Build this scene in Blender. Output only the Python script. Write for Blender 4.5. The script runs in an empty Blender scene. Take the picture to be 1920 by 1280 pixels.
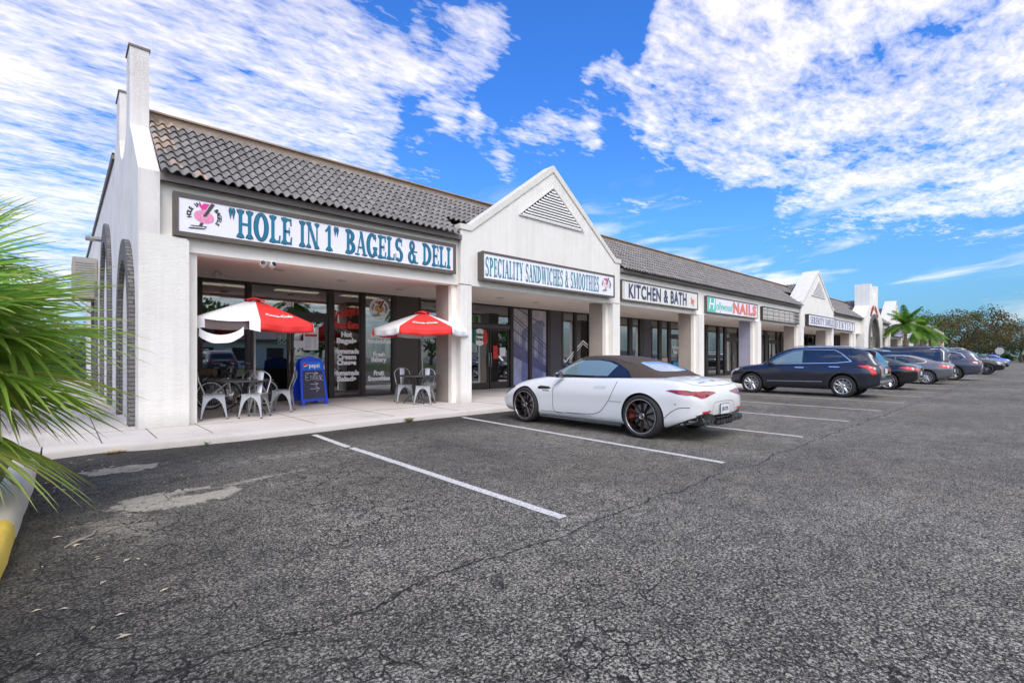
import bpy, bmesh, math, random
from mathutils import Vector, Matrix
from mathutils.bvhtree import BVHTree
random.seed(7)
R = math.radians
SC = bpy.context.scene
COL = SC.collection

# ------------------------------------------------------------------ helpers
def tag(o, label=None, cat=None, group=None, kind=None):
    if label: o['label'] = label
    if cat: o['category'] = cat
    if group: o['group'] = group
    if kind: o['kind'] = kind
    return o

def empty(name, loc=(0, 0, 0), rz=0.0, label=None, cat=None, group=None, kind=None, parent=None):
    o = bpy.data.objects.new(name, None)
    o.empty_display_size = 0.2
    COL.objects.link(o)
    o.location = loc
    o.rotation_euler = (0, 0, rz)
    if parent: o.parent = parent
    return tag(o, label, cat, group, kind)

def copy_tree(o, parent=None):
    c = o.copy()
    COL.objects.link(c)
    c.parent = parent
    for ch in KIDS.get(o.name, []):
        copy_tree(ch, c)
    return c

KIDS = {}
def reg(o, parent):
    if parent is not None:
        o.parent = parent
        KIDS.setdefault(parent.name, []).append(o)

class MB:
    """collects shapes and links them as one mesh object"""
    def __init__(s):
        s.v = []; s.f = []; s.m = []; s.s = []
    def add(s, vs, fs, mi=0, sm=False):
        b = len(s.v)
        s.v.extend([tuple(p) for p in vs])
        for f in fs:
            s.f.append([i + b for i in f]); s.m.append(mi); s.s.append(sm)
    def box(s, x0, x1, y0, y1, z0, z1, mi=0):
        s.add([(x0,y0,z0),(x1,y0,z0),(x1,y1,z0),(x0,y1,z0),(x0,y0,z1),(x1,y0,z1),(x1,y1,z1),(x0,y1,z1)],
              [(0,3,2,1),(4,5,6,7),(0,1,5,4),(1,2,6,5),(2,3,7,6),(3,0,4,7)], mi)
    def obox(s, M, hx, hy, hz, mi=0):
        vs = [M @ Vector((sx*hx, sy*hy, sz*hz)) for sz in (-1,1) for sx, sy in ((-1,-1),(1,-1),(1,1),(-1,1))]
        s.add(vs, [(0,3,2,1),(4,5,6,7),(0,1,5,4),(1,2,6,5),(2,3,7,6),(3,0,4,7)], mi)
    def prism(s, poly, axis, a, b, mi=0, sm=False):
        """poly: 2D ccw list; axis 'x': poly=(y,z); 'y': poly=(x,z); 'z': poly=(x,y)"""
        def P(p, t):
            return (t, p[0], p[1]) if axis == 'x' else ((p[0], t, p[1]) if axis == 'y' else (p[0], p[1], t))
        n = len(poly)
        vs = [P(p, a) for p in poly] + [P(p, b) for p in poly]
        s.add(vs, [list(range(n))[::-1], list(range(n, 2*n))], mi)
        s.add(vs, [(i, (i+1) % n, (i+1) % n + n, i + n) for i in range(n)], mi, sm)
    def tube(s, pts, r, n=8, mi=0, sm=True, closed=False, caps=True):
        pts = [Vector(p) for p in pts]
        k = len(pts)
        rs = r if isinstance(r, (list, tuple)) else [r]*k
        rings = []
        prev = None
        for i in range(k):
            if closed: t = pts[(i+1) % k] - pts[i-1]
            else: t = pts[min(i+1, k-1)] - pts[max(i-1, 0)]
            if t.length < 1e-9: t = Vector((0,0,1))
            t.normalize()
            if prev is None:
                u = t.orthogonal().normalized()
            else:
                u = prev - t*prev.dot(t)
                if u.length < 1e-6: u = t.orthogonal()
                u.normalize()
            prev = u
            w = t.cross(u)
            rings.append([pts[i] + (u*math.cos(2*math.pi*j/n) + w*math.sin(2*math.pi*j/n))*rs[i] for j in range(n)])
        vs = [p for ring in rings for p in ring]
        fs = []
        m = k if closed else k-1
        for i in range(m):
            a = i*n; b = ((i+1) % k)*n
            for j in range(n):
                fs.append((a+j, a+(j+1) % n, b+(j+1) % n, b+j))
        s.add(vs, fs, mi, sm)
        if caps and not closed:
            s.add(rings[0], [list(range(n))[::-1]], mi); s.add(rings[-1], [list(range(n))], mi)
    def lathe(s, prof, n=32, M=None, mi=0, sm=True, closed=False):
        """prof: (r,h) list, around local z"""
        M = M or Matrix.Identity(4)
        vs = []
        for r, h in prof:
            for j in range(n):
                a = 2*math.pi*j/n
                vs.append(M @ Vector((r*math.cos(a), r*math.sin(a), h)))
        fs = []
        k = len(prof)
        for i in range(k if closed else k-1):
            a = i*n; b = ((i+1) % k)*n
            for j in range(n):
                fs.append((a+j, a+(j+1) % n, b+(j+1) % n, b+j))
        s.add(vs, fs, mi, sm)
    def grid(s, rows, mi=0, sm=True, flip=False):
        nr = len(rows); nc = len(rows[0])
        vs = [p for r_ in rows for p in r_]
        fs = []
        for i in range(nr-1):
            for j in range(nc-1):
                f = (i*nc+j, i*nc+j+1, (i+1)*nc+j+1, (i+1)*nc+j)
                fs.append(f[::-1] if flip else f)
        s.add(vs, fs, mi, sm)
    def build(s, name, mats, parent=None, loc=None, fix=True, angle=None):
        me = bpy.data.meshes.new(name)
        me.from_pydata(s.v, [], s.f)
        if not isinstance(mats, (list, tuple)): mats = [mats]
        for m in mats: me.materials.append(m)
        me.polygons.foreach_set('material_index', s.m)
        me.polygons.foreach_set('use_smooth', s.s)
        me.update()
        if fix:
            bm = bmesh.new(); bm.from_mesh(me)
            bmesh.ops.recalc_face_normals(bm, faces=bm.faces[:])
            bm.to_mesh(me); bm.free()
        if angle is not None: me.set_sharp_from_angle(angle=R(angle))
        o = bpy.data.objects.new(name, me)
        COL.objects.link(o)
        if loc: o.location = loc
        reg(o, parent)
        return o

def boxo(name, x0, x1, y0, y1, z0, z1, mat, parent=None, bevel=0.0):
    m = MB(); m.box(x0, x1, y0, y1, z0, z1)
    o = m.build(name, mat, parent)
    if bevel:
        b = o.modifiers.new('b', 'BEVEL'); b.width = bevel; b.segments = 2
    return o

# ------------------------------------------------------------------ materials
MATS = {}
def nn(nt, t, x=0, y=0, **kw):
    n = nt.nodes.new(t); n.location = (x, y)
    for k, v in kw.items(): setattr(n, k, v)
    return n
def newmat(name):
    m = bpy.data.materials.new(name); m.use_nodes = True
    nt = m.node_tree; nt.nodes.clear()
    out = nn(nt, 'ShaderNodeOutputMaterial'); b = nn(nt, 'ShaderNodeBsdfPrincipled')
    nt.links.new(b.outputs[0], out.inputs[0])
    MATS[name] = m
    return m, nt, b
def pmat(name, col, rough=0.6, metal=0.0, noise=0.0, nscale=8.0, bump=0.0, bscale=60.0, bdist=0.004, coat=0.0, spec=0.5, emit=None, estr=0.0, alpha=1.0, trans=0.0):
    m, nt, b = newmat(name)
    b.inputs['Base Color'].default_value = (*col, 1)
    b.inputs['Roughness'].default_value = rough
    b.inputs['Metallic'].default_value = metal
    b.inputs['Specular IOR Level'].default_value = spec
    b.inputs['Coat Weight'].default_value = coat
    b.inputs['Coat Roughness'].default_value = 0.04
    if trans: b.inputs['Transmission Weight'].default_value = trans
    if emit: b.inputs['Emission Color'].default_value = (*emit, 1); b.inputs['Emission Strength'].default_value = estr
    tc = None
    if noise or bump:
        tc = nn(nt, 'ShaderNodeTexCoord')
    if noise:
        n = nn(nt, 'ShaderNodeTexNoise'); n.inputs['Scale'].default_value = nscale; n.inputs['Detail'].default_value = 6; n.inputs['Roughness'].default_value = 0.65
        nt.links.new(tc.outputs['Object'], n.inputs['Vector'])
        r = nn(nt, 'ShaderNodeMapRange'); r.inputs[1].default_value = 0.3; r.inputs[2].default_value = 0.7
        r.inputs[3].default_value = 1-noise; r.inputs[4].default_value = 1+noise
        nt.links.new(n.outputs[0], r.inputs[0])
        mx = nn(nt, 'ShaderNodeVectorMath', operation='SCALE')
        mx.inputs[0].default_value = col
        nt.links.new(r.outputs[0], mx.inputs['Scale'])
        nt.links.new(mx.outputs[0], b.inputs['Base Color'])
    if bump:
        n2 = nn(nt, 'ShaderNodeTexNoise'); n2.inputs['Scale'].default_value = bscale; n2.inputs['Detail'].default_value = 5
        nt.links.new(tc.outputs['Object'], n2.inputs['Vector'])
        bp = nn(nt, 'ShaderNodeBump'); bp.inputs['Strength'].default_value = bump; bp.inputs['Distance'].default_value = bdist
        nt.links.new(n2.outputs[0], bp.inputs['Height'])
        nt.links.new(bp.outputs[0], b.inputs['Normal'])
    return m

def stucco(name, col, stretch=(1, 1, 1), amt=0.065):
    """trowelled stucco: broken ridges, stains, grime streaks"""
    m, nt, b = newmat(name)
    L = nt.links.new
    tc = nn(nt, 'ShaderNodeTexCoord')
    mp = nn(nt, 'ShaderNodeMapping'); mp.inputs['Scale'].default_value = stretch
    L(tc.outputs['Object'], mp.inputs[0])
    n = nn(nt, 'ShaderNodeTexNoise'); n.inputs['Scale'].default_value = 1.1; n.inputs['Detail'].default_value = 7; n.inputs['Roughness'].default_value = .7
    L(tc.outputs['Object'], n.inputs[0])
    r = nn(nt, 'ShaderNodeMapRange'); r.inputs[1].default_value = .3; r.inputs[2].default_value = .7; r.inputs[3].default_value = 1-amt; r.inputs[4].default_value = 1+amt*.5
    L(n.outputs[0], r.inputs[0])
    # vertical rain streaks
    mp2 = nn(nt, 'ShaderNodeMapping'); mp2.inputs['Scale'].default_value = (5, 5, .25)
    L(tc.outputs['Object'], mp2.inputs[0])
    n3 = nn(nt, 'ShaderNodeTexNoise'); n3.inputs['Scale'].default_value = 1.5; n3.inputs['Detail'].default_value = 5
    L(mp2.outputs[0], n3.inputs[0])
    r3 = nn(nt, 'ShaderNodeMapRange'); r3.inputs[1].default_value = .35; r3.inputs[2].default_value = .55; r3.inputs[3].default_value = 1-amt*.9; r3.inputs[4].default_value = 1
    L(n3.outputs[0], r3.inputs[0])
    mul = nn(nt, 'ShaderNodeMath', operation='MULTIPLY'); L(r.outputs[0], mul.inputs[0]); L(r3.outputs[0], mul.inputs[1])
    sz = nn(nt, 'ShaderNodeSeparateXYZ'); L(tc.outputs['Object'], sz.inputs[0])
    dz = nn(nt, 'ShaderNodeMath', operation='MULTIPLY_ADD'); L(n.outputs[0], dz.inputs[0]); dz.inputs[1].default_value = -.5; L(sz.outputs[2], dz.inputs[2])
    dr = nn(nt, 'ShaderNodeMapRange'); dr.inputs[1].default_value = -.12; dr.inputs[2].default_value = .12; dr.inputs[3].default_value = .78; dr.inputs[4].default_value = 1
    L(dz.outputs[0], dr.inputs[0])
    mul2 = nn(nt, 'ShaderNodeMath', operation='MULTIPLY'); L(mul.outputs[0], mul2.inputs[0]); L(dr.outputs[0], mul2.inputs[1]); mul = mul2
    sc = nn(nt, 'ShaderNodeVectorMath', operation='SCALE'); sc.inputs[0].default_value = col
    L(mul.outputs[0], sc.inputs['Scale']); L(sc.outputs[0], b.inputs['Base Color'])
    b.inputs['Roughness'].default_value = .9; b.inputs['Specular IOR Level'].default_value = .2
    n2 = nn(nt, 'ShaderNodeTexNoise'); n2.inputs['Scale'].default_value = 14; n2.inputs['Detail'].default_value = 6; n2.inputs['Roughness'].default_value = .7; n2.inputs['Distortion'].default_value = 1.2
    L(mp.outputs[0], n2.inputs[0])
    rr = nn(nt, 'ShaderNodeValToRGB'); rr.color_ramp.elements[0].position = .42; rr.color_ramp.elements[1].position = .62
    L(n2.outputs[0], rr.inputs[0])
    bp = nn(nt, 'ShaderNodeBump'); bp.inputs['Strength'].default_value = .5; bp.inputs['Distance'].default_value = .008
    L(rr.outputs[0], bp.inputs['Height']); L(bp.outputs[0], b.inputs['Normal'])
    return m

M = {}
M['stucco'] = stucco('stucco_white', (.81, .785, .735), (1, 1, 2.6))
M['stucco_side'] = stucco('stucco_side', (.78, .745, .72), (2.4, 2.4, .8), .12)
M['paint_wall'] = pmat('painted_wall', (.85, .81, .74), .85, noise=.05, nscale=2.5, bump=.25, bscale=35)
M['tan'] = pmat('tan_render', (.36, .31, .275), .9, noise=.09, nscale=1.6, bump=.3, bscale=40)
M['tan2'] = pmat('tan_soffit', (.89, .78, .69), .9, noise=.05, nscale=.8, bump=.15, bscale=60)
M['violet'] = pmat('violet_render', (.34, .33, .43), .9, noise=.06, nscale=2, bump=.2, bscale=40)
M['trim'] = pmat('trim_cream', (.66, .635, .57), .8, noise=.07, nscale=3, bump=.15, bscale=30)
M['bronze'] = pmat('bronze_metal', (.035, .027, .025), .45, noise=.15, nscale=4)
M['brownpanel'] = pmat('brown_panel', (.085, .068, .06), .8, noise=.06, nscale=3, bump=.1, bscale=50)
M['darkpanel'] = pmat('slate_panel', (.09, .085, .10), .7, noise=.06, nscale=3)
M['signframe'] = pmat('sign_frame', (.105, .088, .075), .6, noise=.12, nscale=5)
M['signface'] = pmat('sign_face', (.80, .79, .86), .45, noise=.02, nscale=2)
M['signcream'] = pmat('sign_cream', (.74, .73, .68), .5, noise=.04, nscale=3)
M['teal'] = pmat('teal_vinyl', (.004, .16, .27), .5)
M['teal2'] = pmat('teal_faded', (.02, .22, .29), .5, noise=.25, nscale=6)
M['tealdark'] = pmat('teal_edge', (.002, .07, .13), .5)
M['navy'] = pmat('navy_letters', (.045, .055, .13), .5, noise=.15, nscale=5)
M['redfade'] = pmat('faded_red', (.72, .20, .17), .6, noise=.1, nscale=6)
M['aqua'] = pmat('aqua', (.10, .55, .47), .6)
M['black'] = pmat('black_paint', (.012, .012, .013), .5)
M['pink'] = pmat('donut_pink', (.78, .28, .47), .6, noise=.25, nscale=25)
M['magenta'] = pmat('flag_magenta', (.75, .03, .30), .5)
M['shaft'] = pmat('shaft_grey', (.05, .045, .045), .5)
M['whitevinyl'] = pmat('white_vinyl', (.90, .90, .89), .5, emit=(.85,.85,.85), estr=0)
M['redvinyl'] = pmat('red_vinyl', (.62, .035, .02), .5)
M['bagel'] = pmat('bagel_tan', (.65, .35, .10), .6, noise=.2, nscale=30)
M['gutter'] = pmat('gutter_grey', (.19, .165, .155), .7, noise=.08, nscale=3)
M['coping'] = pmat('coping_tan', (.36, .26, .19), .7, noise=.1, nscale=2)
M['brick'] = None
M['steel'] = pmat('galvanised_steel', (.46, .46, .465), .38, metal=.85, noise=.06, nscale=12)
M['steeldark'] = pmat('gunmetal', (.34, .34, .35), .42, metal=.8, noise=.06, nscale=12)
M['chrome'] = pmat('chrome', (.86, .85, .83), .28, metal=1)
M['blackmetal'] = pmat('black_metal', (.02, .02, .02), .4)
M['tabletop'] = pmat('table_top_grey', (.05, .05, .048), .55, noise=.1, nscale=6)
M['rubber'] = pmat('rubber', (.022, .020, .020), .8, noise=.15, nscale=20)
M['redcanvas'] = pmat('red_canvas', (.80, .035, .03), .75, bump=.1, bscale=300)
M['whitecanvas'] = pmat('white_canvas', (.82, .82, .83), .8, noise=.04, nscale=6, bump=.1, bscale=300)
M['bikewhite'] = pmat('bike_white', (.82, .82, .80), .35)
M['bag'] = pmat('camo_bag', (.09, .065, .035), .9, noise=.6, nscale=14)
M['bluepl'] = pmat('blue_plastic', (.010, .075, .72), .4)
M['bluehead'] = pmat('blue_header', (.01, .16, .75), .4)
M['slate'] = pmat('chalkboard', (.055, .055, .085), .85, noise=.15, nscale=5)
M['chalk'] = pmat('chalk', (.75, .72, .72), .9)
M['concrete'] = None
M['louver'] = pmat('louver_white', (.70, .69, .67), .7, noise=.05, nscale=4)
M['louverdark'] = pmat('louver_gap', (.03, .028, .026), .9)
M['lamp'] = pmat('fluorescent_panel', (1, 1, .9), .5, emit=(1.0, .96, .78), estr=2.8)
M['inwall'] = pmat('interior_wall', (.42, .36, .28), .9)
M['indark'] = pmat('interior_dark', (.06, .05, .045), .9)
M['infloor'] = pmat('interior_floor', (.12, .10, .085), .4)
M['inceil'] = pmat('interior_ceiling', (.55, .53, .50), .9)
M['metalgrey'] = pmat('metal_grey', (.33, .33, .33), .6, noise=.08, nscale=5)
M['metalwhite'] = pmat('metal_white', (.55, .53, .49), .5, noise=.05, nscale=5)
M['paper'] = pmat('paper', (.80, .80, .82), .7)
M['mulch'] = pmat('mulch', (.085, .05, .03), .95, noise=.7, nscale=30, bump=1, bscale=60, bdist=.03)
M['curbyellow'] = pmat('yellow_paint', (.72, .50, .075), .7, noise=.12, nscale=5, bump=.2, bscale=50)

def glassmat(name, tint=(.25, .24, .23), refl=(.9, .95, 1), fac=.55):
    m = bpy.data.materials.new(name); m.use_nodes = True
    nt = m.node_tree; nt.nodes.clear(); L = nt.links.new
    out = nn(nt, 'ShaderNodeOutputMaterial')
    g = nn(nt, 'ShaderNodeBsdfGlossy'); g.inputs['Roughness'].default_value = .015; g.inputs['Color'].default_value = (*refl, 1)
    t = nn(nt, 'ShaderNodeBsdfTransparent'); t.inputs['Color'].default_value = (*tint, 1)
    lw = nn(nt, 'ShaderNodeFresnel'); lw.inputs[0].default_value = 1.75
    mr = nn(nt, 'ShaderNodeMapRange'); mr.inputs[1].default_value = 0.0; mr.inputs[2].default_value = 1.0; mr.inputs[3].default_value = fac*.35; mr.inputs[4].default_value = 1.0
    L(lw.outputs[0], mr.inputs[0])
    mx = nn(nt, 'ShaderNodeMixShader'); L(mr.outputs[0], mx.inputs[0]); L(t.outputs[0], mx.inputs[1]); L(g.outputs[0], mx.inputs[2])
    L(mx.outputs[0], out.inputs[0])
    MATS[name] = m
    return m
M['glass'] = glassmat('storefront_glass')
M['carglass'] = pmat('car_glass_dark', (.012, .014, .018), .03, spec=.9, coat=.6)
M['carglass_painted_sky'] = pmat('car_glass_painted_sky', (.16, .23, .25), .03, spec=1.0, coat=1.0)  # pale blue base colour stands in for reflected sky

def brickmat():
    m, nt, b = newmat('painted_brick'); L = nt.links.new
    tc = nn(nt, 'ShaderNodeTexCoord')
    sx = nn(nt, 'ShaderNodeSeparateXYZ'); L(tc.outputs['Object'], sx.inputs[0])
    ad = nn(nt, 'ShaderNodeMath', operation='ADD'); L(sx.outputs[0], ad.inputs[0]); L(sx.outputs[1], ad.inputs[1])
    cx = nn(nt, 'ShaderNodeCombineXYZ'); L(ad.outputs[0], cx.inputs[0]); L(sx.outputs[2], cx.inputs[1])
    br = nn(nt, 'ShaderNodeTexBrick'); br.inputs['Scale'].default_value = 1; br.inputs['Brick Width'].default_value = .2; br.inputs['Row Height'].default_value = .075; br.inputs['Mortar Size'].default_value = .008
    br.inputs['Color1'].default_value = (.13, .125, .12, 1); br.inputs['Color2'].default_value = (.19, .18, .175, 1); br.inputs['Mortar'].default_value = (.05, .05, .05, 1)
    L(cx.outputs[0], br.inputs[0]); L(br.outputs[0], b.inputs['Base Color'])
    bp = nn(nt, 'ShaderNodeBump'); bp.inputs['Strength'].default_value = 1; bp.inputs['Distance'].default_value = .01; bp.invert = True
    L(br.outputs['Fac'], bp.inputs['Height']); L(bp.outputs[0], b.inputs['Normal'])
    b.inputs['Roughness'].default_value = .9
    return m
M['brick'] = brickmat()

def concretemat(name, col=(.53, .495, .46), joint=None):
    m, nt, b = newmat(name); L = nt.links.new
    tc = nn(nt, 'ShaderNodeTexCoord')
    n = nn(nt, 'ShaderNodeTexNoise'); n.inputs['Scale'].default_value = .9; n.inputs['Detail'].default_value = 9; n.inputs['Roughness'].default_value = .7
    L(tc.outputs['Object'], n.inputs[0])
    n2 = nn(nt, 'ShaderNodeTexNoise'); n2.inputs['Scale'].default_value = 45; n2.inputs['Detail'].default_value = 5
    L(tc.outputs['Object'], n2.inputs[0])
    ad = nn(nt, 'ShaderNodeMath', operation='MULTIPLY_ADD'); L(n2.outputs[0], ad.inputs[0]); ad.inputs[1].default_value = .3; L(n.outputs[0], ad.inputs[2])
    r = nn(nt, 'ShaderNodeValToRGB'); r.color_ramp.elements[0].position = .42; r.color_ramp.elements[1].position = .82
    r.color_ramp.elements[0].color = (col[0]*.72, col[1]*.70, col[2]*.68, 1); r.color_ramp.elements[1].color = (*col, 1)
    e = r.color_ramp.elements.new(.6); e.color = (col[0]*.93, col[1]*.92, col[2]*.91, 1)
    L(ad.outputs[0], r.inputs[0]); L(r.outputs[0], b.inputs['Base Color'])
    bp = nn(nt, 'ShaderNodeBump'); bp.inputs['Strength'].default_value = .3; bp.inputs['Distance'].default_value = .003
    L(n2.outputs[0], bp.inputs['Height']); L(bp.outputs[0], b.inputs['Normal'])
    b.inputs['Roughness'].default_value = .88
    return m
M['concrete'] = concretemat('concrete')
M['kerbconc'] = concretemat('kerb_concrete', (.58, .52, .45))
M['joint'] = pmat('joint_dark', (.05, .045, .04), .95)

def tilemat():
    m, nt, b = newmat('roof_tile'); L = nt.links.new
    at = nn(nt, 'ShaderNodeAttribute'); at.attribute_name = 'tint'
    tc = nn(nt, 'ShaderNodeTexCoord')
    n = nn(nt, 'ShaderNodeTexNoise'); n.inputs['Scale'].default_value = 6; n.inputs['Detail'].default_value = 6
    L(tc.outputs['Object'], n.inputs[0])
    r = nn(nt, 'ShaderNodeMapRange'); r.inputs[1].default_value = .3; r.inputs[2].default_value = .7; r.inputs[3].default_value = .8; r.inputs[4].default_value = 1.15
    L(n.outputs[0], r.inputs[0])
    sc = nn(nt, 'ShaderNodeVectorMath', operation='SCALE'); L(at.outputs['Color'], sc.inputs[0]); L(r.outputs[0], sc.inputs['Scale'])
    L(sc.outputs[0], b.inputs['Base Color']); b.inputs['Roughness'].default_value = .75
    return m
M['tile'] = tilemat()

def asphaltmat():
    m, nt, b = newmat('asphalt'); L = nt.links.new
    tc = nn(nt, 'ShaderNodeTexCoord')
    def noise(scale, detail=5, rough=.6, dist=0, vec=None):
        n = nn(nt, 'ShaderNodeTexNoise'); n.inputs['Scale'].default_value = scale; n.inputs['Detail'].default_value = detail
        n.inputs['Roughness'].default_value = rough; n.inputs['Distortion'].default_value = dist
        L(vec or tc.outputs['Object'], n.inputs[0]); return n.outputs[0]
    def mr(src, a, c, lo, hi, clamp=True):
        r = nn(nt, 'ShaderNodeMapRange'); r.clamp = clamp
        for i, v in enumerate((a, c, lo, hi)): r.inputs[i+1].default_value = v
        L(src, r.inputs[0]); return r.outputs[0]
    def math_(op, a, c=None, d=None):
        n = nn(nt, 'ShaderNodeMath', operation=op)
        for i, v in enumerate((a, c, d)):
            if v is None: continue
            if isinstance(v, (int, float)): n.inputs[i].default_value = v
            else: L(v, n.inputs[i])
        return n.outputs[0]
    def vmadd(vec, amt):
        n = nn(nt, 'ShaderNodeVectorMath', operation='MULTIPLY_ADD'); L(vec, n.inputs[0]); n.inputs[1].default_value = (amt, amt, amt); L(tc.outputs['Object'], n.inputs[2]); return n.outputs[0]
    def ncol(scale, detail=3):
        n = nn(nt, 'ShaderNodeTexNoise'); n.inputs['Scale'].default_value = scale; n.inputs['Detail'].default_value = detail; L(tc.outputs['Object'], n.inputs[0]); return n.outputs['Color']
    def edge(scale, warpscale, amt):
        v = nn(nt, 'ShaderNodeTexVoronoi'); v.feature = 'DISTANCE_TO_EDGE'; v.inputs['Scale'].default_value = scale
        L(vmadd(ncol(warpscale), amt), v.inputs[0]); return v.outputs[0]
    sx = nn(nt, 'ShaderNodeSeparateXYZ'); L(tc.outputs['Object'], sx.inputs[0])
    X, Y = sx.outputs[0], sx.outputs[1]
    big = noise(.30, 6, .6); mid = noise(1.7, 7, .65)
    # worn pale areas against darker ones
    area = math_('ADD', mr(big, .36, .64, -.6, .6), mr(mid, .3, .7, -.3, .3, False))
    kd = math_('MULTIPLY', mr(math_('ADD', Y, math_('MULTIPLY', mid, .9)), 7.3, 8.6, 0, 1), mr(X, 9, 14, 1, .35))  # darker band towards the kerb, weaker further along the shops
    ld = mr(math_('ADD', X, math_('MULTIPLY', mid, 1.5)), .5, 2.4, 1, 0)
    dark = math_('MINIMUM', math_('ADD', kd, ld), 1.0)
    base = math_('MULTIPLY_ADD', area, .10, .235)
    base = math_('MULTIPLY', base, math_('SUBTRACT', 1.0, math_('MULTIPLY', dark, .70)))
    # pale chippings in dark binder
    chip = mr(noise(64, 2.5, .7, .5), .435, .55, .16, 1.42)
    spark = mr(noise(130, 2, .8), .62, .70, 0, .55)
    fine = noise(150, 3, .6)
    # short squiggly open cracks between the stones, only in part of the surface
    sq = mr(edge(21, 26, .07), .03, .10, 1, 0)
    sq = math_('MULTIPLY', sq, mr(noise(6, 4, .7), .38, .54, 0, 1))
    sq2 = mr(edge(10, 12, .12), .014, .045, 1, 0)
    sq2 = math_('MULTIPLY', sq2, mr(noise(2.2, 4, .65), .44, .56, 0, 1))
    gm = math_('MULTIPLY', math_('ADD', chip, spark), mr(fine, .3, .7, .8, 1.2))
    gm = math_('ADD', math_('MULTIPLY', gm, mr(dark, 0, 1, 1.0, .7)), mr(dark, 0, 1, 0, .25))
    col = math_('MULTIPLY', base, gm)
    gaps = chip
    # pale gritty patches where the surface has scoured
    def patch(cx, cy, rx, ry, ang, warp=.35, ed=.12):
        c, s_ = math.cos(ang), math.sin(ang)
        dx = math_('SUBTRACT', X, cx); dy = math_('SUBTRACT', Y, cy)
        u = math_('ADD', math_('MULTIPLY', dx, c/rx), math_('MULTIPLY', dy, s_/rx))
        v = math_('ADD', math_('MULTIPLY', dx, -s_/ry), math_('MULTIPLY', dy, c/ry))
        d = math_('SQRT', math_('ADD', math_('MULTIPLY', u, u), math_('MULTIPLY', v, v)))
        d = math_('ADD', d, mr(noise(3.4, 9, .72, 1.0), .3, .7, -warp, warp, False))
        return mr(d, 1-ed, 1.0, 1, 0)
    p1 = math_('MULTIPLY', patch(.82, 5.55, .52, .34, -.05, .4), math_('SUBTRACT', 1.0, patch(1.02, 5.66, .24, .11, .0, .5, .4)))
    pm = math_('MAXIMUM', p1, math_('MULTIPLY', patch(.55, 7.42, .40, .22, .05, .45), .8))
    pm = math_('MAXIMUM', pm, math_('MULTIPLY', patch(1.65, 5.85, .55, .07, .22, .8, .5), .7))
    pm = math_('MAXIMUM', pm, math_('MULTIPLY', patch(.35, 4.9, .3, .45, 0, .9, .6), .35))
    pm = math_('MAXIMUM', pm, math_('MULTIPLY', patch(2.3, 6.9, .7, .3, .1, 1.1, .6), .35))
    pcol = math_('MULTIPLY', math_('MULTIPLY_ADD', fine, .22, .30), mr(chip, .2, 1.3, .80, 1.1))
    mxp = nn(nt, 'ShaderNodeMix'); L(pm, mxp.inputs[0]); L(col, mxp.inputs[2]); L(pcol, mxp.inputs[3])
    col = mxp.outputs[0]
    # alligator cracking, strongest near the corner of the lot
    near = mr(X, 2.0, 7.5, 1, .15)
    cm = mr(noise(.6, 4), .40, .56, 0, 1)
    al = mr(edge(6.0, 8, .16), .014, .042, 1, 0)
    al = math_('MULTIPLY', al, math_('MULTIPLY', cm, near))
    lg = mr(edge(1.6, 3, .35), .002, .010, 1, 0)
    lg = math_('MULTIPLY', lg, math_('MULTIPLY', mr(noise(.9, 3), .44, .56, 0, 1), near))
    cr = math_('MAXIMUM', math_('MULTIPLY', al, 1.0), lg)
    cr = math_('MAXIMUM', cr, math_('MULTIPLY', math_('MAXIMUM', sq, sq2), math_('MULTIPLY', .80, math_('SUBTRACT', 1.0, math_('MULTIPLY', pm, .7)))))
    # long joint crack parallel to the shops
    jy = math_('ADD', math_('SUBTRACT', Y, 2.47), mr(noise(1.3, 8, .7), .3, .7, -.09, .09, False))
    jm = mr(math_('ABSOLUTE', jy), .004, .014, 1, 0)
    jm = math_('MULTIPLY', jm, mr(noise(.8, 4), .28, .45, .7, 1))
    cr = math_('MAXIMUM', cr, jm)
    # a cross crack in the first bay and faint oil drips in the middle of the bays
    j2 = math_('ADD', math_('SUBTRACT', Y, math_('MULTIPLY_ADD', X, .18, 6.35)), mr(noise(1.8, 8, .7), .3, .7, -.16, .16, False))
    j2 = math_('MULTIPLY', mr(math_('ABSOLUTE', j2), .003, .012, 1, 0), math_('MULTIPLY', mr(X, 1.2, 1.6, 0, 1), mr(X, 4.2, 5.0, 1, 0)))
    cr = math_('MAXIMUM', cr, j2)
    bx = math_('SUBTRACT', math_('MODULO', math_('ADD', X, -3.1+30.0), 2.98), 1.49)
    od = math_('SQRT', math_('ADD', math_('MULTIPLY', bx, bx), math_('MULTIPLY', math_('MULTIPLY', math_('SUBTRACT', Y, 6.2), .45), math_('MULTIPLY', math_('SUBTRACT', Y, 6.2), .45))))
    oil = math_('MULTIPLY', mr(math_('ADD', od, mr(noise(4, 6, .7), .3, .7, -.5, .5, False)), .1, .75, .30, 0), mr(X, 3, 3.2, 0, 1))
    col = math_('MULTIPLY', col, math_('SUBTRACT', 1.0, oil))
    col = math_('MULTIPLY', col, math_('SUBTRACT', 1.0, math_('MULTIPLY', cr, .93)))
    grit = chip
    # colour: neutral grey, a little warmer in places
    warm = mr(noise(.22, 3), .45, .65, 0, 1)
    mc = nn(nt, 'ShaderNodeMix', data_type='RGBA'); L(warm, mc.inputs[0])
    mc.inputs[6].default_value = (1.12, 1.035, .85, 1); mc.inputs[7].default_value = (1.17, 1.03, .81, 1)
    sc = nn(nt, 'ShaderNodeVectorMath', operation='SCALE'); L(mc.outputs[2], sc.inputs[0]); L(col, sc.inputs['Scale'])
    L(sc.outputs[0], b.inputs['Base Color'])
    hgt = math_('SUBTRACT', grit, math_('MULTIPLY', cr, 2.0))
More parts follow.
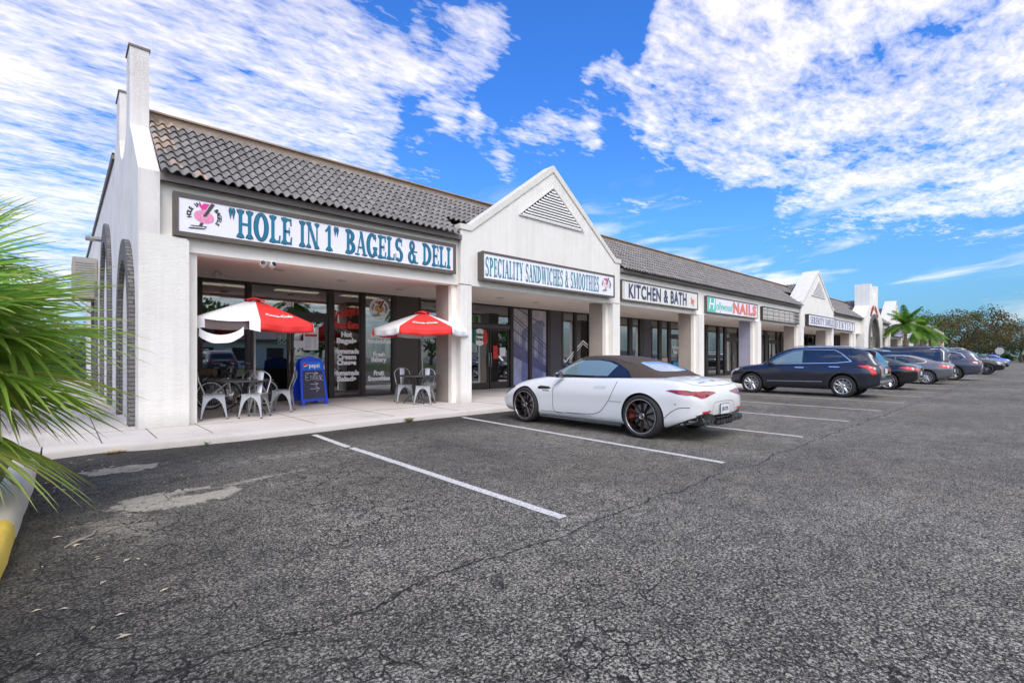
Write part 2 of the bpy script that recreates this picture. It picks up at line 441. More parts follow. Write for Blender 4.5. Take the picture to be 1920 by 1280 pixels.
    bp = nn(nt, 'ShaderNodeBump'); bp.inputs['Strength'].default_value = .8; bp.inputs['Distance'].default_value = .006
    L(hgt, bp.inputs['Height']); L(bp.outputs[0], b.inputs['Normal'])
    b.inputs['Roughness'].default_value = .82; b.inputs['Specular IOR Level'].default_value = .35
    return m
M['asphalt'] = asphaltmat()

def roadpaint():
    m, nt, b = newmat('road_paint'); L = nt.links.new
    tc = nn(nt, 'ShaderNodeTexCoord')
    n = nn(nt, 'ShaderNodeTexNoise'); n.inputs['Scale'].default_value = 55; n.inputs['Detail'].default_value = 6; n.inputs['Roughness'].default_value = .75; L(tc.outputs['Object'], n.inputs[0])
    r = nn(nt, 'ShaderNodeValToRGB'); r.color_ramp.elements[0].position = .40; r.color_ramp.elements[0].color = (.14, .135, .13, 1)
    r.color_ramp.elements[1].position = .49; r.color_ramp.elements[1].color = (.62, .61, .58, 1)
    L(n.outputs[0], r.inputs[0]); L(r.outputs[0], b.inputs['Base Color']); b.inputs['Roughness'].default_value = .8
    bp = nn(nt, 'ShaderNodeBump'); bp.inputs['Strength'].default_value = .5; bp.inputs['Distance'].default_value = .004
    L(n.outputs[0], bp.inputs['Height']); L(bp.outputs[0], b.inputs['Normal'])
    return m
M['roadpaint'] = roadpaint()

# ------------------------------------------------------------------ text
def text_polys(txt, size=1.0, bold=0.0, align='CENTER', space=1.0, sx=1.0):
    cu = bpy.data.curves.new('t', 'FONT'); cu.body = txt; cu.size = size; cu.offset = bold
    cu.align_x = align; cu.align_y = 'CENTER'; cu.space_character = space; cu.resolution_u = 3
    cu.extrude = 0.0
    o = bpy.data.objects.new('t', cu); COL.objects.link(o)
    dg = bpy.context.evaluated_depsgraph_get()
    me = bpy.data.meshes.new_from_object(o.evaluated_get(dg))
    vs = [(v.co.x*sx, v.co.y) for v in me.vertices]; fs = [list(p.vertices) for p in me.polygons]
    bpy.data.objects.remove(o); bpy.data.curves.remove(cu); bpy.data.meshes.remove(me)
    return vs, fs

def text_obj(name, txt, M4, size, mat, parent, bold=0.0, align='CENTER', space=1.0, sx=1.0, thick=.004, warp=None, fitw=None):
    """flat letters in the local xy plane of M4 (x right, y up, z out of the wall)"""
    vs, fs = text_polys(txt, size, bold, align, space, sx)
    if fitw and vs:
        w = max(v[0] for v in vs) - min(v[0] for v in vs)
        k = fitw/w; c = (max(v[0] for v in vs) + min(v[0] for v in vs))/2
        vs = [((v[0]-c)*k, v[1]) for v in vs]
    if warp: vs = [warp(*v) for v in vs]
    mb = MB()
    mb.add([M4 @ Vector((x, y, thick)) for x, y in vs], fs, 0)
    return mb.build(name, mat, parent, fix=False)

def wallM(x, y, z):
    """text frame on a wall facing -Y"""
    return Matrix(((1,0,0,x),(0,0,-1,y),(0,1,0,z),(0,0,0,1)))

# serif sign letters drawn from stems, bars, bowls and slants on a 1 high cell
class Glyph:
    def __init__(g): g.p = []   # list of polygons
    def stem(g, x, w=.17, y0=0, y1=1, s=.07):
        g.p.append([(x-w/2, y0), (x+w/2, y0), (x+w/2, y1), (x-w/2, y1)])
        for yy, d in ((y0, 1), (y1, -1)):
            if s: g.p.append([(x-w/2-s, yy), (x+w/2+s, yy), (x+w/2+s*.8, yy+d*.05), (x+w/2-.005, yy+d*.12), (x-w/2+.005, yy+d*.12), (x-w/2-s*.8, yy+d*.05)])
    def bar(g, x0, x1, y, h=.08, tip=0):
        g.p.append([(x0, y-h/2), (x1, y-h/2), (x1, y+h/2), (x0, y+h/2)])
        if tip: g.p.append([(x1-.05, y), (x1+.03, y), (x1+.05, y+tip), (x1-.01, y+tip)])
    def ring(g, cx, cy, rx, ry, a0, a1, wx=.16, wy=.07, n=22):
        o = []; i = []
        for k in range(n+1):
            a = R(a0 + (a1-a0)*k/n)
            o.append((cx+rx*math.cos(a), cy+ry*math.sin(a))); i.append((cx+(rx-wx)*math.cos(a), cy+(ry-wy)*math.sin(a)))
        for k in range(n): g.p.append([o[k], o[k+1], i[k+1], i[k]])
    def slant(g, x0, y0, x1, y1, w):
        g.p.append([(x0-w/2, y0), (x0+w/2, y0), (x1+w/2, y1), (x1-w/2, y1)])
    def serif(g, x, y, w, d):
        g.p.append([(x-w/2, y), (x+w/2, y), (x+w/2, y+d*.05), (x-w/2, y+d*.05)])
def glyph(c):
    g = Glyph(); w = .6
    if c == 'I': g.stem(.17); w = .34
    elif c == '1': g.stem(.2, s=0); g.p.append([(.02, 0), (.38, 0), (.36, .05), (.28, .12), (.12, .12), (.04, .05)]); g.p.append([(.16, 1), (.16, .86), (.0, .76), (-.02, .82)]); w = .42
    elif c == 'H': g.stem(.16); g.stem(.62); g.bar(.2, .6, .5); w = .78
    elif c == 'L': g.stem(.16); g.bar(.16, .52, .04, tip=.22); w = .56
    elif c == 'E': g.stem(.16); g.bar(.16, .52, .04, tip=.22); g.bar(.16, .50, .96, tip=-.2); g.bar(.16, .42, .5); g.bar(.40, .44, .5, .26); w = .56
    elif c == 'F': g.stem(.16); g.bar(.16, .5, .96, tip=-.2); g.bar(.16, .42, .5); w = .54
    elif c == 'T': g.stem(.32); g.bar(.04, .6, .96, tip=-.2); g.p.append([(.0, .96), (.05, .96), (.07, .76), (.02, .76)]); w = .64
    elif c == 'D': g.stem(.16); g.ring(.2, .5, .50, .5, -90, 90, .17, .08); w = .72
    elif c == 'P': g.stem(.16); g.ring(.2, .72, .38, .28, -90, 90); w = .6
    elif c == 'B': g.stem(.16); g.ring(.2, .75, .34, .25, -90, 90, .15); g.ring(.2, .27, .40, .27, -90, 90); w = .64
    elif c == 'R': g.stem(.16); g.ring(.2, .73, .36, .27, -90, 90, .15); g.slant(.58, 0, .30, .5, .17); g.serif(.60, 0, .24, 1); w = .68
    elif c == 'O': g.ring(.36, .5, .36, .52, 0, 360, .17, .08, 40); w = .74
    elif c == 'C': g.ring(.36, .5, .36, .52, 40, 320, .17, .08, 34); g.p.append([(.58, .70), (.64, .70), (.64, .98), (.60, .98)]); w = .68
    elif c == 'G': g.ring(.36, .5, .36, .52, 40, 330, .17, .08, 34); g.stem(.58, .15, .08, .42, .05); g.p.append([(.58, .72), (.63, .72), (.63, .98), (.59, .98)]); w = .72
    elif c == 'S':
        g.ring(.27, .74, .25, .28, 35, 250, .13, .075, 20); g.ring(.27, .25, .27, .27, -145, 70, .14, .075, 20)
        g.p.append([(.06, .64), (.16, .52), (.50, .34), (.44, .48), (.20, .62)]); g.p.append([(.10, .62), (.30, .44), (.46, .40), (.36, .55), (.16, .68)]); w = .56
        g.p.append([(.45, .72), (.50, .72), (.50, .98), (.46, .98)]); g.p.append([(.01, .28), (.06, .28), (.05, .02), (.01, .02)])
    elif c == 'N': g.stem(.12, .08); g.stem(.62, .08); g.slant(.58, 0, .14, 1, .18); w = .74
    elif c == 'M': g.stem(.10, .06); g.stem(.88, .16); g.slant(.46, .03, .16, 1, .16); g.slant(.46, .03, .82, 1, .06); w = 1.02
    elif c == 'W': g.slant(.32, 0, .12, 1, .17); g.slant(.32, 0, .52, 1, .06); g.slant(.74, 0, .52, 1, .17); g.slant(.74, 0, .94, 1, .06); g.serif(.12, .95, .30, 1); g.serif(.52, .95, .24, 1); g.serif(.94, .95, .2, 1); w = 1.04
    elif c == 'A': g.slant(.06, 0, .30, 1, .07); g.slant(.56, 0, .31, 1, .18); g.bar(.14, .48, .33, .07); g.serif(.06, 0, .22, 1); g.serif(.56, 0, .28, 1); w = .64
    elif c == 'Y': g.stem(.32, .16, 0, .5, .06); g.slant(.32, .44, .10, 1, .17); g.slant(.32, .44, .56, 1, .07); g.serif(.10, .95, .26, 1); g.serif(.56, .95, .2, 1); w = .62
    elif c == 'V': g.slant(.30, 0, .10, 1, .17); g.slant(.30, 0, .54, 1, .07); g.serif(.10, .95, .26, 1); g.serif(.54, .95, .2, 1); w = .62
    elif c == '&': g.ring(.30, .78, .19, .23, 0, 360, .1, .07); g.ring(.28, .26, .27, .28, 60, 385, .14, .08); g.slant(.60, 0, .20, .72, .15); g.serif(.62, 0, .24, 1); g.serif(.56, .5, .22, 1); w = .72
    elif c == '"':
        for x in (.07, .22): g.p.append([(x, .62), (x+.05, .9), (x+.035, 1.0), (x-.035, 1.0), (x-.05, .9)])
        w = .32
    elif c == ' ': w = .28
    return g.p, w
def serif_text(name, txt, x0, x1, y, z0, z1, mats, parent, edge=None, track=.08, ew=.018):
    """letters stretched to fill x0..x1, z0..z1 on a face looking towards -Y"""
    gl = [glyph(c) for c in txt]
    tot = sum(w for _, w in gl) + track*(len(gl)-1)
    k = (x1-x0)/tot; h = z1-z0
    mb = MB(); cx = x0; n = 0
    for polys, w in gl:
        for p in polys:
            n += 1
            mb.prism([(cx + q[0]*k, z0 + q[1]*h) for q in p], 'y', y - .004 - (n % 7)*.0004, y, 0)
        cx += (w + track)*k
    if edge:
        e = ew; cx = x0; n = 0
        for polys, w in gl:
            for p in polys:
                n += 1
                mx = sum(q[0] for q in p)/len(p); my = sum(q[1] for q in p)/len(p)
                pts = []
                for q in p:
                    X_ = q[0]*k; Z_ = q[1]*h; dx = X_-mx*k; dz = Z_-my*h; d = math.hypot(dx, dz) or 1
                    pts.append((cx+X_+dx/d*e, z0+Z_+dz/d*e))
                mb.prism(pts, 'y', y - .001 - (n % 7)*.00015, y, 1)
            cx += (w + track)*k
    return mb.build(name, mats, parent)
# sky set-up
CLOUDS = [(0.128, 0.888, 0.442, 7, 18, 2.4), (0.269, 0.878, 0.396, 4, 12, 1.7), (0.051, 0.961, 0.273, 5, 15, 1.5), (-0.029, 0.919, 0.392, 5, 18, 0.9), (0.359, 0.874, 0.327, 3, 10, 1.0), (-0.014, 0.984, 0.178, 6, 16, 1.1), (-0.028, 0.892, 0.45, 8, 22, 0.7), (0.179, 0.828, 0.532, 4, 14, 1.2), (0.334, 0.771, 0.543, 2, 7, 0.85), (0.427, 0.765, 0.481, 2, 7, 0.75), (0.475, 0.688, 0.549, 3, 9, 1.0), (0.519, 0.642, 0.564, 2, 6, 0.8), (0.52, 0.72, 0.46, 2, 5, 0.8), (0.594, 0.689, 0.415, 2, 5, 0.8), (0.639, 0.671, 0.377, 1, 4, 0.7), (0.491, 0.782, 0.384, 1, 5, 0.5), (0.424, 0.838, 0.343, 1, 5, 0.5), (0.766, 0.4, 0.504, 3, 10, 2.1), (0.723, 0.414, 0.553, 3, 9, 0.9), (0.819, 0.398, 0.414, 2, 8, 1.6), (0.794, 0.324, 0.515, 3, 8, 0.7), (0.858, 0.283, 0.429, 5, 12, 0.6), (0.895, 0.17, 0.413, 6, 14, 0.62), (0.895, 0.076, 0.439, 6, 14, 0.55), (0.961, 0.087, 0.264, 3, 9, 0.85), (0.924, 0.233, 0.303, 4, 10, 0.55), (0.951, 0.037, 0.306, 3, 9, 0.55), (0.956, 0.175, 0.235, 2, 6, 0.5), (0.898, 0.426, 0.109, 1, 5, 0.5), (0.689, 0.588, 0.424, 1, 5, 0.55), (0.785, 0.503, 0.362, 1, 5, 0.5), (0.721, 0.517, 0.462, 1, 5, 0.5), (0.741, 0.567, 0.359, 1, 4, 0.5)]
CLOUDS += [(0, -1, .5, 50, 88, 1.9), (-.8, -.7, .5, 30, 62, 1.5), (.7, -.8, .6, 30, 60, 1.5)]  # unseen cover added behind the camera to light the shop fronts
WS = .12
THR0, THRC, CW, RROT = 1.38, .27, .52, 30
SUNE = 1.25
SKYSAT = 1.14
SKYVAL = 1.08
SKYMUL = [(0.0, (.12, .20, .30)), (1.0, (.40, .70, 1.15)), (.05, (.17, .29, .42)), (.12, (.28, .45, .58)), (.25, (.36, .62, .86)), (.5, (.34, .66, 1.1))]
CLOUDCOL = (6.4, 5.95, 5.35)
EXPO = .94
# ------------------------------------------------------------------ ground
S = .12
def sheet(name, pts, z, mat, kind='structure', parent=None):
    mb = MB(); mb.add([(x, y, z) for x, y in pts], [list(range(len(pts)))])
    o = mb.build(name, mat, parent, fix=False)
    if kind: o['kind'] = kind
    return o
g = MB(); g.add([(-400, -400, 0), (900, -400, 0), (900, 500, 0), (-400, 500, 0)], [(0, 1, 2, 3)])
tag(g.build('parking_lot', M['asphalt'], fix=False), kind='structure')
# painted bay lines
def bay_line(x, y0, y1, dx=0):
    mb = MB(); w = .05
    n = 14; rows = []
    for i in range(n+1):
        t = i/n; y = y0+(y1-y0)*t; xx = x+dx*t
        j = random.uniform(-.004, .004)
        rows.append([(xx-w+j, y, .004), (xx+w+j, y, .004)])
    mb.grid(rows, sm=False)
    tag(mb.build('parking_line', M['roadpaint'], fix=False), kind='structure')
bay_line(3.18, 8.44, 6.95, -.06); bay_line(3.13, 6.86, 2.70, -.06)
bay_line(6.50, 8.66, 2.72, -.36)
for x in [9.08, 11.95, 14.85, 17.85, 20.85, 23.8, 26.9, 29.9, 32.9, 35.9, 38.9, 41.9, 44.9, 47.9, 51, 54, 57, 60, 63, 66]:
    bay_line(x + .12, 8.6, 2.70, -.12)
for x in range(-2, 60, 3): # bays across the aisle
    bay_line(x, -4.2, -9.5, 0)
# sidewalk slab in front of the shops with a rounded kerb nose
mb = MB()
def kerbprof(y0, yb):   # (y,z) from front foot over the nose to the back
    return [(y0, -.02), (y0+.01, .07), (y0+.03, .105), (y0+.07, S), (yb, S), (yb, -.02)]
rows = []
xs = [(-.18, 8.72), (.4, 8.86), (1.0, 8.66), (2.2, 8.60), (3.4, 8.68), (4.7, 8.84), (6.2, 8.86), (8.0, 8.86), (40, 8.86), (100.5, 8.86)]
for x, y0 in xs: rows.append([(x, y, z) for y, z in kerbprof(y0, 14.2)])
mb.grid(rows, sm=True)
mb.add(rows[0], [list(range(6))]); mb.add(rows[-1], [list(range(6))[::-1]])
o = mb.build('sidewalk', M['concrete'], angle=40); o['kind'] = 'structure'
# expansion joints
mb = MB()
for x in [.42, 1.05, 1.78, 3.4, 5.0, 6.6] + [8.2 + 1.65*i for i in range(56)]:
    mb.box(x-.006, x+.006, 8.96, 14.1, S+.001, S+.003)
mb.box(-.1, 100, 10.22, 10.228, S+.001, S+.0028)
tag(mb.build('sidewalk_joint', M['joint']), kind='structure')
# side walk and brick paving beside the end wall
mb = MB(); mb.box(-1.6, .95, 9.2, 10.9, -.02, S-.002)
mb.box(-9, -.2, 8.75, 10.9, -.02, S-.004)
o = mb.build('side_path', M['concrete']); o['kind'] = 'structure'
def paver():
    m, nt, b = newmat('brick_paving'); L = nt.links.new
    tc = nn(nt, 'ShaderNodeTexCoord')
    br = nn(nt, 'ShaderNodeTexBrick'); br.inputs['Scale'].default_value = 1; br.inputs['Brick Width'].default_value = .4; br.inputs['Row Height'].default_value = .2; br.inputs['Mortar Size'].default_value = .006
    br.inputs['Color1'].default_value = (.50, .43, .40, 1); br.inputs['Color2'].default_value = (.44, .38, .35, 1); br.inputs['Mortar'].default_value = (.14, .11, .10, 1)
    L(tc.outputs['Object'], br.inputs[0])
    L(br.outputs[0], b.inputs[0]); b.inputs['Roughness'].default_value = .9
    return m
mb = MB(); mb.box(-1.2, .94, 10.92, 36, -.02, S-.006)
o = mb.build('paved_path', paver()); o['kind'] = 'structure'
# planter on the left with its kerb
mb = MB(); mb.box(-9, -.66, 0, 4.2, 0, .129); mb.box(-9, -.42, 4.2, 8.7, 0, .13); mb.box(-9, -1.22, 10.95, 40, 0, .11)
o = mb.build('planting_bed', M['mulch']); o['kind'] = 'structure'
def kerb_strip(y0, y1, mat, name, lab=None):
    mb = MB(); rows = []
    n = max(2, int((y1-y0)/.3))
    for i in range(n+1):
        y = y0 + (y1-y0)*i/n
        w = random.uniform(-.005, .005)
        for q0, q1, o0, o1 in ((7.0, 9.9, 0, 0), (5.5, 7.0, -.03, 0), (4.3, 5.5, -.06, -.03), (3.4, 4.3, -.17, -.06), (-9, 3.4, -2.6, -.17)):
            if q0 <= y <= q1: w += o0 + (o1-o0)*(y-q0)/(q1-q0); break
        rows.append([(-.205+w, y, -.02), (-.215+w, y, .10), (-.25+w, y, .145), (-.40+w, y, .152), (-.43+w, y, .12), (-.43+w, y, -.02)])
    mb.grid(rows)
    mb.add(rows[0], [list(range(6))]); mb.add(rows[-1], [list(range(6))[::-1]])
    o = mb.build(name, mat, angle=50); o['kind'] = 'structure'
kerb_strip(5.16, 8.74, M['kerbconc'], 'kerb')
kerb_strip(-3.0, 5.155, M['curbyellow'], 'kerb')
# landscape strip far right and grass beyond
def grassmat():
    m = pmat('lawn', (.07, .11, .025), .95, noise=.5, nscale=5, bump=1, bscale=50, bdist=.05)
    return m
M['lawn'] = grassmat()
sheet('lawn', [(101, 10), (300, 10), (300, 120), (101, 120)], .02, M['lawn'])
sheet('lawn', [(175, -60), (420, -60), (420, 9.9), (175, 9.9)], .02, M['lawn'])
sheet('lawn', [(-60, -60), (120, -60), (120, -13), (-60, -13)], .02, M['lawn'])

# ------------------------------------------------------------------ the shopping plaza
B = empty('shopping_plaza', (0, 0, 0), label='long white stucco strip of shops with grey tiled roof, gables and a covered walk', cat='building')
YF, YB, YS = 10.3, 10.5, 14.1     # proud face, beam face, shopfront line
ZB = 3.22
# end wall with twin towers and a notch
def arc(cx, cy, r, a0, a1, n=14):
    return [(cx + r*math.cos(R(a0+(a1-a0)*i/n)), cy + r*math.sin(R(a0+(a1-a0)*i/n))) for i in range(n+1)]
poly = [(10.3, 0), (34, 0), (34, 6.22), (15.2, 6.22), (14.65, 6.7), (14.65, 7.22), (13.9, 7.22)]
poly += [(13.88, 6.4)] + arc(13.08, 6.3, .8, 0, -180, 14) + [(12.28, 6.4)]
poly += [(12.26, 7.22), (11.7, 7.22), (11.7, 5.74), (10.3, 4.52)]
mb = MB(); mb.prism(poly, 'x', .95, 1.25)
mb.build('end_wall', M['stucco_side'], B)
mb = MB()
mb.box(.93, 1.27, 11.68, 12.28, 7.222, 7.26); mb.box(.93, 1.27, 13.88, 14.67, 7.222, 7.26)
mb.box(.90, .945, 15.25, 34, 6.12, 6.26); mb.box(.90, 1.3, 15.25, 34, 6.225, 6.265)
mb.build('wall_coping', M['gutter'], B)
# raised brick arches on the end wall
def brick_arch(y0, y1, ztop, band=.36, d=.09):
    cy = (y0+y1)/2; ro = (y1-y0)/2; ri = ro-band; zs = ztop - ro*1.25
    n = 24; out = []; inn = []
    for k in range(n+1):
        a = math.pi*k/n
        out.append((cy+ro*math.cos(a), zs+ro*1.25*math.sin(a)**.9)); inn.append((cy+ri*math.cos(a), zs+(ro*1.25-band*1.1)*math.sin(a)**.9))
    out = [(y1, S)] + out + [(y0, S)]; inn = [(y1-band, S)] + inn + [(y0+band, S)]
    mb = MB()
    vs = [(.95-d, *p) for p in out] + [(.95-d, *p) for p in inn] + [(.952, *p) for p in out] + [(.952, *p) for p in inn]
    N = len(out)
    fs = []
    for i in range(N-1):
        fs += [(i, i+1, N+i+1, N+i), (2*N+i, 2*N+i+1, i+1, i), (N+i, N+i+1, 3*N+i+1, 3*N+i)]
    mb.add(vs, fs)
    mb.build('brick_arch', M['brick'], B)
brick_arch(10.74, 13.46, 3.60); brick_arch(15.95, 19.6, 5.02, .45); brick_arch(22.4, 25.5, 4.9, .4)
# corner pier
mb = MB()
mb.prism([(.962, 0), (1.675, 0), (1.675, 3.38), (1.64, 3.42), (1.25, 3.445), (.962, 3.445)], 'y', YF-.003, 11.15)
mb.build('pillar', M['stucco'], B)
mb = MB(); mb.box(1.676, 1.83, YB, 11.15, 0, ZB-.002); mb.build('pilaster', M['paint_wall'], B)

GAB = [(7.67, 14.77, 7.15, .36), (34.17, 41.29, 7.05, .9), (60.3, 66.95, 7.0, .9)]
piers = [(7.67, 8.03), (14.34, 14.77), (20.81, 21.26), (27.34, 27.85), (34.17, 34.75), (40.76, 41.29), (47.1, 47.6),
         (60.3, 60.8), (66.5, 66.95), (73.2, 73.7), (79.8, 80.3), (86.4, 86.9), (93.0, 93.5)]
for i, (a, b) in enumerate(piers):
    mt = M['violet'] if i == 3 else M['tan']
    mb = MB(); mb.box(a, b, YF + (0 if i in (0, 1, 4, 5, 7, 8) else .02), YB-.001, 0, ZB-.003 if i not in (0,1,4,5,7,8) else 3.24)
    mb.build('pillar', M['stucco'], B)
    mb = MB(); mb.box(a-.15, a-.02, YB, 10.64, 0, ZB-.004); mb.box(a-.02, b, YB, 10.64, 0, ZB-.004)
    mb.build('pilaster', M['paint_wall'], B)
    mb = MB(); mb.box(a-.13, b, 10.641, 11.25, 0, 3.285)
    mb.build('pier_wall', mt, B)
# beam / fascia wall above the openings
def fascia(x0, x1, y, z0, z1, mat=None):
    mb = MB(); mb.box(x0, x1, y, y+.3, z0, z1)
    mb.build('fascia_wall', mat or M['paint_wall'], B)
for x0, x1 in ((1.25, 7.67), (14.77, 34.17), (41.29, 49.4), (56.2, 60.3), (66.95, 99.8)):
    fascia(x0, x1, 10.42, ZB, 4.40)
    mb = MB(); mb.box(x0, x1, 10.24, 10.36, 4.375, 4.50); mb.box(x0, x1, 10.36, 10.5, 4.403, 4.497)
    mb.build('gutter', M['gutter'], B)
# soffit of the covered walk
boxo('soffit', 1.25, 99.8, 10.80, 14.4, 3.29, 3.34, M['tan2'], B)
# gables
def gable(a, b, zt, d):
    c = (a+b)/2; sh = .30; zs = 4.72
    mb = MB()
    mb.prism([(a, ZB), (b, ZB), (b, zs), (b-sh, zs), (c, zt-.06), (a+sh, zs), (a, zs)], 'y', YF, YF+d)
    mb.build('gable_wall', M['stucco'], B)
    t = .13; p = .035
    mb = MB()
    k = (zt-zs)/(c-a-sh)
    for s_ in (1, -1):
        f = lambda x: c + s_*(x-c)
        P = [(f(a-p), zs-.05), (f(a+sh+.03), zs-.05), (c, zt-.05-.055), (c, zt+.10), (f(a+sh-.02), zs+.09), (f(a-p), zs+.09)]
        mb.prism(P, 'y', YF-p, YF+d+p)
    mb.build('gable_coping', M['trim'], B)
    # louvred triangular vent
    lw = (b-a)*.205; z0 = 5.46; z1 = 6.52
    if zt < 7.1: z0, z1 = 5.36, 6.42
    m0 = MB(); m0.prism([(c-lw, z0), (c+lw, z0), (c, z1)], 'y', YF-.012, YF-.002)
    lv = m0.build('gable_vent', M['louverdark'], B)
    m1 = MB(); n = 12
    for i in range(n):
        z = z0 + .02 + (z1-z0-.06)*i/n; hw = lw*(1-(z+.05-z0)/(z1-z0)) - .015
        if hw < .03: continue
        m1.prism([(YF-.022, z), (YF-.052, z-.012), (YF-.052, z+.002), (YF-.016, z+.058)], 'x', c-hw, c+hw)
    for (p0, p1) in (((c-lw-.02, z0-.01), (c, z1+.04)), ((c+lw+.02, z0-.01), (c, z1+.04)), ((c-lw-.02, z0-.012), (c+lw+.02, z0-.012))):
        m1.tube([(p0[0], YF-.035, p0[1]), (p1[0], YF-.035, p1[1])], .018, 4, sm=False)
    m1.build('louver', M['louver'], lv)
for a, b, zt, d in GAB: gable(a, b, zt, d)
# tower with a pointed brick arch
tp = [(49.4, 0), (50.75, 0), (50.75, 3.1), (50.95, 3.95), (51.5, 4.62), (52.6, 4.98), (53.3, 4.8), (54.1, 4.3), (54.65, 3.6), (54.8, 2.9), (54.8, 0), (56.2, 0), (56.2, 4.6), (54.3, 5.75), (54.3, 7.62), (53.5, 7.62)]
tp += arc(52.8, 7.25, .68, 0, -180, 12) + [(52.1, 7.62), (51.25, 7.62), (51.25, 5.75), (49.4, 4.6)]
mb = MB()
n = len(tp)
bm = bmesh.new()
vs0 = [bm.verts.new((x, 10.1, z)) for x, z in tp]
f = bm.faces.new(vs0)
r_ = bmesh.ops.extrude_face_region(bm, geom=[f])
for v in r_['geom']:
    if isinstance(v, bmesh.types.BMVert): v.co.y = 11.2
bmesh.ops.recalc_face_normals(bm, faces=bm.faces[:])
me = bpy.data.meshes.new('tower_wall'); bm.to_mesh(me); bm.free(); me.materials.append(M['stucco'])
o = bpy.data.objects.new('tower_wall', me); COL.objects.link(o); reg(o, B)
mb = MB()
ax = [(50.82, S), (50.82, 2.9), (51.0, 3.8), (51.55, 4.55), (52.15, 4.95), (52.78, 5.1), (53.4, 4.95), (54.0, 4.55), (54.55, 3.8), (54.74, 2.9), (54.74, S)]
ix = [(51.17, S), (51.17, 2.85), (51.32, 3.65), (51.8, 4.25), (52.25, 4.58), (52.78, 4.70), (53.3, 4.58), (53.75, 4.25), (54.22, 3.65), (54.39, 2.85), (54.39, S)]
N = len(ax)
mb.add([(x, 10.02, z) for x, z in ax] + [(x, 10.02, z) for x, z in ix] + [(x, 10.3, z) for x, z in ax] + [(x, 10.3, z) for x, z in ix],
       [f for i in range(N-1) for f in ((i, i+1, N+i+1, N+i), (2*N+i, 2*N+i+1, i+1, i), (N+i, N+i+1, 3*N+i+1, 3*N+i))])
mb.build('brick_arch', M['brick'], B)
boxo('arch_panel', 50.9, 54.7, 10.5, 10.6, 3.1, 5.05, M['paint_wall'], B)
boxo('entrance_recess', 50.9, 54.7, 12.6, 12.7, 0, 3.2, M['indark'], B)
boxo('pier_wall', 53.0, 54.6, 11.3, 12.6, 0, 3.2, M['tan'], B)
# red lettering arc on the tower, too small to read
brickred = pmat('brick_red', (.30, .06, .035), .6)
for word in (range(4), range(5, 9)):
  mb = MB()
  for i in word:
    a = R(150 - i*15); cx, cz = 52.8, 4.25; r0, r1 = 1.2, 1.58
    da = R(5)
    mb.prism([(cx+r0*math.cos(a+da), cz+r0*math.sin(a+da)), (cx+r0*math.cos(a-da), cz+r0*math.sin(a-da)), (cx+r1*math.cos(a-da), cz+r1*math.sin(a-da)), (cx+r1*math.cos(a+da), cz+r1*math.sin(a+da))], 'y', 10.05, 10.099)
  mb.build('arched_lettering', brickred, B)
mb = MB()
for dx, dz, r in ((0, 0, .17), (.22, .16, .15), (.24, -.14, .15), (-.2, -.02, .1)):
    mb.prism([(53.2+dx+r*math.cos(R(t)), 3.75+dz+r*math.sin(R(t))) for t in range(0, 360, 30)], 'y', 10.46+.003*dx, 10.499)
mb.build('emblem', M['black'], B)

# ---- roof tiles
def tile_slope(name, O, u, v, ulen, vlen, parent, pitch=.17, row=.27, spp=6, skip=None, seed=1, old=None):
    rnd = random.Random(seed)
    O, u, v = Vector(O), Vector(u).normalized(), Vector(v).normalized()
    n = u.cross(v).normalized()
    if n.z < 0: n = -n
    nc = int(ulen/pitch); nr = int(round(vlen/row)); row = vlen/nr
    vs = []; fs = []; cols = []
    def hgt(t):
        t %= 1.0
        return .060*max(0, math.sin(math.pi*min(t/.68, 1)))**.75 if t < .68 else -.012*math.sin(math.pi*(t-.68)/.32)
    for r in range(nr):
        runs = []; cur = None
        for c in range(nc):
            ok = not (skip and skip(c*pitch, r*row))
            if ok:
                if cur is None: cur = [c, c]
                cur[1] = c
            elif cur: runs.append(cur); cur = None
        if cur: runs.append(cur)
        jr = rnd.uniform(-.004, .004)
        for c0, c1 in runs:
            m = (c1-c0+1)*spp
            base = len(vs)
            for k in range(m+1):
                t = k/spp; uu = (c0+t)*pitch
                h = hgt(t)
                j = .006*math.sin((c0+int(t))*12.9+r*7.1)
                lo = O + u*uu + v*(r*row-.035+jr+j); hi = O + u*uu + v*((r+1)*row+.03)
                vs += [lo + v*.09 + n*(h+.004), lo + n*(h+.024), lo + n*(h+.040), hi + n*(h*.86+.0)]
            for k in range(m):
                a = base+k*4; b = a+4
                tcol = (c0 + k//spp)
                rr = random.Random(tcol*131+r*17+seed)
                q = rr.random(); g0 = .195 + .07*(q-.5)
                c_ = (g0*1.04, g0*.97, g0*.91)
                if old and old(tcol*pitch, r*row, rr): c_ = (.36, .28, .22)
                fs.append((a, b, b+1, a+1)); cols.append(c_)
                fs.append((a+1, b+1, b+2, a+2)); cols.append(c_)
                fs.append((a+2, b+2, b+3, a+3)); cols.append(c_)
    me = bpy.data.meshes.new(name); me.from_pydata([tuple(p) for p in vs], [], fs)
    me.materials.append(M['tile'])
    ca = me.color_attributes.new('tint', 'FLOAT_COLOR', 'CORNER')
    buf = []
    for i, p in enumerate(me.polygons):
        for _ in p.vertices: buf += [*cols[i], 1.0]
    ca.data.foreach_set('color', buf)
    me.polygons.foreach_set('use_smooth', [True]*len(fs))
    me.update(); me.set_sharp_from_angle(angle=R(40))
    o = bpy.data.objects.new(name, me); COL.objects.link(o); reg(o, parent)
    return o
vy, vz = 12.1-10.16, 6.06-4.47
vl = math.hypot(vy, vz)
def skipg(uu, vv):
    X = 1.25 + uu
    for a, b, zt, d in GAB:
        if a-.15 < X < b+.02 and vv < (.42 if d < .5 else 1.2)+.3: return True
    return 49.2 < X < 56.3 and vv < 1.5
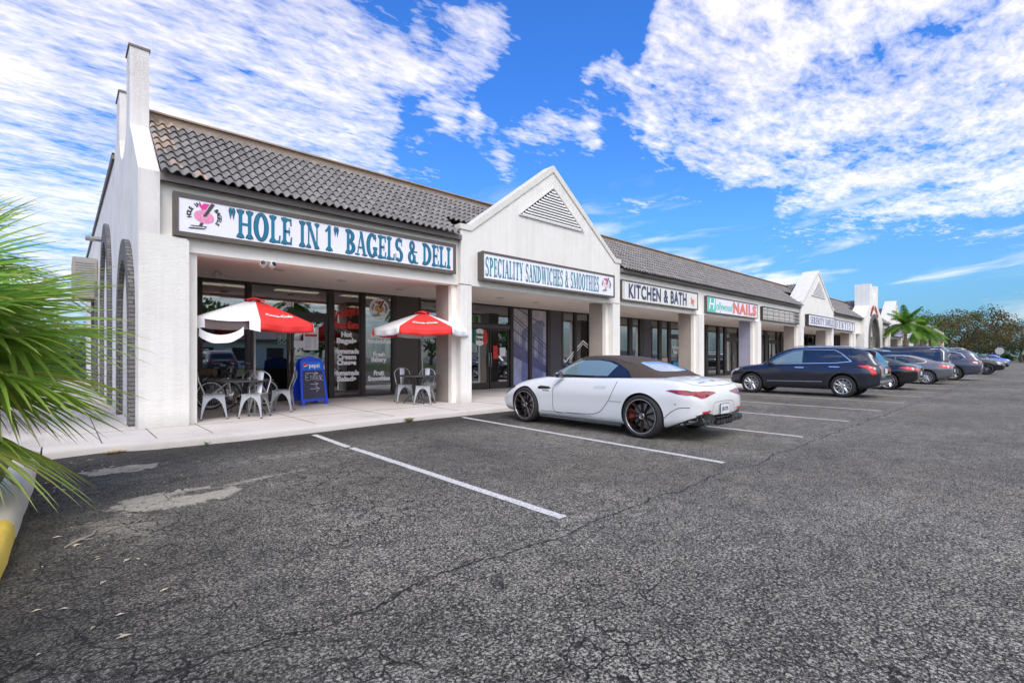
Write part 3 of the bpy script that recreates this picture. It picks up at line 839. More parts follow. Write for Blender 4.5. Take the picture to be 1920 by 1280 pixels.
rf = tile_slope('tiled_roof', (1.25, 10.16, 4.49), (1, 0, 0), (0, vy, vz), 98.4, vl, B, skip=skipg,
           old=lambda a, b, rr: (a < .18 and rr.random() < .4) or (b < .27 and a < 1.0 and rr.random() < .6) or (b > vl-.3 and a < .4))
for c, hw in ((37.73, 3.56), (52.8, 3.4), (63.6, 3.33)):
    for s_ in (-1, 1):
        tile_slope('tiled_roof', (c + s_*hw, 10.6, 4.45), (0, 1, 0), (-s_*hw, 0, 6.36-4.45), 2.6, math.hypot(hw, 1.91), B, seed=5, pitch=.22)
mb = MB(); mb.box(1.25, 99.8, 12.06, 12.3, 6.0, 6.20); mb.box(1.25, 99.8, 12.0, 12.36, 6.203, 6.235)
mb.build('ridge_coping', M['coping'], B)
boxo('flat_roof', 1.25, 99.8, 12.31, 34, 6.0, 6.1, M['gutter'], B)
mb = MB(); mb.add([(1.26, 10.3, 4.36), (99.7, 10.3, 4.36), (99.7, 12.2, 5.93), (1.26, 12.2, 5.93)], [(0, 1, 2, 3)])
mb.build('roof_deck', M['gutter'], B)
boxo('rear_wall', 1.25, 99.8, 33.7, 34, 0, 6.0, M['stucco'], B)
mb = MB(); mb.prism([(10.3, 0), (34, 0), (34, 6.3), (12.1, 6.3), (10.3, 4.9)], 'x', 99.3, 100.1); mb.build('end_wall', pmat('pinkish_stucco', (.62, .47, .45), .9, noise=.08), B)

# ---- shopfronts
def win(x0, x1, z0=S, z1=3.29, mat=None, fr=.035, bot=.08):
    m = MB()
    m.box(x0, x0+fr, YS-.05, YS+.05, z0, z1); m.box(x1-fr, x1, YS-.05, YS+.05, z0, z1)
    m.box(x0+fr, x1-fr, YS-.05, YS+.05, z0, z0+bot); m.box(x0+fr, x1-fr, YS-.05, YS+.05, z1-.06, z1)
    w = m.build('window', M['bronze'], B)
    m = MB(); m.box(x0+fr, x1-fr, YS-.006, YS+.006, z0+bot, z1-.06)
    m.build('glass_pane', mat or M['glass'], w)
    return w
def door(x0, x1, z1=2.35, hs=1, plate=None):
    m = MB(); fr = .06
    m.box(x0, x0+fr, YS-.03, YS+.03, S, z1); m.box(x1-fr, x1, YS-.03, YS+.03, S, z1)
    m.box(x0+fr, x1-fr, YS-.03, YS+.03, S, S+.25); m.box(x0+fr, x1-fr, YS-.03, YS+.03, z1-.08, z1)
    d = m.build('door', M['bronze'], B)
    m = MB(); m.box(x0+fr, x1-fr, YS-.006, YS+.006, S+.25, z1-.08); m.build('glass_pane', M['glass'], d)
    hx = x1-.03 if hs > 0 else x0+.03
    m = MB(); m.tube([(hx, YS-.03, S+.85), (hx, YS-.09, S+.85), (hx, YS-.09, S+1.35), (hx, YS-.03, S+1.35)], .014, 6)
    m.build('door_handle', M['steel'], d)
    return d
def mull(x, w=.05): boxo('mullion', x-w, x+w, YS-.07, YS+.07, S, 3.29, M['bronze'], B)
def panel(x0, x1, mat): boxo('wall_panel', x0, x1, YS-.06, YS+.1, S, 3.285, mat, B)
W = {}
# bagel shop
mull(2.48, .05); W['a'] = win(2.53, 3.56); mull(3.60, .04)
W['t1'] = win(3.64, 5.71, 2.52, 3.29, bot=.06); boxo('door_header', 3.64, 5.71, YS-.05, YS+.05, 2.40, 2.515, M['bronze'], B)
D1 = door(3.66, 4.63, 2.40, 1); D2 = door(4.69, 5.68, 2.40, -1); mull(5.78, .07)
W['b'] = win(5.85, 6.70); mull(6.76, .055); W['c'] = win(6.82, 7.78); mull(7.84, .055)
panel(7.9, 8.72, M['brownpanel']); mull(8.76, .03); W['d'] = win(8.79, 9.62, z1=3.24); panel(9.63, 9.9, M['brownpanel'])
W['t2'] = win(9.92, 12.85, 2.52, 3.29, bot=.06); boxo('door_header', 9.92, 12.85, YS-.05, YS+.05, 2.40, 2.515, M['darkpanel'], B)
door(9.95, 10.8, 2.40, 1); door(10.83, 11.78, 2.40, 1); door(11.84, 12.8, 2.40, -1); mull(12.93, .07)
mur1 = win(13.0, 13.90); mull(13.965, .06); mur2 = win(14.03, 14.97); mull(15.06, .09)
panel(15.15, 15.83, M['darkpanel']); mull(15.88, .05); W['e'] = win(15.94, 16.74); mull(16.80, .06); W['f'] = win(16.87, 17.74); mull(17.8, .05)
panel(17.85, 19.6, M['brownpanel'])
def run(items):
    for it in items:
        if it[0] == 'w': win(it[1], it[2])
        elif it[0] == 'd': win(it[1], it[2], 2.52, 3.29, bot=.06); boxo('door_header', it[1], it[2], YS-.05, YS+.05, 2.40, 2.515, M['bronze'], B); c = (it[1]+it[2])/2; door(it[1]+.02, c-.01, 2.4, 1); door(c+.01, it[2]-.02, 2.4, -1)
        elif it[0] == 'p': panel(it[1], it[2], it[3])
        elif it[0] == 'm': mull((it[1]+it[2])/2, abs(it[2]-it[1])/2)
run([('w', 19.62, 20.93), ('m', 20.93, 21.21), ('w', 21.21, 21.89), ('m', 21.89, 22.28), ('p', 22.28, 22.95, M['darkpanel']), ('w', 22.97, 23.75), ('m', 23.75, 24.02), ('w', 24.02, 24.75), ('m', 24.75, 25.0), ('d', 25.0, 26.9), ('p', 26.92, 29.0, M['brownpanel']),
     ('m', 29.1, 29.4), ('w', 29.46, 30.77), ('m', 30.77, 31.1), ('w', 31.1, 31.78), ('m', 31.78, 32.1), ('d', 32.1, 33.92), ('m', 33.92, 34.27), ('w', 34.27, 35.2), ('p', 35.22, 37.6, M['brownpanel']),
     ('w', 37.62, 38.63), ('m', 38.63, 39.15), ('d', 39.15, 41.0), ('m', 41.0, 41.25), ('w', 41.25, 41.9), ('m', 41.9, 42.2), ('w', 42.2, 43.1), ('p', 43.12, 46.9, M['brownpanel'])])
x = 46.95
while x < 98:
    run([('w', x, x+1.5), ('m', x+1.5, x+1.62), ('d', x+1.62, x+3.5), ('m', x+3.5, x+3.62), ('w', x+3.62, x+5.0), ('p', x+5.02, x+6.6, M['brownpanel'])]); x += 6.62
# interiors
mb = MB()
mb.box(1.3, 99, 14.2, 21.5, S-.03, S-.005); mb.build('interior_floor', M['infloor'], B)
mb = MB(); mb.box(1.3, 99, 14.41, 21.5, 3.30, 3.34); mb.build('interior_ceiling', M['inceil'], B)
mb = MB(); mb.box(1.3, 99, 21.5, 21.6, 0, 3.3); mb.build('interior_wall', M['inwall'], B)
mb = MB()
for x in (1.4, 9.75, 18.5, 28, 36.5, 45, 57, 66, 75, 84, 93): mb.box(x, x+.1, 14.2, 21.5, 0, 3.3)
mb.build('interior_wall', M['inwall'], B)
for i, x in enumerate((2.6, 4.6, 6.6, 8.3, 10.8, 13.2, 15.6, 20.5, 23.5, 26.4, 30.5, 33.5)):
    for y in ((15.0, 18.2) if i < 7 else (16.5,)):
        mb = MB(); mb.box(x, x+1.2, y, y+.3, 3.27, 3.299)
        mb.build('ceiling_light', M['lamp'], B)
# service counter, tables and shelving seen dimly through the glass
mb = MB(); mb.box(5.2, 9.2, 17.6, 18.3, S, 1.15); mb.box(5.1, 9.3, 17.5, 18.35, 1.152, 1.2)
mb.build('service_counter', M['steeldark'], B)
mb = MB()
for z in (.5, .92): mb.box(6.95, 7.75, 14.5, 15.0, z, z+.03)
for x in (6.97, 7.35, 7.7):
    for y in (14.52, 14.96): mb.box(x-.012, x+.012, y-.012, y+.012, S, .93)
mb.build('wire_rack', M['steel'], B)
mb = MB(); mb.box(7.0, 7.12, 14.6, 14.75, .96, 1.25); mb.box(7.22, 7.42, 14.6, 14.8, .96, 1.36); mb.box(7.5, 7.62, 14.6, 14.8, .96, 1.6)
mb.build('display_cards', M['paper'], B)
mb = MB(); mb.box(2.6, 4.2, 20.9, 21.45, S, 2.1); mb.box(10.5, 12.3, 18.5, 19.2, S, 1.2)
mb.build('interior_shelving', M['indark'], B)
# window lettering
def dec(txt, x, z, size, w, mat='whitevinyl', par=None, bold=.012, warp=None, name='window_lettering'):
    return text_obj(name, txt, wallM(x, YS-.010, z), size, M[mat], par, bold=bold, fitw=w, thick=.002, warp=warp)
wb = W['b']; wc = W['c']
dec("201", 4.625, 2.77, .17, .24, par=W['t1'])
for t, z, w in (("Hot", 1.99, .34), ("Bagels", 1.80, .62), ("Homemade", 1.49, .78), ("Cream", 1.32, .60), ("Cheese", 1.155, .60), ("Homemade", .845, .78), ("Salads", .67, .60)):
    dec(t, 6.27, z, .20, w, par=wb)
for t, z, w in (("Specialty", 1.99, .66), ("Sandwiches", 1.81, .82), ("Fresh", 1.40, .40), ("Bakery", 1.24, .52), ("Fruit", .82, .36), ("Smoothies", .65, .76)):
    dec(t, 7.32, z, .19, w, par=wc)
dec("Brooklyn's", 6.26, 2.58, .30, .80, 'redvinyl', wb, warp=lambda x, y: (x, y*1.25 + .10*math.sin((x+.4)*2.0) + .10*x))
dec("Best Eats", 6.26, 2.27, .27, .80, 'redvinyl', wb, bold=.018)

def logo(name, cx, cz, y, s, parent, donut, flag):
    """ring shaped bun on a golf pin with curved lettering; s = ring radius scale"""
    mb = MB()
    def ell(rx, ry, n=36): return [(rx*math.cos(2*math.pi*k/n), ry*math.sin(2*math.pi*k/n)) for k in range(n)]
    o = ell(.48*s, .34*s); i = ell(.13*s, .07*s); n = len(o)
    def T(p, dx=0, dz=0, a=-.12): return (cx+dx + p[0]*math.cos(a) - p[1]*math.sin(a), cz+dz + p[0]*math.sin(a) + p[1]*math.cos(a))
    O = [T(p) for p in o]; I = [T(p, .02*s, .05*s) for p in i]
    mb.add([(x, y-.004, z) for x, z in O] + [(x, y-.004, z) for x, z in I], [(k, (k+1) % n, n+(k+1) % n, n+k) for k in range(n)])
    lg = mb.build(name, donut, parent, fix=False)
    mb = MB()
    mb.prism([(cx-.06*s, cz+.02*s), (cx+.10*s, cz+.02*s), (cx+.52*s, cz+.76*s), (cx+.34*s, cz+.80*s)], 'y', y-.007, y-.005)
    mb.prism([(cx-.25*s, cz-.50*s), (cx-.10*s, cz-.50*s), (cx-.02*s, cz-.34*s), (cx-.16*s, cz-.34*s)], 'y', y-.0072, y-.005)
    mb.prism([(cx-.72*s, cz-.74*s), (cx+.02*s, cz-.68*s), (cx+.14*s, cz-.50*s), (cx-.60*s, cz-.54*s)], 'y', y-.0066, y-.0052)
    mb.build('golf_pin', M['shaft'], lg)
    mb = MB(); mb.prism([(cx+.06*s, cz+.36*s), (cx+.02*s, cz+.42*s), (cx-.10*s, cz+.36*s), (cx-.30*s, cz+.68*s), (cx-.12*s, cz+.62*s), (cx+.0*s, cz+.74*s), (cx+.26*s, cz+.74*s)], 'y', y-.0062, y-.005)
    mb.build('flag', flag, lg)
    def curved(txt, a0, a1, r, inward):
        m_ = MB(); k = len(txt)
        for q, ch in enumerate(txt):
            if ch == ' ': continue
            a = R(a0 + (a1-a0)*q/(k-1))
            vs, fs = text_polys(ch, .28*s, .012*s)
            rot = a - math.pi/2
            ox, oz = cx+.02*s + r*s*math.cos(a)*1.02, cz+.05*s + r*s*math.sin(a)*.88
            m_.add([(ox + vx*math.cos(rot) - vy_*math.sin(rot), y-.0058, oz + vx*math.sin(rot) + vy_*math.cos(rot)) for vx, vy_ in vs], fs)
        m_.build('curved_lettering', M['black'], lg, fix=False)
    curved("HOLE IN", 190, 112, .70, 0); curved("BAGELS", 38, -32, .70, 0)
    vs, fs = text_polys("BROOKLYN'S BEST", .085*s, .004*s)
    m_ = MB(); m_.add([(cx-.30*s + x_, y-.0075, cz-.62*s + z_ + x_*.06) for x_, z_ in vs], fs); m_.build('base_lettering', M['whitevinyl'], lg, fix=False)
    return lg
# round window sticker
mb = MB(); mb.prism([(7.33+.33*math.cos(R(t)), 2.83+.33*math.sin(R(t))) for t in range(0, 360, 12)], 'y', YS-.012, YS-.008)
st = mb.build('round_sticker', M['whitevinyl'], wc)
lg = logo('bagel_emblem', 7.33, 2.83, YS-.013, .33, wc, M['bagel'], M['redvinyl'])
# menu, small notices
mb = MB(); mb.box(5.0, 5.42, YS-.034, YS-.031, 1.52, 2.15); mn = mb.build('menu_poster', M['paper'], D2)
mb = MB(); mb.box(5.04, 5.38, YS-.037, YS-.0345, 1.90, 1.97); mb.build('menu_heading', M['redvinyl'], mn)
mb = MB()
for i in range(9): mb.box(5.05, 5.22, YS-.036, YS-.0345, 1.56+.036*i, 1.57+.036*i); mb.box(5.28, 5.37, YS-.036, YS-.0345, 1.56+.036*i, 1.57+.036*i)
mb.build('menu_lines', M['metalgrey'], mn)
mb = MB()
for i in range(2):
    for j in range(3): mb.tube([(4.36+.12*i+.045*math.cos(R(t)), YS-.036, 1.72+.12*j+.045*math.sin(R(t))) for t in range(0, 360, 30)], .008, 4, closed=True)
mb.build('delivery_stickers', pmat('sticker_green', (.45, .62, .45), .6), D1)
mb = MB(); mb.box(4.74, 5.0, YS-.036, YS-.034, 1.58, 1.78); mb.build('notice', M['paper'], D2)
# door stickers of the second entrance
mb = MB(); mb.prism([(11.35+.20*math.cos(R(t))*1.5, 2.05+.32*math.sin(R(t))) for t in range(0, 360, 20)], 'y', YS-.035, YS-.032)
st = mb.build('window_sticker', M['whitevinyl'], B)
mb = MB(); mb.prism([(11.52, 2.36), (11.70, 2.25), (11.72, 1.85), (11.56, 1.72), (11.50, 1.9)], 'y', YS-.038, YS-.036); mb.prism([(12.0, 1.25), (12.22, 1.25), (12.22, 1.75), (12.0, 1.75)], 'y', YS-.038, YS-.036)
mb.build('sticker_red', M['redvinyl'], st)
mb = MB(); mb.prism([(11.05, 2.3), (11.18, 2.36), (11.16, 1.8), (11.05, 1.86)], 'y', YS-.038, YS-.036); mb.build('sticker_green', pmat('flag_green', (.01, .2, .12), .6), st)
vs_ = text_obj('sticker_lettering', "Italian\nBread", wallM(11.35, YS-.039, 2.06), .17, M['black'], st, bold=.006, fitw=.34)
mb = MB(); mb.box(12.32, 12.62, YS-.036, YS-.033, 1.35, 1.68); mb.build('notice', M['paper'], B)
# bridge mural on the two narrow windows (printed film)
def muralmat(name, base, top):
    m, nt, b = newmat(name); L = nt.links.new
    tc = nn(nt, 'ShaderNodeTexCoord'); sp = nn(nt, 'ShaderNodeSeparateXYZ'); L(tc.outputs['Object'], sp.inputs[0])
    r = nn(nt, 'ShaderNodeMapRange'); r.inputs[1].default_value = .2; r.inputs[2].default_value = 3.2; L(sp.outputs[2], r.inputs[0])
    mx = nn(nt, 'ShaderNodeMix', data_type='RGBA'); L(r.outputs[0], mx.inputs[0]); mx.inputs[6].default_value = (*base, 1); mx.inputs[7].default_value = (*top, 1)
    n = nn(nt, 'ShaderNodeTexNoise'); n.inputs['Scale'].default_value = 3; n.inputs['Detail'].default_value = 7; L(tc.outputs['Object'], n.inputs[0])
    rr = nn(nt, 'ShaderNodeMapRange'); rr.inputs[1].default_value = .3; rr.inputs[2].default_value = .7; rr.inputs[3].default_value = .75; rr.inputs[4].default_value = 1.2; L(n.outputs[0], rr.inputs[0])
    sc = nn(nt, 'ShaderNodeVectorMath', operation='SCALE'); L(mx.outputs[2], sc.inputs[0]); L(rr.outputs[0], sc.inputs['Scale']); L(sc.outputs[0], b.inputs[0])
    b.inputs['Roughness'].default_value = .5
    return m
MS = muralmat('mural_sky', (.34, .36, .60), (.50, .46, .48)); MD = muralmat('mural_deck', (.08, .09, .26), (.16, .15, .20)); MT = muralmat('mural_tower', (.16, .18, .42), (.22, .23, .28)); MC = pmat('mural_cable', (.07, .07, .12), .6)
def clipx(poly, a, b):
    for lim, sg in ((a, 1), (b, -1)):
        out = []
        for i in range(len(poly)):
            p, q = poly[i-1], poly[i]
            ip, iq = sg*(p[0]-lim) >= 0, sg*(q[0]-lim) >= 0
            if ip != iq:
                t = (lim-p[0])/(q[0]-p[0]); out.append((lim, p[1]+t*(q[1]-p[1])))
            if iq: out.append(q)
        poly = out
        if not poly: return []
    return poly
for wn, a, b in ((mur1, 13.04, 13.86), (mur2, 14.07, 14.93)):
    mb = MB(); mb.box(a, b, YS-.012, YS-.008, .22, 3.22); mu = mb.build('bridge_mural', MS, wn)
    def shp(nm, polys, mat, lay):
        m_ = MB()
        for p in polys:
            c_ = clipx(p, a, b)
            if len(c_) > 2: m_.prism(c_, 'y', YS-.012-.0018*lay, YS-.0122)
        if m_.v: m_.build(nm, mat, mu)
    line = lambda x0, z0, x1, z1, w=.02: [(x0, z0-w), (x1, z1-w), (x1, z1+w), (x0, z0+w)]
    # tower with two pointed arches, deck and stay cables
    shp('mural_tower', [[(13.50, .22), (14.75, .22), (14.75, 2.55), (14.85, 2.62), (14.80, 2.78), (14.60, 2.85), (14.42, 2.78), (13.62, 2.42), (13.50, 2.35)]], MT, 1)
    shp('mural_arch', [[(13.70, 1.35), (13.88, 1.35), (13.88, 1.9), (13.80, 2.1), (13.70, 1.9)], [(14.20, .9), (14.42, .9), (14.42, 1.95), (14.33, 2.2), (14.20, 1.95)], [(13.0, .22), (13.25, .22), (13.25, 1.0), (13.0, 1.05)]], MS, 2)
    shp('mural_deck', [[(13.0, 2.0), (15.0, .90), (15.0, .62), (13.0, 1.35)]], MD, 3)
    shp('mural_cable', [line(13.0, 3.0, 15.0, 1.75), line(13.0, 2.86, 15.0, 1.6), line(13.0, 2.45, 15.0, 1.2), line(13.3, 3.22, 14.6, 2.7), line(13.0, 2.05, 15.0, .98, .012)] + [line(13.0+.12*i, 2.9-.075*i, 13.0+.12*i+.01, 1.95-.07*i, .01) for i in range(0)], MC, 4)
    m_ = MB()
    for i in range(15):
        x = 13.05 + i*.13
        if a < x < b: m_.box(x-.006, x+.006, YS-.021, YS-.0195, 1.93-.55*(x-13), 2.75-.62*(x-13))
    if m_.v: m_.build('mural_hanger', MC, mu)
# star and lettering sticker on the glazing beside the mural
def wrapstrip(pts, w, y, mat, par, nm):
    m_ = MB()
    for (x0, z0), (x1, z1) in zip(pts[:-1], pts[1:]):
        dx, dz = x1-x0, z1-z0; d = math.hypot(dx, dz); nx, nz = -dz/d*w, dx/d*w
        m_.prism([(x0-nx, z0-nz), (x1-nx, z1-nz), (x1+nx, z1+nz), (x0+nx, z0+nz)], 'y', y-.001, y)
    return m_.build(nm, mat, par)
wrapstrip([(16.05, 1.02), (17.35, 2.05), (17.72, 1.85)], .03, YS-.010, M['whitevinyl'], W['e'], 'star_outline')
wrapstrip([(16.45, 1.20), (17.35, 1.92), (17.72, 1.72)], .02, YS-.012, M['whitevinyl'], W['e'], 'star_outline')
wrapstrip([(16.05, 1.02), (16.42, 1.02), (16.42, .25)], .05, YS-.0125, pmat('star_blue', (.02, .03, .22), .5), W['e'], 'star_edge')
dec("E-MC", 17.32, .98, .42, .82, 'redvinyl', W['f'], bold=.03)
# posters by the bath shop
mb = MB(); mb.box(24.1, 24.7, YS-.014, YS-.01, .75, 1.25); mb.build('shop_poster', pmat('poster_skin', (.62, .42, .36), .6), B)
mb = MB(); mb.box(25.25, 25.8, YS-.04, YS-.035, .72, 1.02); mb.build('shop_poster', pmat('poster_blue', (.02, .36, .60), .6), B)
mb = MB(); mb.box(23.05, 23.6, YS-.014, YS-.01, .6, .95); mb.build('shop_poster', pmat('poster_green', (.08, .45, .36), .6), B)
text_obj('door_lettering', "Refined\nBath", wallM(25.5, YS-.04, 1.72), .26, M['whitevinyl'], B, bold=.006)
# recessed lights and sprinklers on the soffit
for i, (x, y) in enumerate([(3.6, 11.6), (5.3, 12.2), (7.2, 12.6), (10.7, 12.2), (12.6, 12.4), (17.0, 12.2), (23.6, 12.2), (30, 12.2), (36.5, 12.2), (43, 12.2)]):
    mb = MB(); mb.lathe([(.11, 3.292), (.12, 3.27), (.09, 3.262), (.085, 3.28), (0, 3.283)], 16, Matrix.Translation((x, y, 0)))
    mb.build('soffit_light', M['metalwhite'], B)
# ------------------------------------------------------------------ sign boxes
def signbox(x0, x1, z0, z1, yf, yb, label, face, frame=None, fr=.055, group=None):
    t = empty('shop_sign', ((x0+x1)/2, yb, z0), label=label, cat='sign', group=group)
    ox = t.location.copy()
    class P: pass
    T = Matrix.Translation(-ox)
    frame = frame or M['signframe']
    def bld(mb, nm, mt):
        mb.v = [tuple(T @ Vector(v)) for v in mb.v]
        return mb.build(nm, mt, t)
    m = MB(); m.box(x0+.01, x1-.01, yf+.035, yb-.002, z0+.01, z1-.01); bld(m, 'sign_case', frame)
    m = MB(); m.box(x0, x1, yf, yf+.035, z0, z0+fr); m.box(x0, x1, yf, yf+.035, z1-fr, z1)
    m.box(x0, x0+fr, yf, yf+.035, z0+fr, z1-fr); m.box(x1-fr, x1, yf, yf+.035, z0+fr, z1-fr)
    bld(m, 'sign_frame', frame)
    m = MB(); m.box(x0+fr, x1-fr, yf+.015, yf+.034, z0+fr, z1-fr); fo = bld(m, 'sign_face', face)
    return t, fo, -ox
def shift(o, d):
    for v in o.data.vertices: v.co += d
    return o
def shift_tree(o, d):
    shift(o, d)
    for c in KIDS.get(o.name, []): shift_tree(c, d)

t, fo, d = signbox(1.43, 7.50, 3.46, 4.23, 10.27, 10.5, 'long white sign reading "HOLE IN 1" BAGELS & DELI in teal with a pink ring emblem', M['signface'], fr=.085)
o = serif_text('sign_lettering', '"HOLE IN 1" BAGELS & DELI', 2.30, 7.33, 10.282, 3.59, 4.10, [M['teal'], M['tealdark']], fo, edge=True); shift(o, d)
lg = logo('ring_emblem', 1.90, 3.86, 10.284, .33, fo, M['pink'], M['magenta']); shift_tree(lg, d)

t, fo, d = signbox(8.22, 14.15, 3.37, 4.15, 10.08, 10.3, 'white sign on the large near gable reading SPECIALITY SANDWICHES & SMOOTHIES in teal', M['signface'], fr=.06)
o = serif_text('sign_lettering', 'SPECIALITY SANDWICHES & SMOOTHIES', 8.34, 13.27, 10.094, 3.50, 4.00, [M['teal2'], M['tealdark']], fo, edge=True, ew=.006, track=.12); shift(o, d)
lg = logo('ring_emblem', 13.68, 3.78, 10.095, .31, fo, pmat('faded_pink', (.75, .52, .52), .6), M['magenta']); shift_tree(lg, d)
m = MB(); m.box(11.17, 11.18, 10.09, 10.0945, 3.43, 4.09); o = m.build('panel_seam', M['metalgrey'], fo); shift(o, d)

t, fo, d = signbox(14.85, 20.62, 3.37, 4.13, 10.28, 10.5, 'cream sign in a brown frame reading KITCHEN & BATH in heavy navy capitals', M['signcream'], fr=.05)
o = text_obj('sign_lettering', "KITCHEN & BATH", wallM(17.45, 10.29, 3.73), .60, M['navy'], fo, bold=.018, fitw=4.3, thick=.008, space=1.12, warp=lambda x, y: (x, y*1.18)); shift(o, d)
o = text_obj('small_lettering', "by", wallM(20.15, 10.29, 3.73), .38, M['redfade'], fo, bold=.02, fitw=.3, thick=.008); shift(o, d)
m = MB(); m.box(14.99, 15.02, 10.285, 10.292, 3.45, 4.05); o = m.build('panel_seam', M['metalgrey'], fo); shift(o, d)

t, fo, d = signbox(21.45, 27.25, 3.33, 4.10, 10.28, 10.5, 'white nail salon sign with an aqua script word and NAILS in faded red capitals', M['signface'], fr=.05)
m = MB(); m.box(21.55, 22.35, 10.288, 10.293, 3.40, 4.03); o = m.build('aqua_square', M['aqua'], fo); shift(o, d)
sh = lambda x, y: (x+y*.28, y*1.15)
o = text_obj('script_initial', "H", wallM(21.95, 10.286, 3.72), .62, M['whitevinyl'], fo, bold=.006, fitw=.5, warp=sh, thick=.006); shift(o, d)
o = text_obj('script_lettering', "ollywood", wallM(23.25, 10.29, 3.68), .46, M['aqua'], fo, bold=.004, fitw=1.7, warp=sh, thick=.006); shift(o, d)
o = text_obj('sign_lettering', "NAILS", wallM(25.65, 10.29, 3.70), .62, M['redfade'], fo, bold=.035, fitw=2.85, thick=.006, space=1.15, warp=lambda x, y: (x, y*1.12)); shift(o, d)

t, fo, d = signbox(27.95, 33.85, 3.31, 4.07, 10.28, 10.5, 'empty sign box with its face missing, bare tubes and brackets showing', pmat('dirty_white', (.42, .40, .36), .8, noise=.3, nscale=5), frame=M['bronze'], fr=.05)
m = MB()
for z in (3.48, 3.68, 3.90): m.tube([(28.05, 10.285, z), (33.75, 10.285, z)], .018, 6)
o = m.build('fluorescent_tube', M['metalwhite'], fo); shift(o, d)
m = MB()
for x in (28.6, 29.5, 30.4, 31.3, 32.1, 32.8, 33.4): m.box(x, x+.05, 10.287, 10.294, 3.37, 4.0)
m.box(33.0, 33.7, 10.288, 10.2935, 3.37, 4.0)
o = m.build('bracket', M['signframe'], fo); shift(o, d)

t, fo, d = signbox(34.95, 40.8, 3.31, 4.05, 10.08, 10.3, 'weathered white sign on the second gable reading SERENITY SMILES', M['signface'], frame=M['bronze'], fr=.05)
o = serif_text('sign_lettering', 'SERENITY SMILES', 35.3, 40.6, 10.092, 3.46, 3.90, [pmat('grey_letters', (.10, .11, .16), .5), M['black']], fo); shift(o, d)
t, fo, d = signbox(41.35, 47.1, 3.31, 4.05, 10.28, 10.5, 'white sign right of the second gable reading DENTIST in thin outlined capitals', M['signface'], frame=M['bronze'], fr=.05)
o = serif_text('sign_lettering', 'DENTIST', 41.7, 46.7, 10.29, 3.44, 3.94, [pmat('grey_letters_pale', (.16, .16, .17), .5), M['black']], fo, track=.35); shift(o, d)
def strokes(x0, x1, z0, z1, y, mat, fo, d, seed):
    rn = random.Random(seed); m = MB(); x = x0
    while x < x1:
        w = rn.uniform(.05, .12); m.box(x, x+w, y-.004, y, z0+rn.uniform(0, .1), z1-rn.uniform(0, .1)); x += w + rn.uniform(.12, .3)
    o = m.build('sign_strokes', mat, fo); shift(o, d)
purp = pmat('purple_letters', (.09, .06, .17), .5)
for i, (x0, x1, yf, yb, lab, fc, sm) in enumerate([
    (56.5, 60.1, 10.28, 10.5, 'old tan sign box just right of the arched tower', pmat('old_tan_face', (.38, .31, .22), .7, noise=.4, nscale=3), M['signframe']),
    (61.1, 66.2, 10.08, 10.3, 'pale violet sign with dark strokes on the farthest gable, behind the palms', pmat('pale_violet_face', (.44, .40, .56), .6, noise=.1), purp),
    (67.2, 73.0, 10.28, 10.5, 'white sign with purple strokes right of the farthest gable', M['signface'], purp),
    (73.8, 79.6, 10.28, 10.5, 'white sign box seen between the two palm trunks', M['signface'], M['metalgrey']),
    (80.4, 86.2, 10.28, 10.5, 'cream sign box behind the right palm', M['signcream'], M['metalgrey']),
    (87.0, 92.8, 10.28, 10.5, 'grey sign box next to the last red one', M['metalgrey'], M['black']),
    (93.6, 99.0, 10.28, 10.5, 'faded red sign box at the far end of the plaza', pmat('pinkred_face', (.60, .22, .20), .6), M['redvinyl'])]):
    t, fo, d = signbox(x0, x1, 3.33, 4.05, yf, yb, lab, fc, frame=M['bronze'], fr=.06)
    strokes(x0+.3, x1-.3, 3.5, 3.9, yf+.013, sm, fo, d, i)

# ------------------------------------------------------------------ fixtures
t = empty('security_camera', (3.02, 10.46, 3.2), label='pair of white turret cameras with black lenses under the beam below the bagel sign', cat='camera')
m = MB(); m.box(-.13, .13, -.02, .05, -.0, .03); m.build('bracket', M['metalwhite'], t)
for dx in (-.085, .085):
    Mx = Matrix.Translation((dx, -.02, -.045)) @ Matrix.Rotation(R(70), 4, 'X') @ Matrix.Rotation(dx*3, 4, 'Y')
    m = MB(); m.lathe([(0, -.07), (.045, -.065), (.062, -.03), (.065, .04), (.058, .065), (.048, .07)], 20, Mx); h = m.build('camera_head', M['metalwhite'], t)
    m = MB(); m.lathe([(.048, .069), (.03, .066), (0, .06)], 20, Mx); m.build('lens', M['black'], h)
t = empty('flood_light', (2.62, 12.75, 3.28), label='small white twin flood light on the soffit above the first window', cat='light')
m = MB(); m.box(-.05, .05, -.04, .04, -.02, .008); m.build('base', M['metalwhite'], t)
for dx in (-.075, .075):
    Mx = Matrix.Translation((dx, -.03, -.075)) @ Matrix.Rotation(R(130), 4, 'X') @ Matrix.Rotation(dx*5, 4, 'Y')
    m = MB(); m.lathe([(0, -.05), (.025, -.045), (.03, 0), (.05, .06), (.04, .062), (0, .05)], 16, Mx); m.build('lamp_head', M['metalwhite'], t)
t = empty('wall_light', (.90, 20.5, 5.08), label='flat grey wall light high on the end wall beside the tall arch', cat='light')
m = MB(); m.box(-.34, .04, -.2, .2, -.03, .05); m.build('housing', M['metalgrey'], t)
m = MB(); m.box(-.32, -.1, -.17, .17, -.05, -.031); m.build('lens', M['metalwhite'], t)
t = empty('condenser_unit', (.9, 22.6, 3.5), label='boxy beige air conditioning unit bracketed on the end wall behind the palm', cat='air conditioner')
m = MB(); m.box(-.62, .03, 0, 2.2, 0, 1.28); m.build('case', pmat('beige_metal', (.36, .33, .29), .6, noise=.12, nscale=4), t)
m = MB()
for k in range(12): m.box(-.55, -.05, -.02, -.002, .15+k*.085, .19+k*.085)
m.build('grille', M['metalgrey'], t)
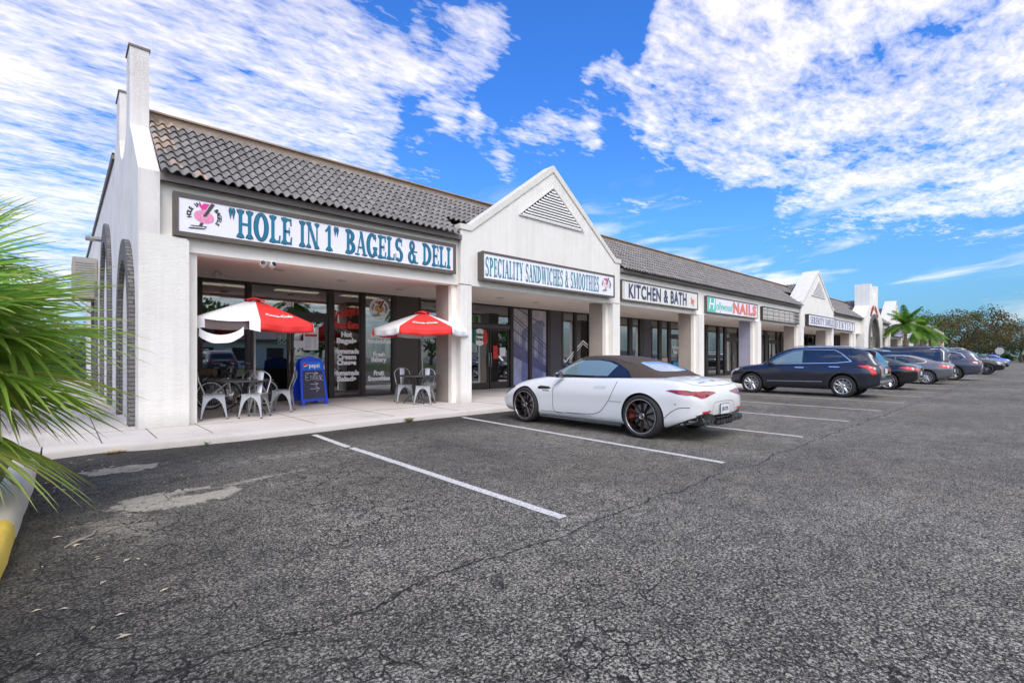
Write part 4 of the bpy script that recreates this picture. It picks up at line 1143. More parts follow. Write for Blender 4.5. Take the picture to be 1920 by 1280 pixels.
for yy in (.05, 2.05):
    m = MB(); m.box(-.7, .04, yy-.05, yy+.05, -.08, -.002); m.tube([(-.65, yy, -.05), (.04, yy, -.6)], .03, 6); m.build('bracket', M['metalgrey'], t)

# ------------------------------------------------------------------ cafe furniture
def leg_mb(sx, sy):
    m = MB()
    E_ = lambda z: .165 + .05*(1-z/.44)
    prof = [(0, .020), (.10, .028), (.20, .042), (.28, .062), (.33, .085), (.37, .12), (.40, None)]
    for axis in (0, 1):
        def P(s, z, t=0):
            e = E_(z)
            out = e - t
            if axis == 0: return (sx*s, sy*out, z)
            return (sx*out, sy*s, z)
        for t0, t1 in ((0, .004),):
            vo = []; vi = []
            for z, w in prof:
                e = E_(z)
                vo.append((e, z)); vi.append((0.0 if w is None else e-w, z))
            vo.append((E_(.445), .445)); vi.append((0.0, .445))
            n = len(vo)
            vs = [P(s, z, t0) for s, z in vo] + [P(s, z, t0) for s, z in vi] + [P(s, z, t1) for s, z in vo] + [P(s, z, t1) for s, z in vi]
            fs = []
            for i in range(n-1):
                fs += [(i, i+1, n+i+1, n+i), (2*n+i, 3*n+i, 3*n+i+1, 2*n+i+1), (n+i, n+i+1, 3*n+i+1, 3*n+i)]
            m.add(vs, fs, 0)
    e = E_(0); m.box(min(sx*e, sx*(e-.028)), max(sx*e, sx*(e-.028)), min(sy*e, sy*(e-.028)), max(sy*e, sy*(e-.028)), -.002, .02, 1)
    return m
def make_chair(label):
    t = empty('metal_chair', (0, 0, 0), label=label, cat='chair', group='galvanised metal chairs outside the bagel shop')
    m = MB()
    n = 10; rows = []
    for i in range(n+1):
        y = -.172 + .344*i/n; row = []
        for j in range(n+1):
            x = -.172 + .344*j/n
            r = max(abs(x), abs(y))/.172
            row.append((x, y, .452 - .012*(1-r**2) - (.006 if r > .99 else 0)))
        rows.append(row)
    m.grid(rows)
    for s in (1, -1):
        m.box(-.172, .172, s*.172-.004, s*.172+.004, .42, .451); m.box(s*.172-.004, s*.172+.004, -.168, .168, .42, .4508)
    m.build('seat', M['steel'], t)
    for sx in (1, -1):
        for sy in (1, -1):
            leg_mb(sx, sy).build('leg', [M['steel'], M['rubber']], t)
    m = MB(); pts = []
    for k in range(25):
        a = math.pi*k/24
        x = .195*math.cos(a); z = .70 + .16*math.sin(a); y = .235 + .02*math.sin(a)
        if k == 0: pts += [(.160, .13, .40), (.166, .150, .48), (.18, .195, .60)]
        pts.append((x, y, z))
    pts += [(-.18, .195, .60), (-.166, .150, .48), (-.160, .13, .40)]
    m.tube(pts, .011, 7); m.build('back_frame', M['steel'], t)
    m = MB(); rows = []
    for k in range(9):
        f = k/8; z = .452 + f*.400; w = .046 + .014*f; y = .163 + .092*f**.85
        rows.append([(-w, y+.004, z), (-w*.5, y, z), (w*.5, y, z), (w, y+.004, z)])
    m.grid(rows); m.grid([[(a, b+.004, c) for a, b, c in r] for r in rows])
    m.build('splat', M['steel'], t)
    return t
def place(t, x, y, rz, sc=1.0, z=S): t.location = (x, y, z); t.rotation_euler = (0, 0, R(rz)); t.scale = (sc, sc, sc)
CAMR = -42.66
ch = make_chair('metal chair left of the first table, nearest the white corner pier, facing the table')
place(ch, 2.20, 11.02, 80, 1.06)
for lab, x, y, rz in (
    ('metal chair in front of the first table, its back panel square to the view', 2.86, 10.72, -38),
    ('metal chair right of the first table, tucked beside the blue menu board', 3.62, 11.45, -118),
    ('metal chair behind the first table, mostly hidden by the tabletop', 3.05, 12.10, -42),
    ('metal chair left of and behind the second table, against the dark wall panel', 6.72, 11.55, -20),
    ('metal chair at the right of the second table, next to the white pier', 6.86, 10.75, -48)):
    c = copy_tree(ch); c['label'] = lab; place(c, x, y, rz, 1.06)

def make_table(label):
    t = empty('cafe_table', (0, 0, 0), label=label, cat='table', group='round umbrella tables')
    m = MB(); m.lathe([(0.02, .735), (.52, .735), (.54, .728), (.545, .715), (.54, .70), (.52, .697), (.02, .700)], 48); m.build('tabletop', M['tabletop'], t)
    m = MB(); m.tube([(0, 0, .10), (0, 0, .70)], .028, 12); m.lathe([(.10, .33), (.10, .35), (.03, .36), (.03, .32), (.10, .33)], 20); m.build('centre_post', M['blackmetal'], t)
    for k in range(4):
        a = R(45+90*k); c, s = math.cos(a), math.sin(a)
        m = MB(); m.tube([(c*r, s*r, z) for r, z in ((.30, .695), (.16, .60), (.085, .48), (.075, .38), (.11, .28), (.20, .20), (.31, .14), (.38, .08), (.40, .01))], .015, 7)
        m.build('leg', M['blackmetal'], t)
    return t
tb = make_table('round dark table by the white corner pier, with a torn umbrella above'); place(tb, 2.82, 11.3, 12)
t2 = copy_tree(tb); t2['label'] = 'round dark table near the second pier, under the whole umbrella'; place(t2, 6.88, 11.05, 30)

def make_umbrella(label, x, y, cam_a, torn, tilt, rad, zr, za, txt, txt_panel):
    t = empty('patio_umbrella', (x, y, S), label=label, cat='umbrella')
    m = MB(); m.tube([(0, 0, .02), (0, 0, za-S-.02)], .019, 10); m.build('pole', M['metalgrey'], t)
    TM = Matrix.Rotation(R(tilt[0]), 4, 'X') @ Matrix.Rotation(R(tilt[1]), 4, 'Y')
    zr -= S; za -= S
    def P(a, r, z):
        p = TM @ Vector((r*math.cos(a), r*math.sin(a), z-za)); return (p.x, p.y, p.z+za)
    NP = 6
    for k in range(NP):
        a0 = R(cam_a + CAMR + 60*k); a1 = a0 + R(60)
        red = (k % 2 == 0)
        rows = []; n = 10; mm = 12
        for i in range(n+1):
            f = .12 + .88*i/n; row = []
            for j in range(mm+1):
                g = j/mm
                c0 = Vector((math.cos(a0), math.sin(a0), 0)); c1 = Vector((math.cos(a1), math.sin(a1), 0))
                v = c0.lerp(c1, g)*rad*f
                sag = .045*math.sin(math.pi*g)*f
                z = za - .03 - (za-zr-.03)*(f**1.08) - sag
                r_ = v.length; an = math.atan2(v.y, v.x)
                row.append(P(an, r_, z))
            rows.append(row)
        m = MB(); m.grid(rows)
        rim = rows[-1]
        if not (torn and k == NP-1):
            val = []
            for q in range(4):
                val.append([(p[0]*(1+.012*q*math.sin(j*1.3+k)), p[1]*(1+.012*q*math.sin(j*1.3+k)), p[2] - .058*q) for j, p in enumerate(rim)])
            m.grid(val)
        pn = m.build('canopy_panel', M['redcanvas'] if red else M['whitecanvas'], t)
        so = pn.modifiers.new('s', 'SOLIDIFY'); so.thickness = .002
        if torn and k == NP-1:
            m = MB(); r1 = []; r2 = []
            A0, A1 = Vector(rim[1]), Vector(rim[-4])
            for j in range(15):
                g = j/14; p = A0.lerp(A1, g)
                s_ = .15*math.sin(math.pi*g)**.7 + .10 + .08*(1-g)
                r1.append((p.x, p.y, p.z - s_)); r2.append((p.x*1.01, p.y*1.01, p.z - s_ - .16 + .006*math.sin(j*1.1)))
            m.grid([r1, r2]); m.build('torn_valance', M['whitecanvas'], t)
            for e in (1, -1):
                m = MB(); p = Vector(rim[0 if e == 1 else -1]); q = Vector(rim[2 if e == 1 else -3])
                m.add([p, q, (q.x, q.y, q.z-.16), (p.x, p.y, p.z-.22)], [(0, 1, 2, 3)])
                m.build('valance_end', M['whitecanvas'], t)
        if red and k == txt_panel:
            # white lettering sewn on the red panel
            vs, fs = text_polys(txt, .15, .006)
            w = max(v[0] for v in vs)-min(v[0] for v in vs); kk = .62/w
            am = (a0+a1)/2
            cdir = Vector((math.cos(am), math.sin(am), 0)); tdir = Vector((-math.sin(am), math.cos(am), 0))
            out = []
            for vx, vy_ in vs:
                vx *= kk; vx += vy_*.25
                f = .74 - vy_*.75
                r0 = rad*f*math.cos(R(30))
                v = cdir*r0 + tdir*vx
                z = za - .03 - (za-zr-.03)*(f**1.08) - .045*f*max(0, 1-abs(vx)/(rad*f*.5)) + .014
                out.append(P(math.atan2(v.y, v.x), v.length, z))
            m = MB(); m.add(out, fs); m.build('panel_lettering', M['whitecanvas'], pn, fix=False)
        m = MB(); m.tube([P(a0, .05, za-.06), P(a0, rad*.98, zr-.012)], .007, 5); m.build('rib', M['metalgrey'], t)
    m = MB(); cap = []
    for i in range(5):
        f = i/4; row = []
        for j in range(25):
            a = R(cam_a+CAMR) + 2*math.pi*j/24
            r = .20*f*(1+.06*math.cos(6*(a-R(cam_a+CAMR))))
            row.append(P(a, r, za + .02 - .075*f**1.3 + .02*(f == 1)*math.sin(j*1.7)))
        cap.append(row)
    m.grid(cap); m.build('vent_cap', M['redcanvas'], t)
    m = MB(); m.lathe([(0, za+.07), (.014, za+.06), (.02, za+.035), (.012, za+.01)], 10); m.build('finial', M['blackmetal'], t)
    return t
make_umbrella('red and white umbrella over the first table, its white valance torn and hanging', 2.97, 11.15, -57, True, (3, 1), 1.22, 2.08, 2.56, "Coca-Cola", 0)
make_umbrella('red and white umbrella over the second table, valance whole, beside the pier', 6.95, 11.0, -105, False, (0, 0), 1.25, 2.06, 2.52, "Coca-Cola", 0)

# A-frame menu board
t = empty('sandwich_board', (4.70, 12.78, S), R(10), label='blue plastic sandwich board with a chalkboard reading ENTER and arrows', cat='menu board')
def lean(y, z, s): return y + s*(-.24 + .21*z/1.15)
for s_, nm in ((1, 'front_panel'), (-1, 'rear_panel')):
    m = MB()
    def LP(x, z, off): return (x, s_*(-.25 + .20*z/1.18 - off), z)
    out = [(-.37, .0), (-.27, .0), (-.27, .09), (.27, .09), (.27, .0), (.37, .0), (.345, .6), (.31, 1.08), (.26, 1.15), (.13, 1.19), (-.13, 1.19), (-.26, 1.15), (-.31, 1.08), (-.345, .6)]
    n = len(out)
    m.add([LP(x, z, .02) for x, z in out] + [LP(x, z, -.02) for x, z in out], [list(range(n)), list(range(n, 2*n))[::-1]] + [(i, (i+1) % n, (i+1) % n+n, i+n) for i in range(n)])
    fp = m.build(nm, M['bluepl'], t)
    m = MB(); m.add([LP(x, z, .024) for x, z in ((-.305, .15), (.305, .15), (.272, .86), (-.272, .86))], [(0, 1, 2, 3)]); cb = m.build('chalkboard', M['slate'], fp)
    m = MB(); m.add([LP(x, z, .025) for x, z in ((-.27, .88), (.27, .88), (.262, 1.09), (-.262, 1.09))], [(0, 1, 2, 3)]); hd = m.build('header', M['bluehead'], fp)
    if s_ == 1:
        BM = lambda cx, cz: (lambda vs: [LP(cx+x, cz+y, .029) for x, y in vs])
        vs, fs = text_polys("pepsi", .20, .004); m = MB(); m.add(BM(.06, .985)([(x*.72, y*.8) for x, y in vs]), fs); m.build('header_lettering', M['whitevinyl'], hd, fix=False)
        for mt, a0, a1, nm2 in ((M['redvinyl'], 15, 195, 'roundel_red'), (pmat('roundel_blue_m', (.005, .03, .25), .4), 195, 375, 'roundel_blue')):
            m = MB(); m.add([LP(-.175+.062*math.cos(R(a0+(a1-a0)*k/14)), .985+.066*math.sin(R(a0+(a1-a0)*k/14)), .028) for k in range(15)], [list(range(15))]); m.build(nm2, mt, hd, fix=False)
        m = MB(); m.add([LP(x, z, .0295) for x, z in ((-.238, .965), (-.20, .985), (-.16, .985), (-.115, 1.015), (-.115, 1.0), (-.15, .962), (-.20, .955))], [list(range(7))]); m.build('roundel_band', M['whitevinyl'], hd, fix=False)
        def chalk(strokes_, nm2):
            m = MB()
            for st_ in strokes_:
                m.tube([LP(x, z, .027) for x, z in st_], .006, 5)
            m.build(nm2, M['chalk'], cb)
        chalk([[(-.2, .80), (.12, .79), (.14, .785)], [(.06, .83), (.15, .785), (.08, .75)],
               [(-.08, .52), (.02, .51), (.11, .52)], [(.03, .56), (.13, .52), (.06, .48)],
               [(-.10, .40), (.02, .40), (.13, .41)], [(.04, .46), (.15, .405), (.05, .32)]], 'chalk_arrows')
        E0 = -.20
        chalk([[(E0+.08, .76), (E0, .755), (E0, .62), (E0+.09, .615)], [(E0, .69), (E0+.07, .69)],
               [(-.07, .62), (-.065, .74), (.0, .62), (.005, .74)],
               [(.01, .76), (.09, .76)], [(.05, .76), (.05, .62)],
               [(.155, .72), (.10, .72), (.10, .62), (.16, .62)], [(.10, .67), (.145, .67)],
               [(.19, .61), (.185, .74), (.235, .735), (.24, .70), (.195, .675), (.255, .60)]], 'chalk_word')
m = MB(); m.tube([(-.1, 0, 1.185), (-.08, 0, 1.21), (.08, 0, 1.21), (.1, 0, 1.185)], .012, 6); m.build('handle', M['bluepl'], t)

# bicycle behind the first table
def bicycle(loc, ang):
    t = empty('bicycle', loc, ang, label='white cruiser bicycle leaning by the shop window with a camouflage bag on its rear rack', cat='bicycle')
    WB = 1.22; r = .335
    def wheel(x):
        w = MB()
        Mx = Matrix.Translation((x, 0, r)) @ Matrix.Rotation(R(90), 4, 'X')
        pts = [(x + (r-.02)*math.cos(R(a)), 0, r + (r-.02)*math.sin(R(a))) for a in range(0, 360, 10)]
        m = MB(); m.tube(pts, .024, 8, closed=True); wt = m.build('wheel', M['rubber'], t)
        m = MB(); m.tube([(x + (r-.05)*math.cos(R(a)), 0, r + (r-.05)*math.sin(R(a))) for a in range(0, 360, 10)], .012, 6, closed=True); m.build('rim', M['bikewhite'], wt)
        m = MB()
        for k in range(24):
            a = R(15*k); m.tube([(x, (.02 if k % 2 else -.02), r), (x+(r-.05)*math.cos(a), 0, r+(r-.05)*math.sin(a))], .002, 4)
        m.tube([(x, -.05, r), (x, .05, r)], .02, 10); m.build('spokes', M['chrome'], wt)
        m = MB(); a0, a1 = (20, 190) if x == 0 else (-10, 150)
        m2 = [(x + (r+.025)*math.cos(R(a)), 0, r + (r+.025)*math.sin(R(a))) for a in range(a0, a1, 10)]
        m.tube(m2, .026, 6); 
        return wt
    wheel(0); wheel(WB)
    m = MB()
    bb = (.45, 0, .28); st_ = (.36, 0, .72); hd = (.98, 0, .78); hd2 = (1.01, 0, .66)
    m.tube([bb, st_], .017, 8); m.tube([bb, (.75, 0, .42), hd2], .022, 8); m.tube([(.38, 0, .62), (.70, 0, .62), hd], .018, 8)
    m.tube([bb, (.25, .05, .30), (0, .06, r)], .012, 6); m.tube([bb, (.25, -.05, .30), (0, -.06, r)], .012, 6)
    m.tube([(.38, 0, .62), (0, .06, r)], .011, 6); m.tube([(.38, 0, .62), (0, -.06, r)], .011, 6); m.tube([hd2, (.96, 0, .84)], .022, 8)
    m.build('frame', M['bikewhite'], t)
    m = MB()
    for s in (.055, -.055): m.tube([(1.01, s*.5, .66), (1.04, s, .60), (WB, s, r)], .012, 6)
    m.build('fork', M['bikewhite'], t)
    m = MB(); m.tube([(.96, 0, .84), (.95, 0, .98)], .014, 6); m.tube([(.78, -.32, 1.02), (.86, -.30, 1.06), (.97, -.12, 1.03), (.95, 0, .99), (.97, .12, 1.03), (.86, .30, 1.06), (.78, .32, 1.02)], .012, 6); hb = m.build('handlebar', M['chrome'], t)
    m = MB()
    for s in (-1, 1): m.tube([(.76, s*.325, 1.015), (.87, s*.30, 1.058)], .019, 8)
    m.build('grip', M['rubber'], hb)
    m = MB(); m.tube([(.30, 0, .80), (.20, 0, .84)], [.05, .09], 10); m.tube([(.42, 0, .82), (.30, 0, .83), (.18, 0, .85)], [.02, .055, .10], 10); m.tube([st_, (.31, 0, .82)], .014, 6); m.build('saddle', M['rubber'], t)
    m = MB(); m.lathe([(.02, -.01), (.095, -.008), (.10, 0), (.095, .008), (.02, .01)], 20, Matrix.Translation((.45, -.06, .28)) @ Matrix.Rotation(R(90), 4, 'X')); m.tube([(.45, -.08, .28), (.52, -.09, .14)], .01, 6); m.tube([(.45, .08, .28), (.38, .09, .42)], .01, 6)
    for (x, y, z) in ((.52, -.14, .14), (.38, .14, .42)): m.box(x-.05, x+.05, y-.05, y+.05, z-.012, z+.012)
    m.build('crank', M['chrome'], t)
    m = MB()
    for s in (-.07, .07): m.tube([(-.32, s, .74), (.25, s, .74)], .007, 5); m.tube([(-.15, s, .74), (0, s, r)], .006, 5)
    for x in (-.3, -.12, .06): m.tube([(x, -.07, .74), (x, .07, .74)], .006, 5)
    m.build('rear_rack', M['blackmetal'], t)
    return t
bk = bicycle((2.52, 12.95, S), R(6))
# bag on the rack
rn = random.Random(3)
bm = bmesh.new(); bmesh.ops.create_icosphere(bm, subdivisions=4, radius=1)
for v in bm.verts:
    p = v.co; k = 1 + .10*math.sin(p.x*5+1)*math.cos(p.z*4) + .05*math.sin(p.y*9)
    v.co = Vector((math.copysign(abs(p.x)**.85, p.x)*.23*k, math.copysign(abs(p.y)**.85, p.y)*.12*k, math.copysign(abs(p.z)**.9, p.z)*.085*k))
for f in bm.faces: f.smooth = True
me = bpy.data.meshes.new('bag'); bm.to_mesh(me); bm.free(); me.materials.append(M['bag'])
o = bpy.data.objects.new('bag', me); COL.objects.link(o); o.location = (2.45, 12.94, S+.85); o.rotation_euler = (0, 0, R(6))
tag(o, 'brown camouflage bag strapped on the back of the bicycle', 'bag')
# ------------------------------------------------------------------ vehicles
def carpaint(name, col, metal=.3, rough=.35, coat=1.0):
    return pmat(name, col, rough, metal=metal, coat=coat)
P_WHITE = carpaint('paint_pearl_white', (.70, .70, .69), 0.0, .36, .8)
P_BLUE = carpaint('paint_dark_blue', (.024, .028, .046), .5, .3)
P_BLACK = carpaint('paint_black', (.008, .008, .010), .2, .25)
P_GREY = carpaint('paint_grey', (.16, .165, .18), .5, .32)
P_DGREY = carpaint('paint_slate', (.075, .08, .11), .5, .32)
P_VAN = carpaint('paint_charcoal', (.03, .032, .04), .4, .3)
P_BRBLUE = carpaint('paint_bright_blue', (.01, .13, .62), .2, .3)
P_SILVER = carpaint('paint_silver', (.42, .43, .45), .6, .3)
M['softtop'] = pmat('soft_top_fabric', (.062, .046, .037), .95, noise=.08, nscale=6, bump=.15, bscale=300)
M['taildark'] = pmat('tail_lamp', (.28, .006, .012), .12, coat=1.0, noise=.5, nscale=14)
M['tailred'] = pmat('tail_lamp_red', (.65, .015, .015), .15, coat=1.0)
M['lampclear'] = pmat('lamp_clear', (.5, .52, .55), .1, coat=1.0)
M['blackgloss'] = pmat('gloss_black', (.010, .010, .012), .12, coat=1.0)
M['plasticdark'] = pmat('dark_plastic', (.022, .022, .024), .6)
M['rimblack'] = pmat('rim_dark', (.028, .020, .018), .35, metal=.4)
M['rimsilver'] = pmat('rim_silver', (.60, .60, .60), .28, metal=.9)
M['rimedge'] = pmat('rim_edge', (.62, .58, .56), .25, metal=.9)
M['caliper'] = pmat('red_caliper', (.34, .045, .02), .5)
M['seam'] = pmat('panel_gap', (.03, .03, .035), .8)
M['well'] = pmat('wheel_well', (.010, .010, .010), .95)
M['plate'] = pmat('plate_white', (.66, .67, .68), .5)

def cr(keys, t):
    """catmull-rom style interpolation of rows [(t, a, b, ...)]"""
    if t <= keys[0][0]: return keys[0][1:]
    if t >= keys[-1][0]: return keys[-1][1:]
    for i in range(len(keys)-1):
        if keys[i][0] <= t <= keys[i+1][0]: break
    k1, k2 = keys[i], keys[i+1]; k0 = keys[i-1] if i > 0 else None; k3 = keys[i+2] if i+2 < len(keys) else None
    h = k2[0]-k1[0]; u = (t-k1[0])/h; out = []
    for j in range(1, len(k1)):
        d = (k2[j]-k1[j])/h
        m1 = d if k0 is None else ((k1[j]-k0[j])/(k1[0]-k0[0])*h + d*(k1[0]-k0[0]))/(h + k1[0]-k0[0])
        m2 = d if k3 is None else ((k3[j]-k2[j])/(k3[0]-k2[0])*h + d*(k3[0]-k2[0]))/(h + k3[0]-k2[0])
        if k0 is not None and ((k1[j]-k0[j])*(k2[j]-k1[j]) <= 0): m1 = 0
        if k3 is not None and ((k2[j]-k1[j])*(k3[j]-k2[j]) <= 0): m2 = 0
        u2, u3 = u*u, u*u*u
        out.append((2*u3-3*u2+1)*k1[j] + (u3-2*u2+u)*h*m1 + (-2*u3+3*u2)*k2[j] + (u3-u2)*h*m2)
    return out
def curve_pts(P, sub=4):
    """smooth polyline through P (2D/3D tuples)"""
    out = []; n = len(P)
    P = [Vector((*p, 0)) if len(p) == 2 else Vector(p) for p in P]
    for i in range(n-1):
        p0 = P[max(i-1, 0)]; p1 = P[i]; p2 = P[i+1]; p3 = P[min(i+2, n-1)]
        for k in range(sub):
            t = k/sub
            out.append(.5*((2*p1) + (-p0+p2)*t + (2*p0-5*p1+4*p2-p3)*t*t + (-p0+3*p1-3*p2+p3)*t**3))
    out.append(P[-1]); return out

def loft_body(keys, steps=64, sect=None):
    """keys: (y, zb, zs, zt, hw, hs) rear to front -> closed mesh verts/faces"""
    y0, y1 = keys[0][0], keys[-1][0]
    rows = []
    for i in range(steps+1):
        t = .5 - .5*math.cos(math.pi*i/steps); t = .35*t + .65*i/steps
        y = y0 + (y1-y0)*t
        zb, zs, zt, hw, hs = cr(keys, y)
        H = zs-zb
        half = [(0, zb), (hw*.78, zb), (hw*.93, zb+.045), (hw*.972, zb+H*.22), (hw*.99, zb+H*.48), (hw, zb+H*.70), (hs + (hw-hs)*.55, zs-H*.10), (hs, zs), (hs*.90, zs+(zt-zs)*.42), (hs*.62, zs+(zt-zs)*.82), (hs*.3, zt-.004), (0, zt)]
        if sect: half = sect(y, half)
        cp = curve_pts(half, 3)
        L_ = [(-p.x, y, p.y) for p in cp]; R_ = [(p.x, y, p.y) for p in cp[::-1]][1:-1]
        rows.append(L_ + R_)
    n = len(rows[0]); vs = [p for r in rows for p in r]; fs = []
    for i in range(len(rows)-1):
        for j in range(n): fs.append((i*n+j, i*n+(j+1) % n, (i+1)*n+(j+1) % n, (i+1)*n+j))
    fs.append(tuple(range(n))); fs.append(tuple(range(len(vs)-n, len(vs)))[::-1])
    return vs, fs
def loft_cabin(keys, steps=40, close=True):
    """keys: (y, zbase, ztop, hwb, hwt)"""
    rows = []
    y0, y1 = keys[0][0], keys[-1][0]
    for i in range(steps+1):
        y = y0 + (y1-y0)*i/steps
        zb, zt, hb, ht = cr(keys, y)
        H = max(zt-zb, .001)
        half = [(hb, zb-.06), (hb, zb), (hb+(ht-hb)*.50, zb+H*.52), (ht, zb+H*.84), (ht*.93, zb+H*.955), (ht*.55, zb+H*.995), (0, zt)]
        cp = curve_pts(half, 4)
        rows.append([(-p.x, y, p.y) for p in cp] + [(p.x, y, p.y) for p in cp[::-1]][1:])
    n = len(rows[0]); vs = [p for r in rows for p in r]; fs = []
    for i in range(len(rows)-1):
        for j in range(n-1): fs.append((i*n+j, i*n+j+1, (i+1)*n+j+1, (i+1)*n+j))
    fs.append(tuple(range(n))); fs.append(tuple(range(len(vs)-n, len(vs)))[::-1])
    return vs, fs
def raw(name, vs, fs, mats):
    me = bpy.data.meshes.new(name); me.from_pydata([tuple(v) for v in vs], [], fs)
    for m in mats: me.materials.append(m)
    bm = bmesh.new(); bm.from_mesh(me)
    bmesh.ops.remove_doubles(bm, verts=bm.verts[:], dist=1e-5)
    bmesh.ops.recalc_face_normals(bm, faces=bm.faces[:]); bm.to_mesh(me); bm.free()
    o = bpy.data.objects.new(name, me); COL.objects.link(o); return o
def cut_wells(o, wells, hwmax, depth=.34):
    """subtract the wheel housings: (y, z, r)"""
    cs = []
    for (y, z, r) in wells:
        for s in (-1, 1):
            m = MB(); n = 48
            x0, x1 = s*(hwmax-depth), s*(hwmax+.3)
            ring = [(y + r*math.cos(2*math.pi*k/n), z + r*math.sin(2*math.pi*k/n)) for k in range(n)]
            m.prism(ring, 'x', min(x0, x1), max(x0, x1))
            c = m.build('cut', [MATS['wheel_well'], MATS['wheel_well']]); c.data.polygons.foreach_set('material_index', [1]*len(c.data.polygons))
            cs.append(c)
            b = o.modifiers.new('b', 'BOOLEAN'); b.operation = 'DIFFERENCE'; b.object = c; b.solver = 'EXACT'; b.material_mode = 'INDEX'
    dg = bpy.context.evaluated_depsgraph_get()
    me = bpy.data.meshes.new_from_object(o.evaluated_get(dg))
    o.modifiers.clear(); old = o.data; o.data = me; me.name = o.name
    for c in cs: bpy.data.objects.remove(c)
    me.polygons.foreach_set('use_smooth', [True]*len(me.polygons)); me.set_sharp_from_angle(angle=R(38)); me.update()
    return o
def bvh_of(*objs):
    vs = []; fs = []
    for o in objs:
        b = len(vs); vs += [v.co.copy() for v in o.data.vertices]; fs += [[i+b for i in p.vertices] for p in o.data.polygons]
    return BVHTree.FromPolygons(vs, fs)
VIEW = {'side': (lambda p: Vector((-3, p[0], p[1])), Vector((1, 0, 0))), 'rear': (lambda p: Vector((p[0], -6, p[1])), Vector((0, 1, 0))),
        'front': (lambda p: Vector((p[0], 6, p[1])), Vector((0, -1, 0))), 'top': (lambda p: Vector((p[0], p[1], 4)), Vector((0, 0, -1)))}
def snap(bvh, p, view, off):
    O, D = VIEW[view]
    h, n, i, d = bvh.ray_cast(O(p), D)
    if h is None:
        q = O(p)
        if view in ('side',): q.x = -.8
        elif view == 'rear': q.y = -2.2
        elif view == 'front': q.y = 2.2
        else: q.z = 1.0
        h, n, i, d = bvh.find_nearest(q)
    if n.dot(D) > 0: n = -n
    return h + n*off, n
def patch(name, bvh, poly, view, mat, parent, off=.004, cell=.05, mirror=False, smooth=True):
    bm = bmesh.new()
    vs = [bm.verts.new((p[0], p[1], 0)) for p in poly]; bm.faces.new(vs)
    for ax in (0, 1):
        lo = min(p[ax] for p in poly); hi = max(p[ax] for p in poly); k = int((hi-lo)/cell)
        for i in range(1, k+1):
            co = Vector((0, 0, 0)); co[ax] = lo + (hi-lo)*i/(k+1); no = Vector((0, 0, 0)); no[ax] = 1
            bmesh.ops.bisect_plane(bm, geom=bm.verts[:]+bm.edges[:]+bm.faces[:], plane_co=co, plane_no=no)
    pts = []
    for v in bm.verts:
        q, n = snap(bvh, (v.co.x, v.co.y), view, off); pts.append(q)
    for v, q in zip(bm.verts, pts): v.co = q
    bmesh.ops.triangulate(bm, faces=[f for f in bm.faces if len(f.verts) > 4])
    bmesh.ops.recalc_face_normals(bm, faces=bm.faces[:])
    for f in bm.faces: f.smooth = smooth
    for k in ((1, -1) if mirror else (1,)):
        if k < 0:
            for v in bm.verts: v.co.x = -v.co.x
            bmesh.ops.reverse_faces(bm, faces=bm.faces[:])
        me = bpy.data.meshes.new(name); bm.to_mesh(me); me.materials.append(mat)
        o = bpy.data.objects.new(name, me); COL.objects.link(o); reg(o, parent)
    bm.free(); return o
def line_on(name, bvh, path, view, mat, parent, w=.006, off=.0025, mirror=False, r=None, step=.03, sm=True):
    pts = []
    P = curve_pts(path, 6) if sm else [Vector((*p, 0)) for p in path]
    dense = []
    for a, b in zip(P[:-1], P[1:]):
        k = max(1, int((b-a).length/step))
        dense += [a.lerp(b, i/k) for i in range(k)]
    dense.append(P[-1])
    for p in dense: pts.append(snap(bvh, (p.x, p.y), view, off))
    m = MB(); L_ = []; R_ = []
    for i, (p, n) in enumerate(pts):
        t = pts[min(i+1, len(pts)-1)][0] - pts[max(i-1, 0)][0]
        if t.length < 1e-6: t = Vector((0, 1, 0))
        s = t.normalized().cross(n).normalized()*w
        L_.append(p-s); R_.append(p+s)
    m.grid([L_, R_])
    if mirror:
        m2 = MB(); m2.grid([[(-p.x, p.y, p.z) for p in L_], [(-p.x, p.y, p.z) for p in R_]]); m2.build(name, mat, parent)
    return m.build(name, mat, parent)
def surf_text(name, txt, bvh, c, w, h, view, mat, parent, off=.003, flip=False):
    vs, fs = text_polys(txt, h, h*.05)
    ww = max(v[0] for v in vs)-min(v[0] for v in vs); k = w/ww
    m = MB(); m.add([snap(bvh, (c[0] + (-1 if flip else 1)*x*k, c[1]+y), view, off)[0] for x, y in vs], fs)
    return m.build(name, mat, parent, fix=False)

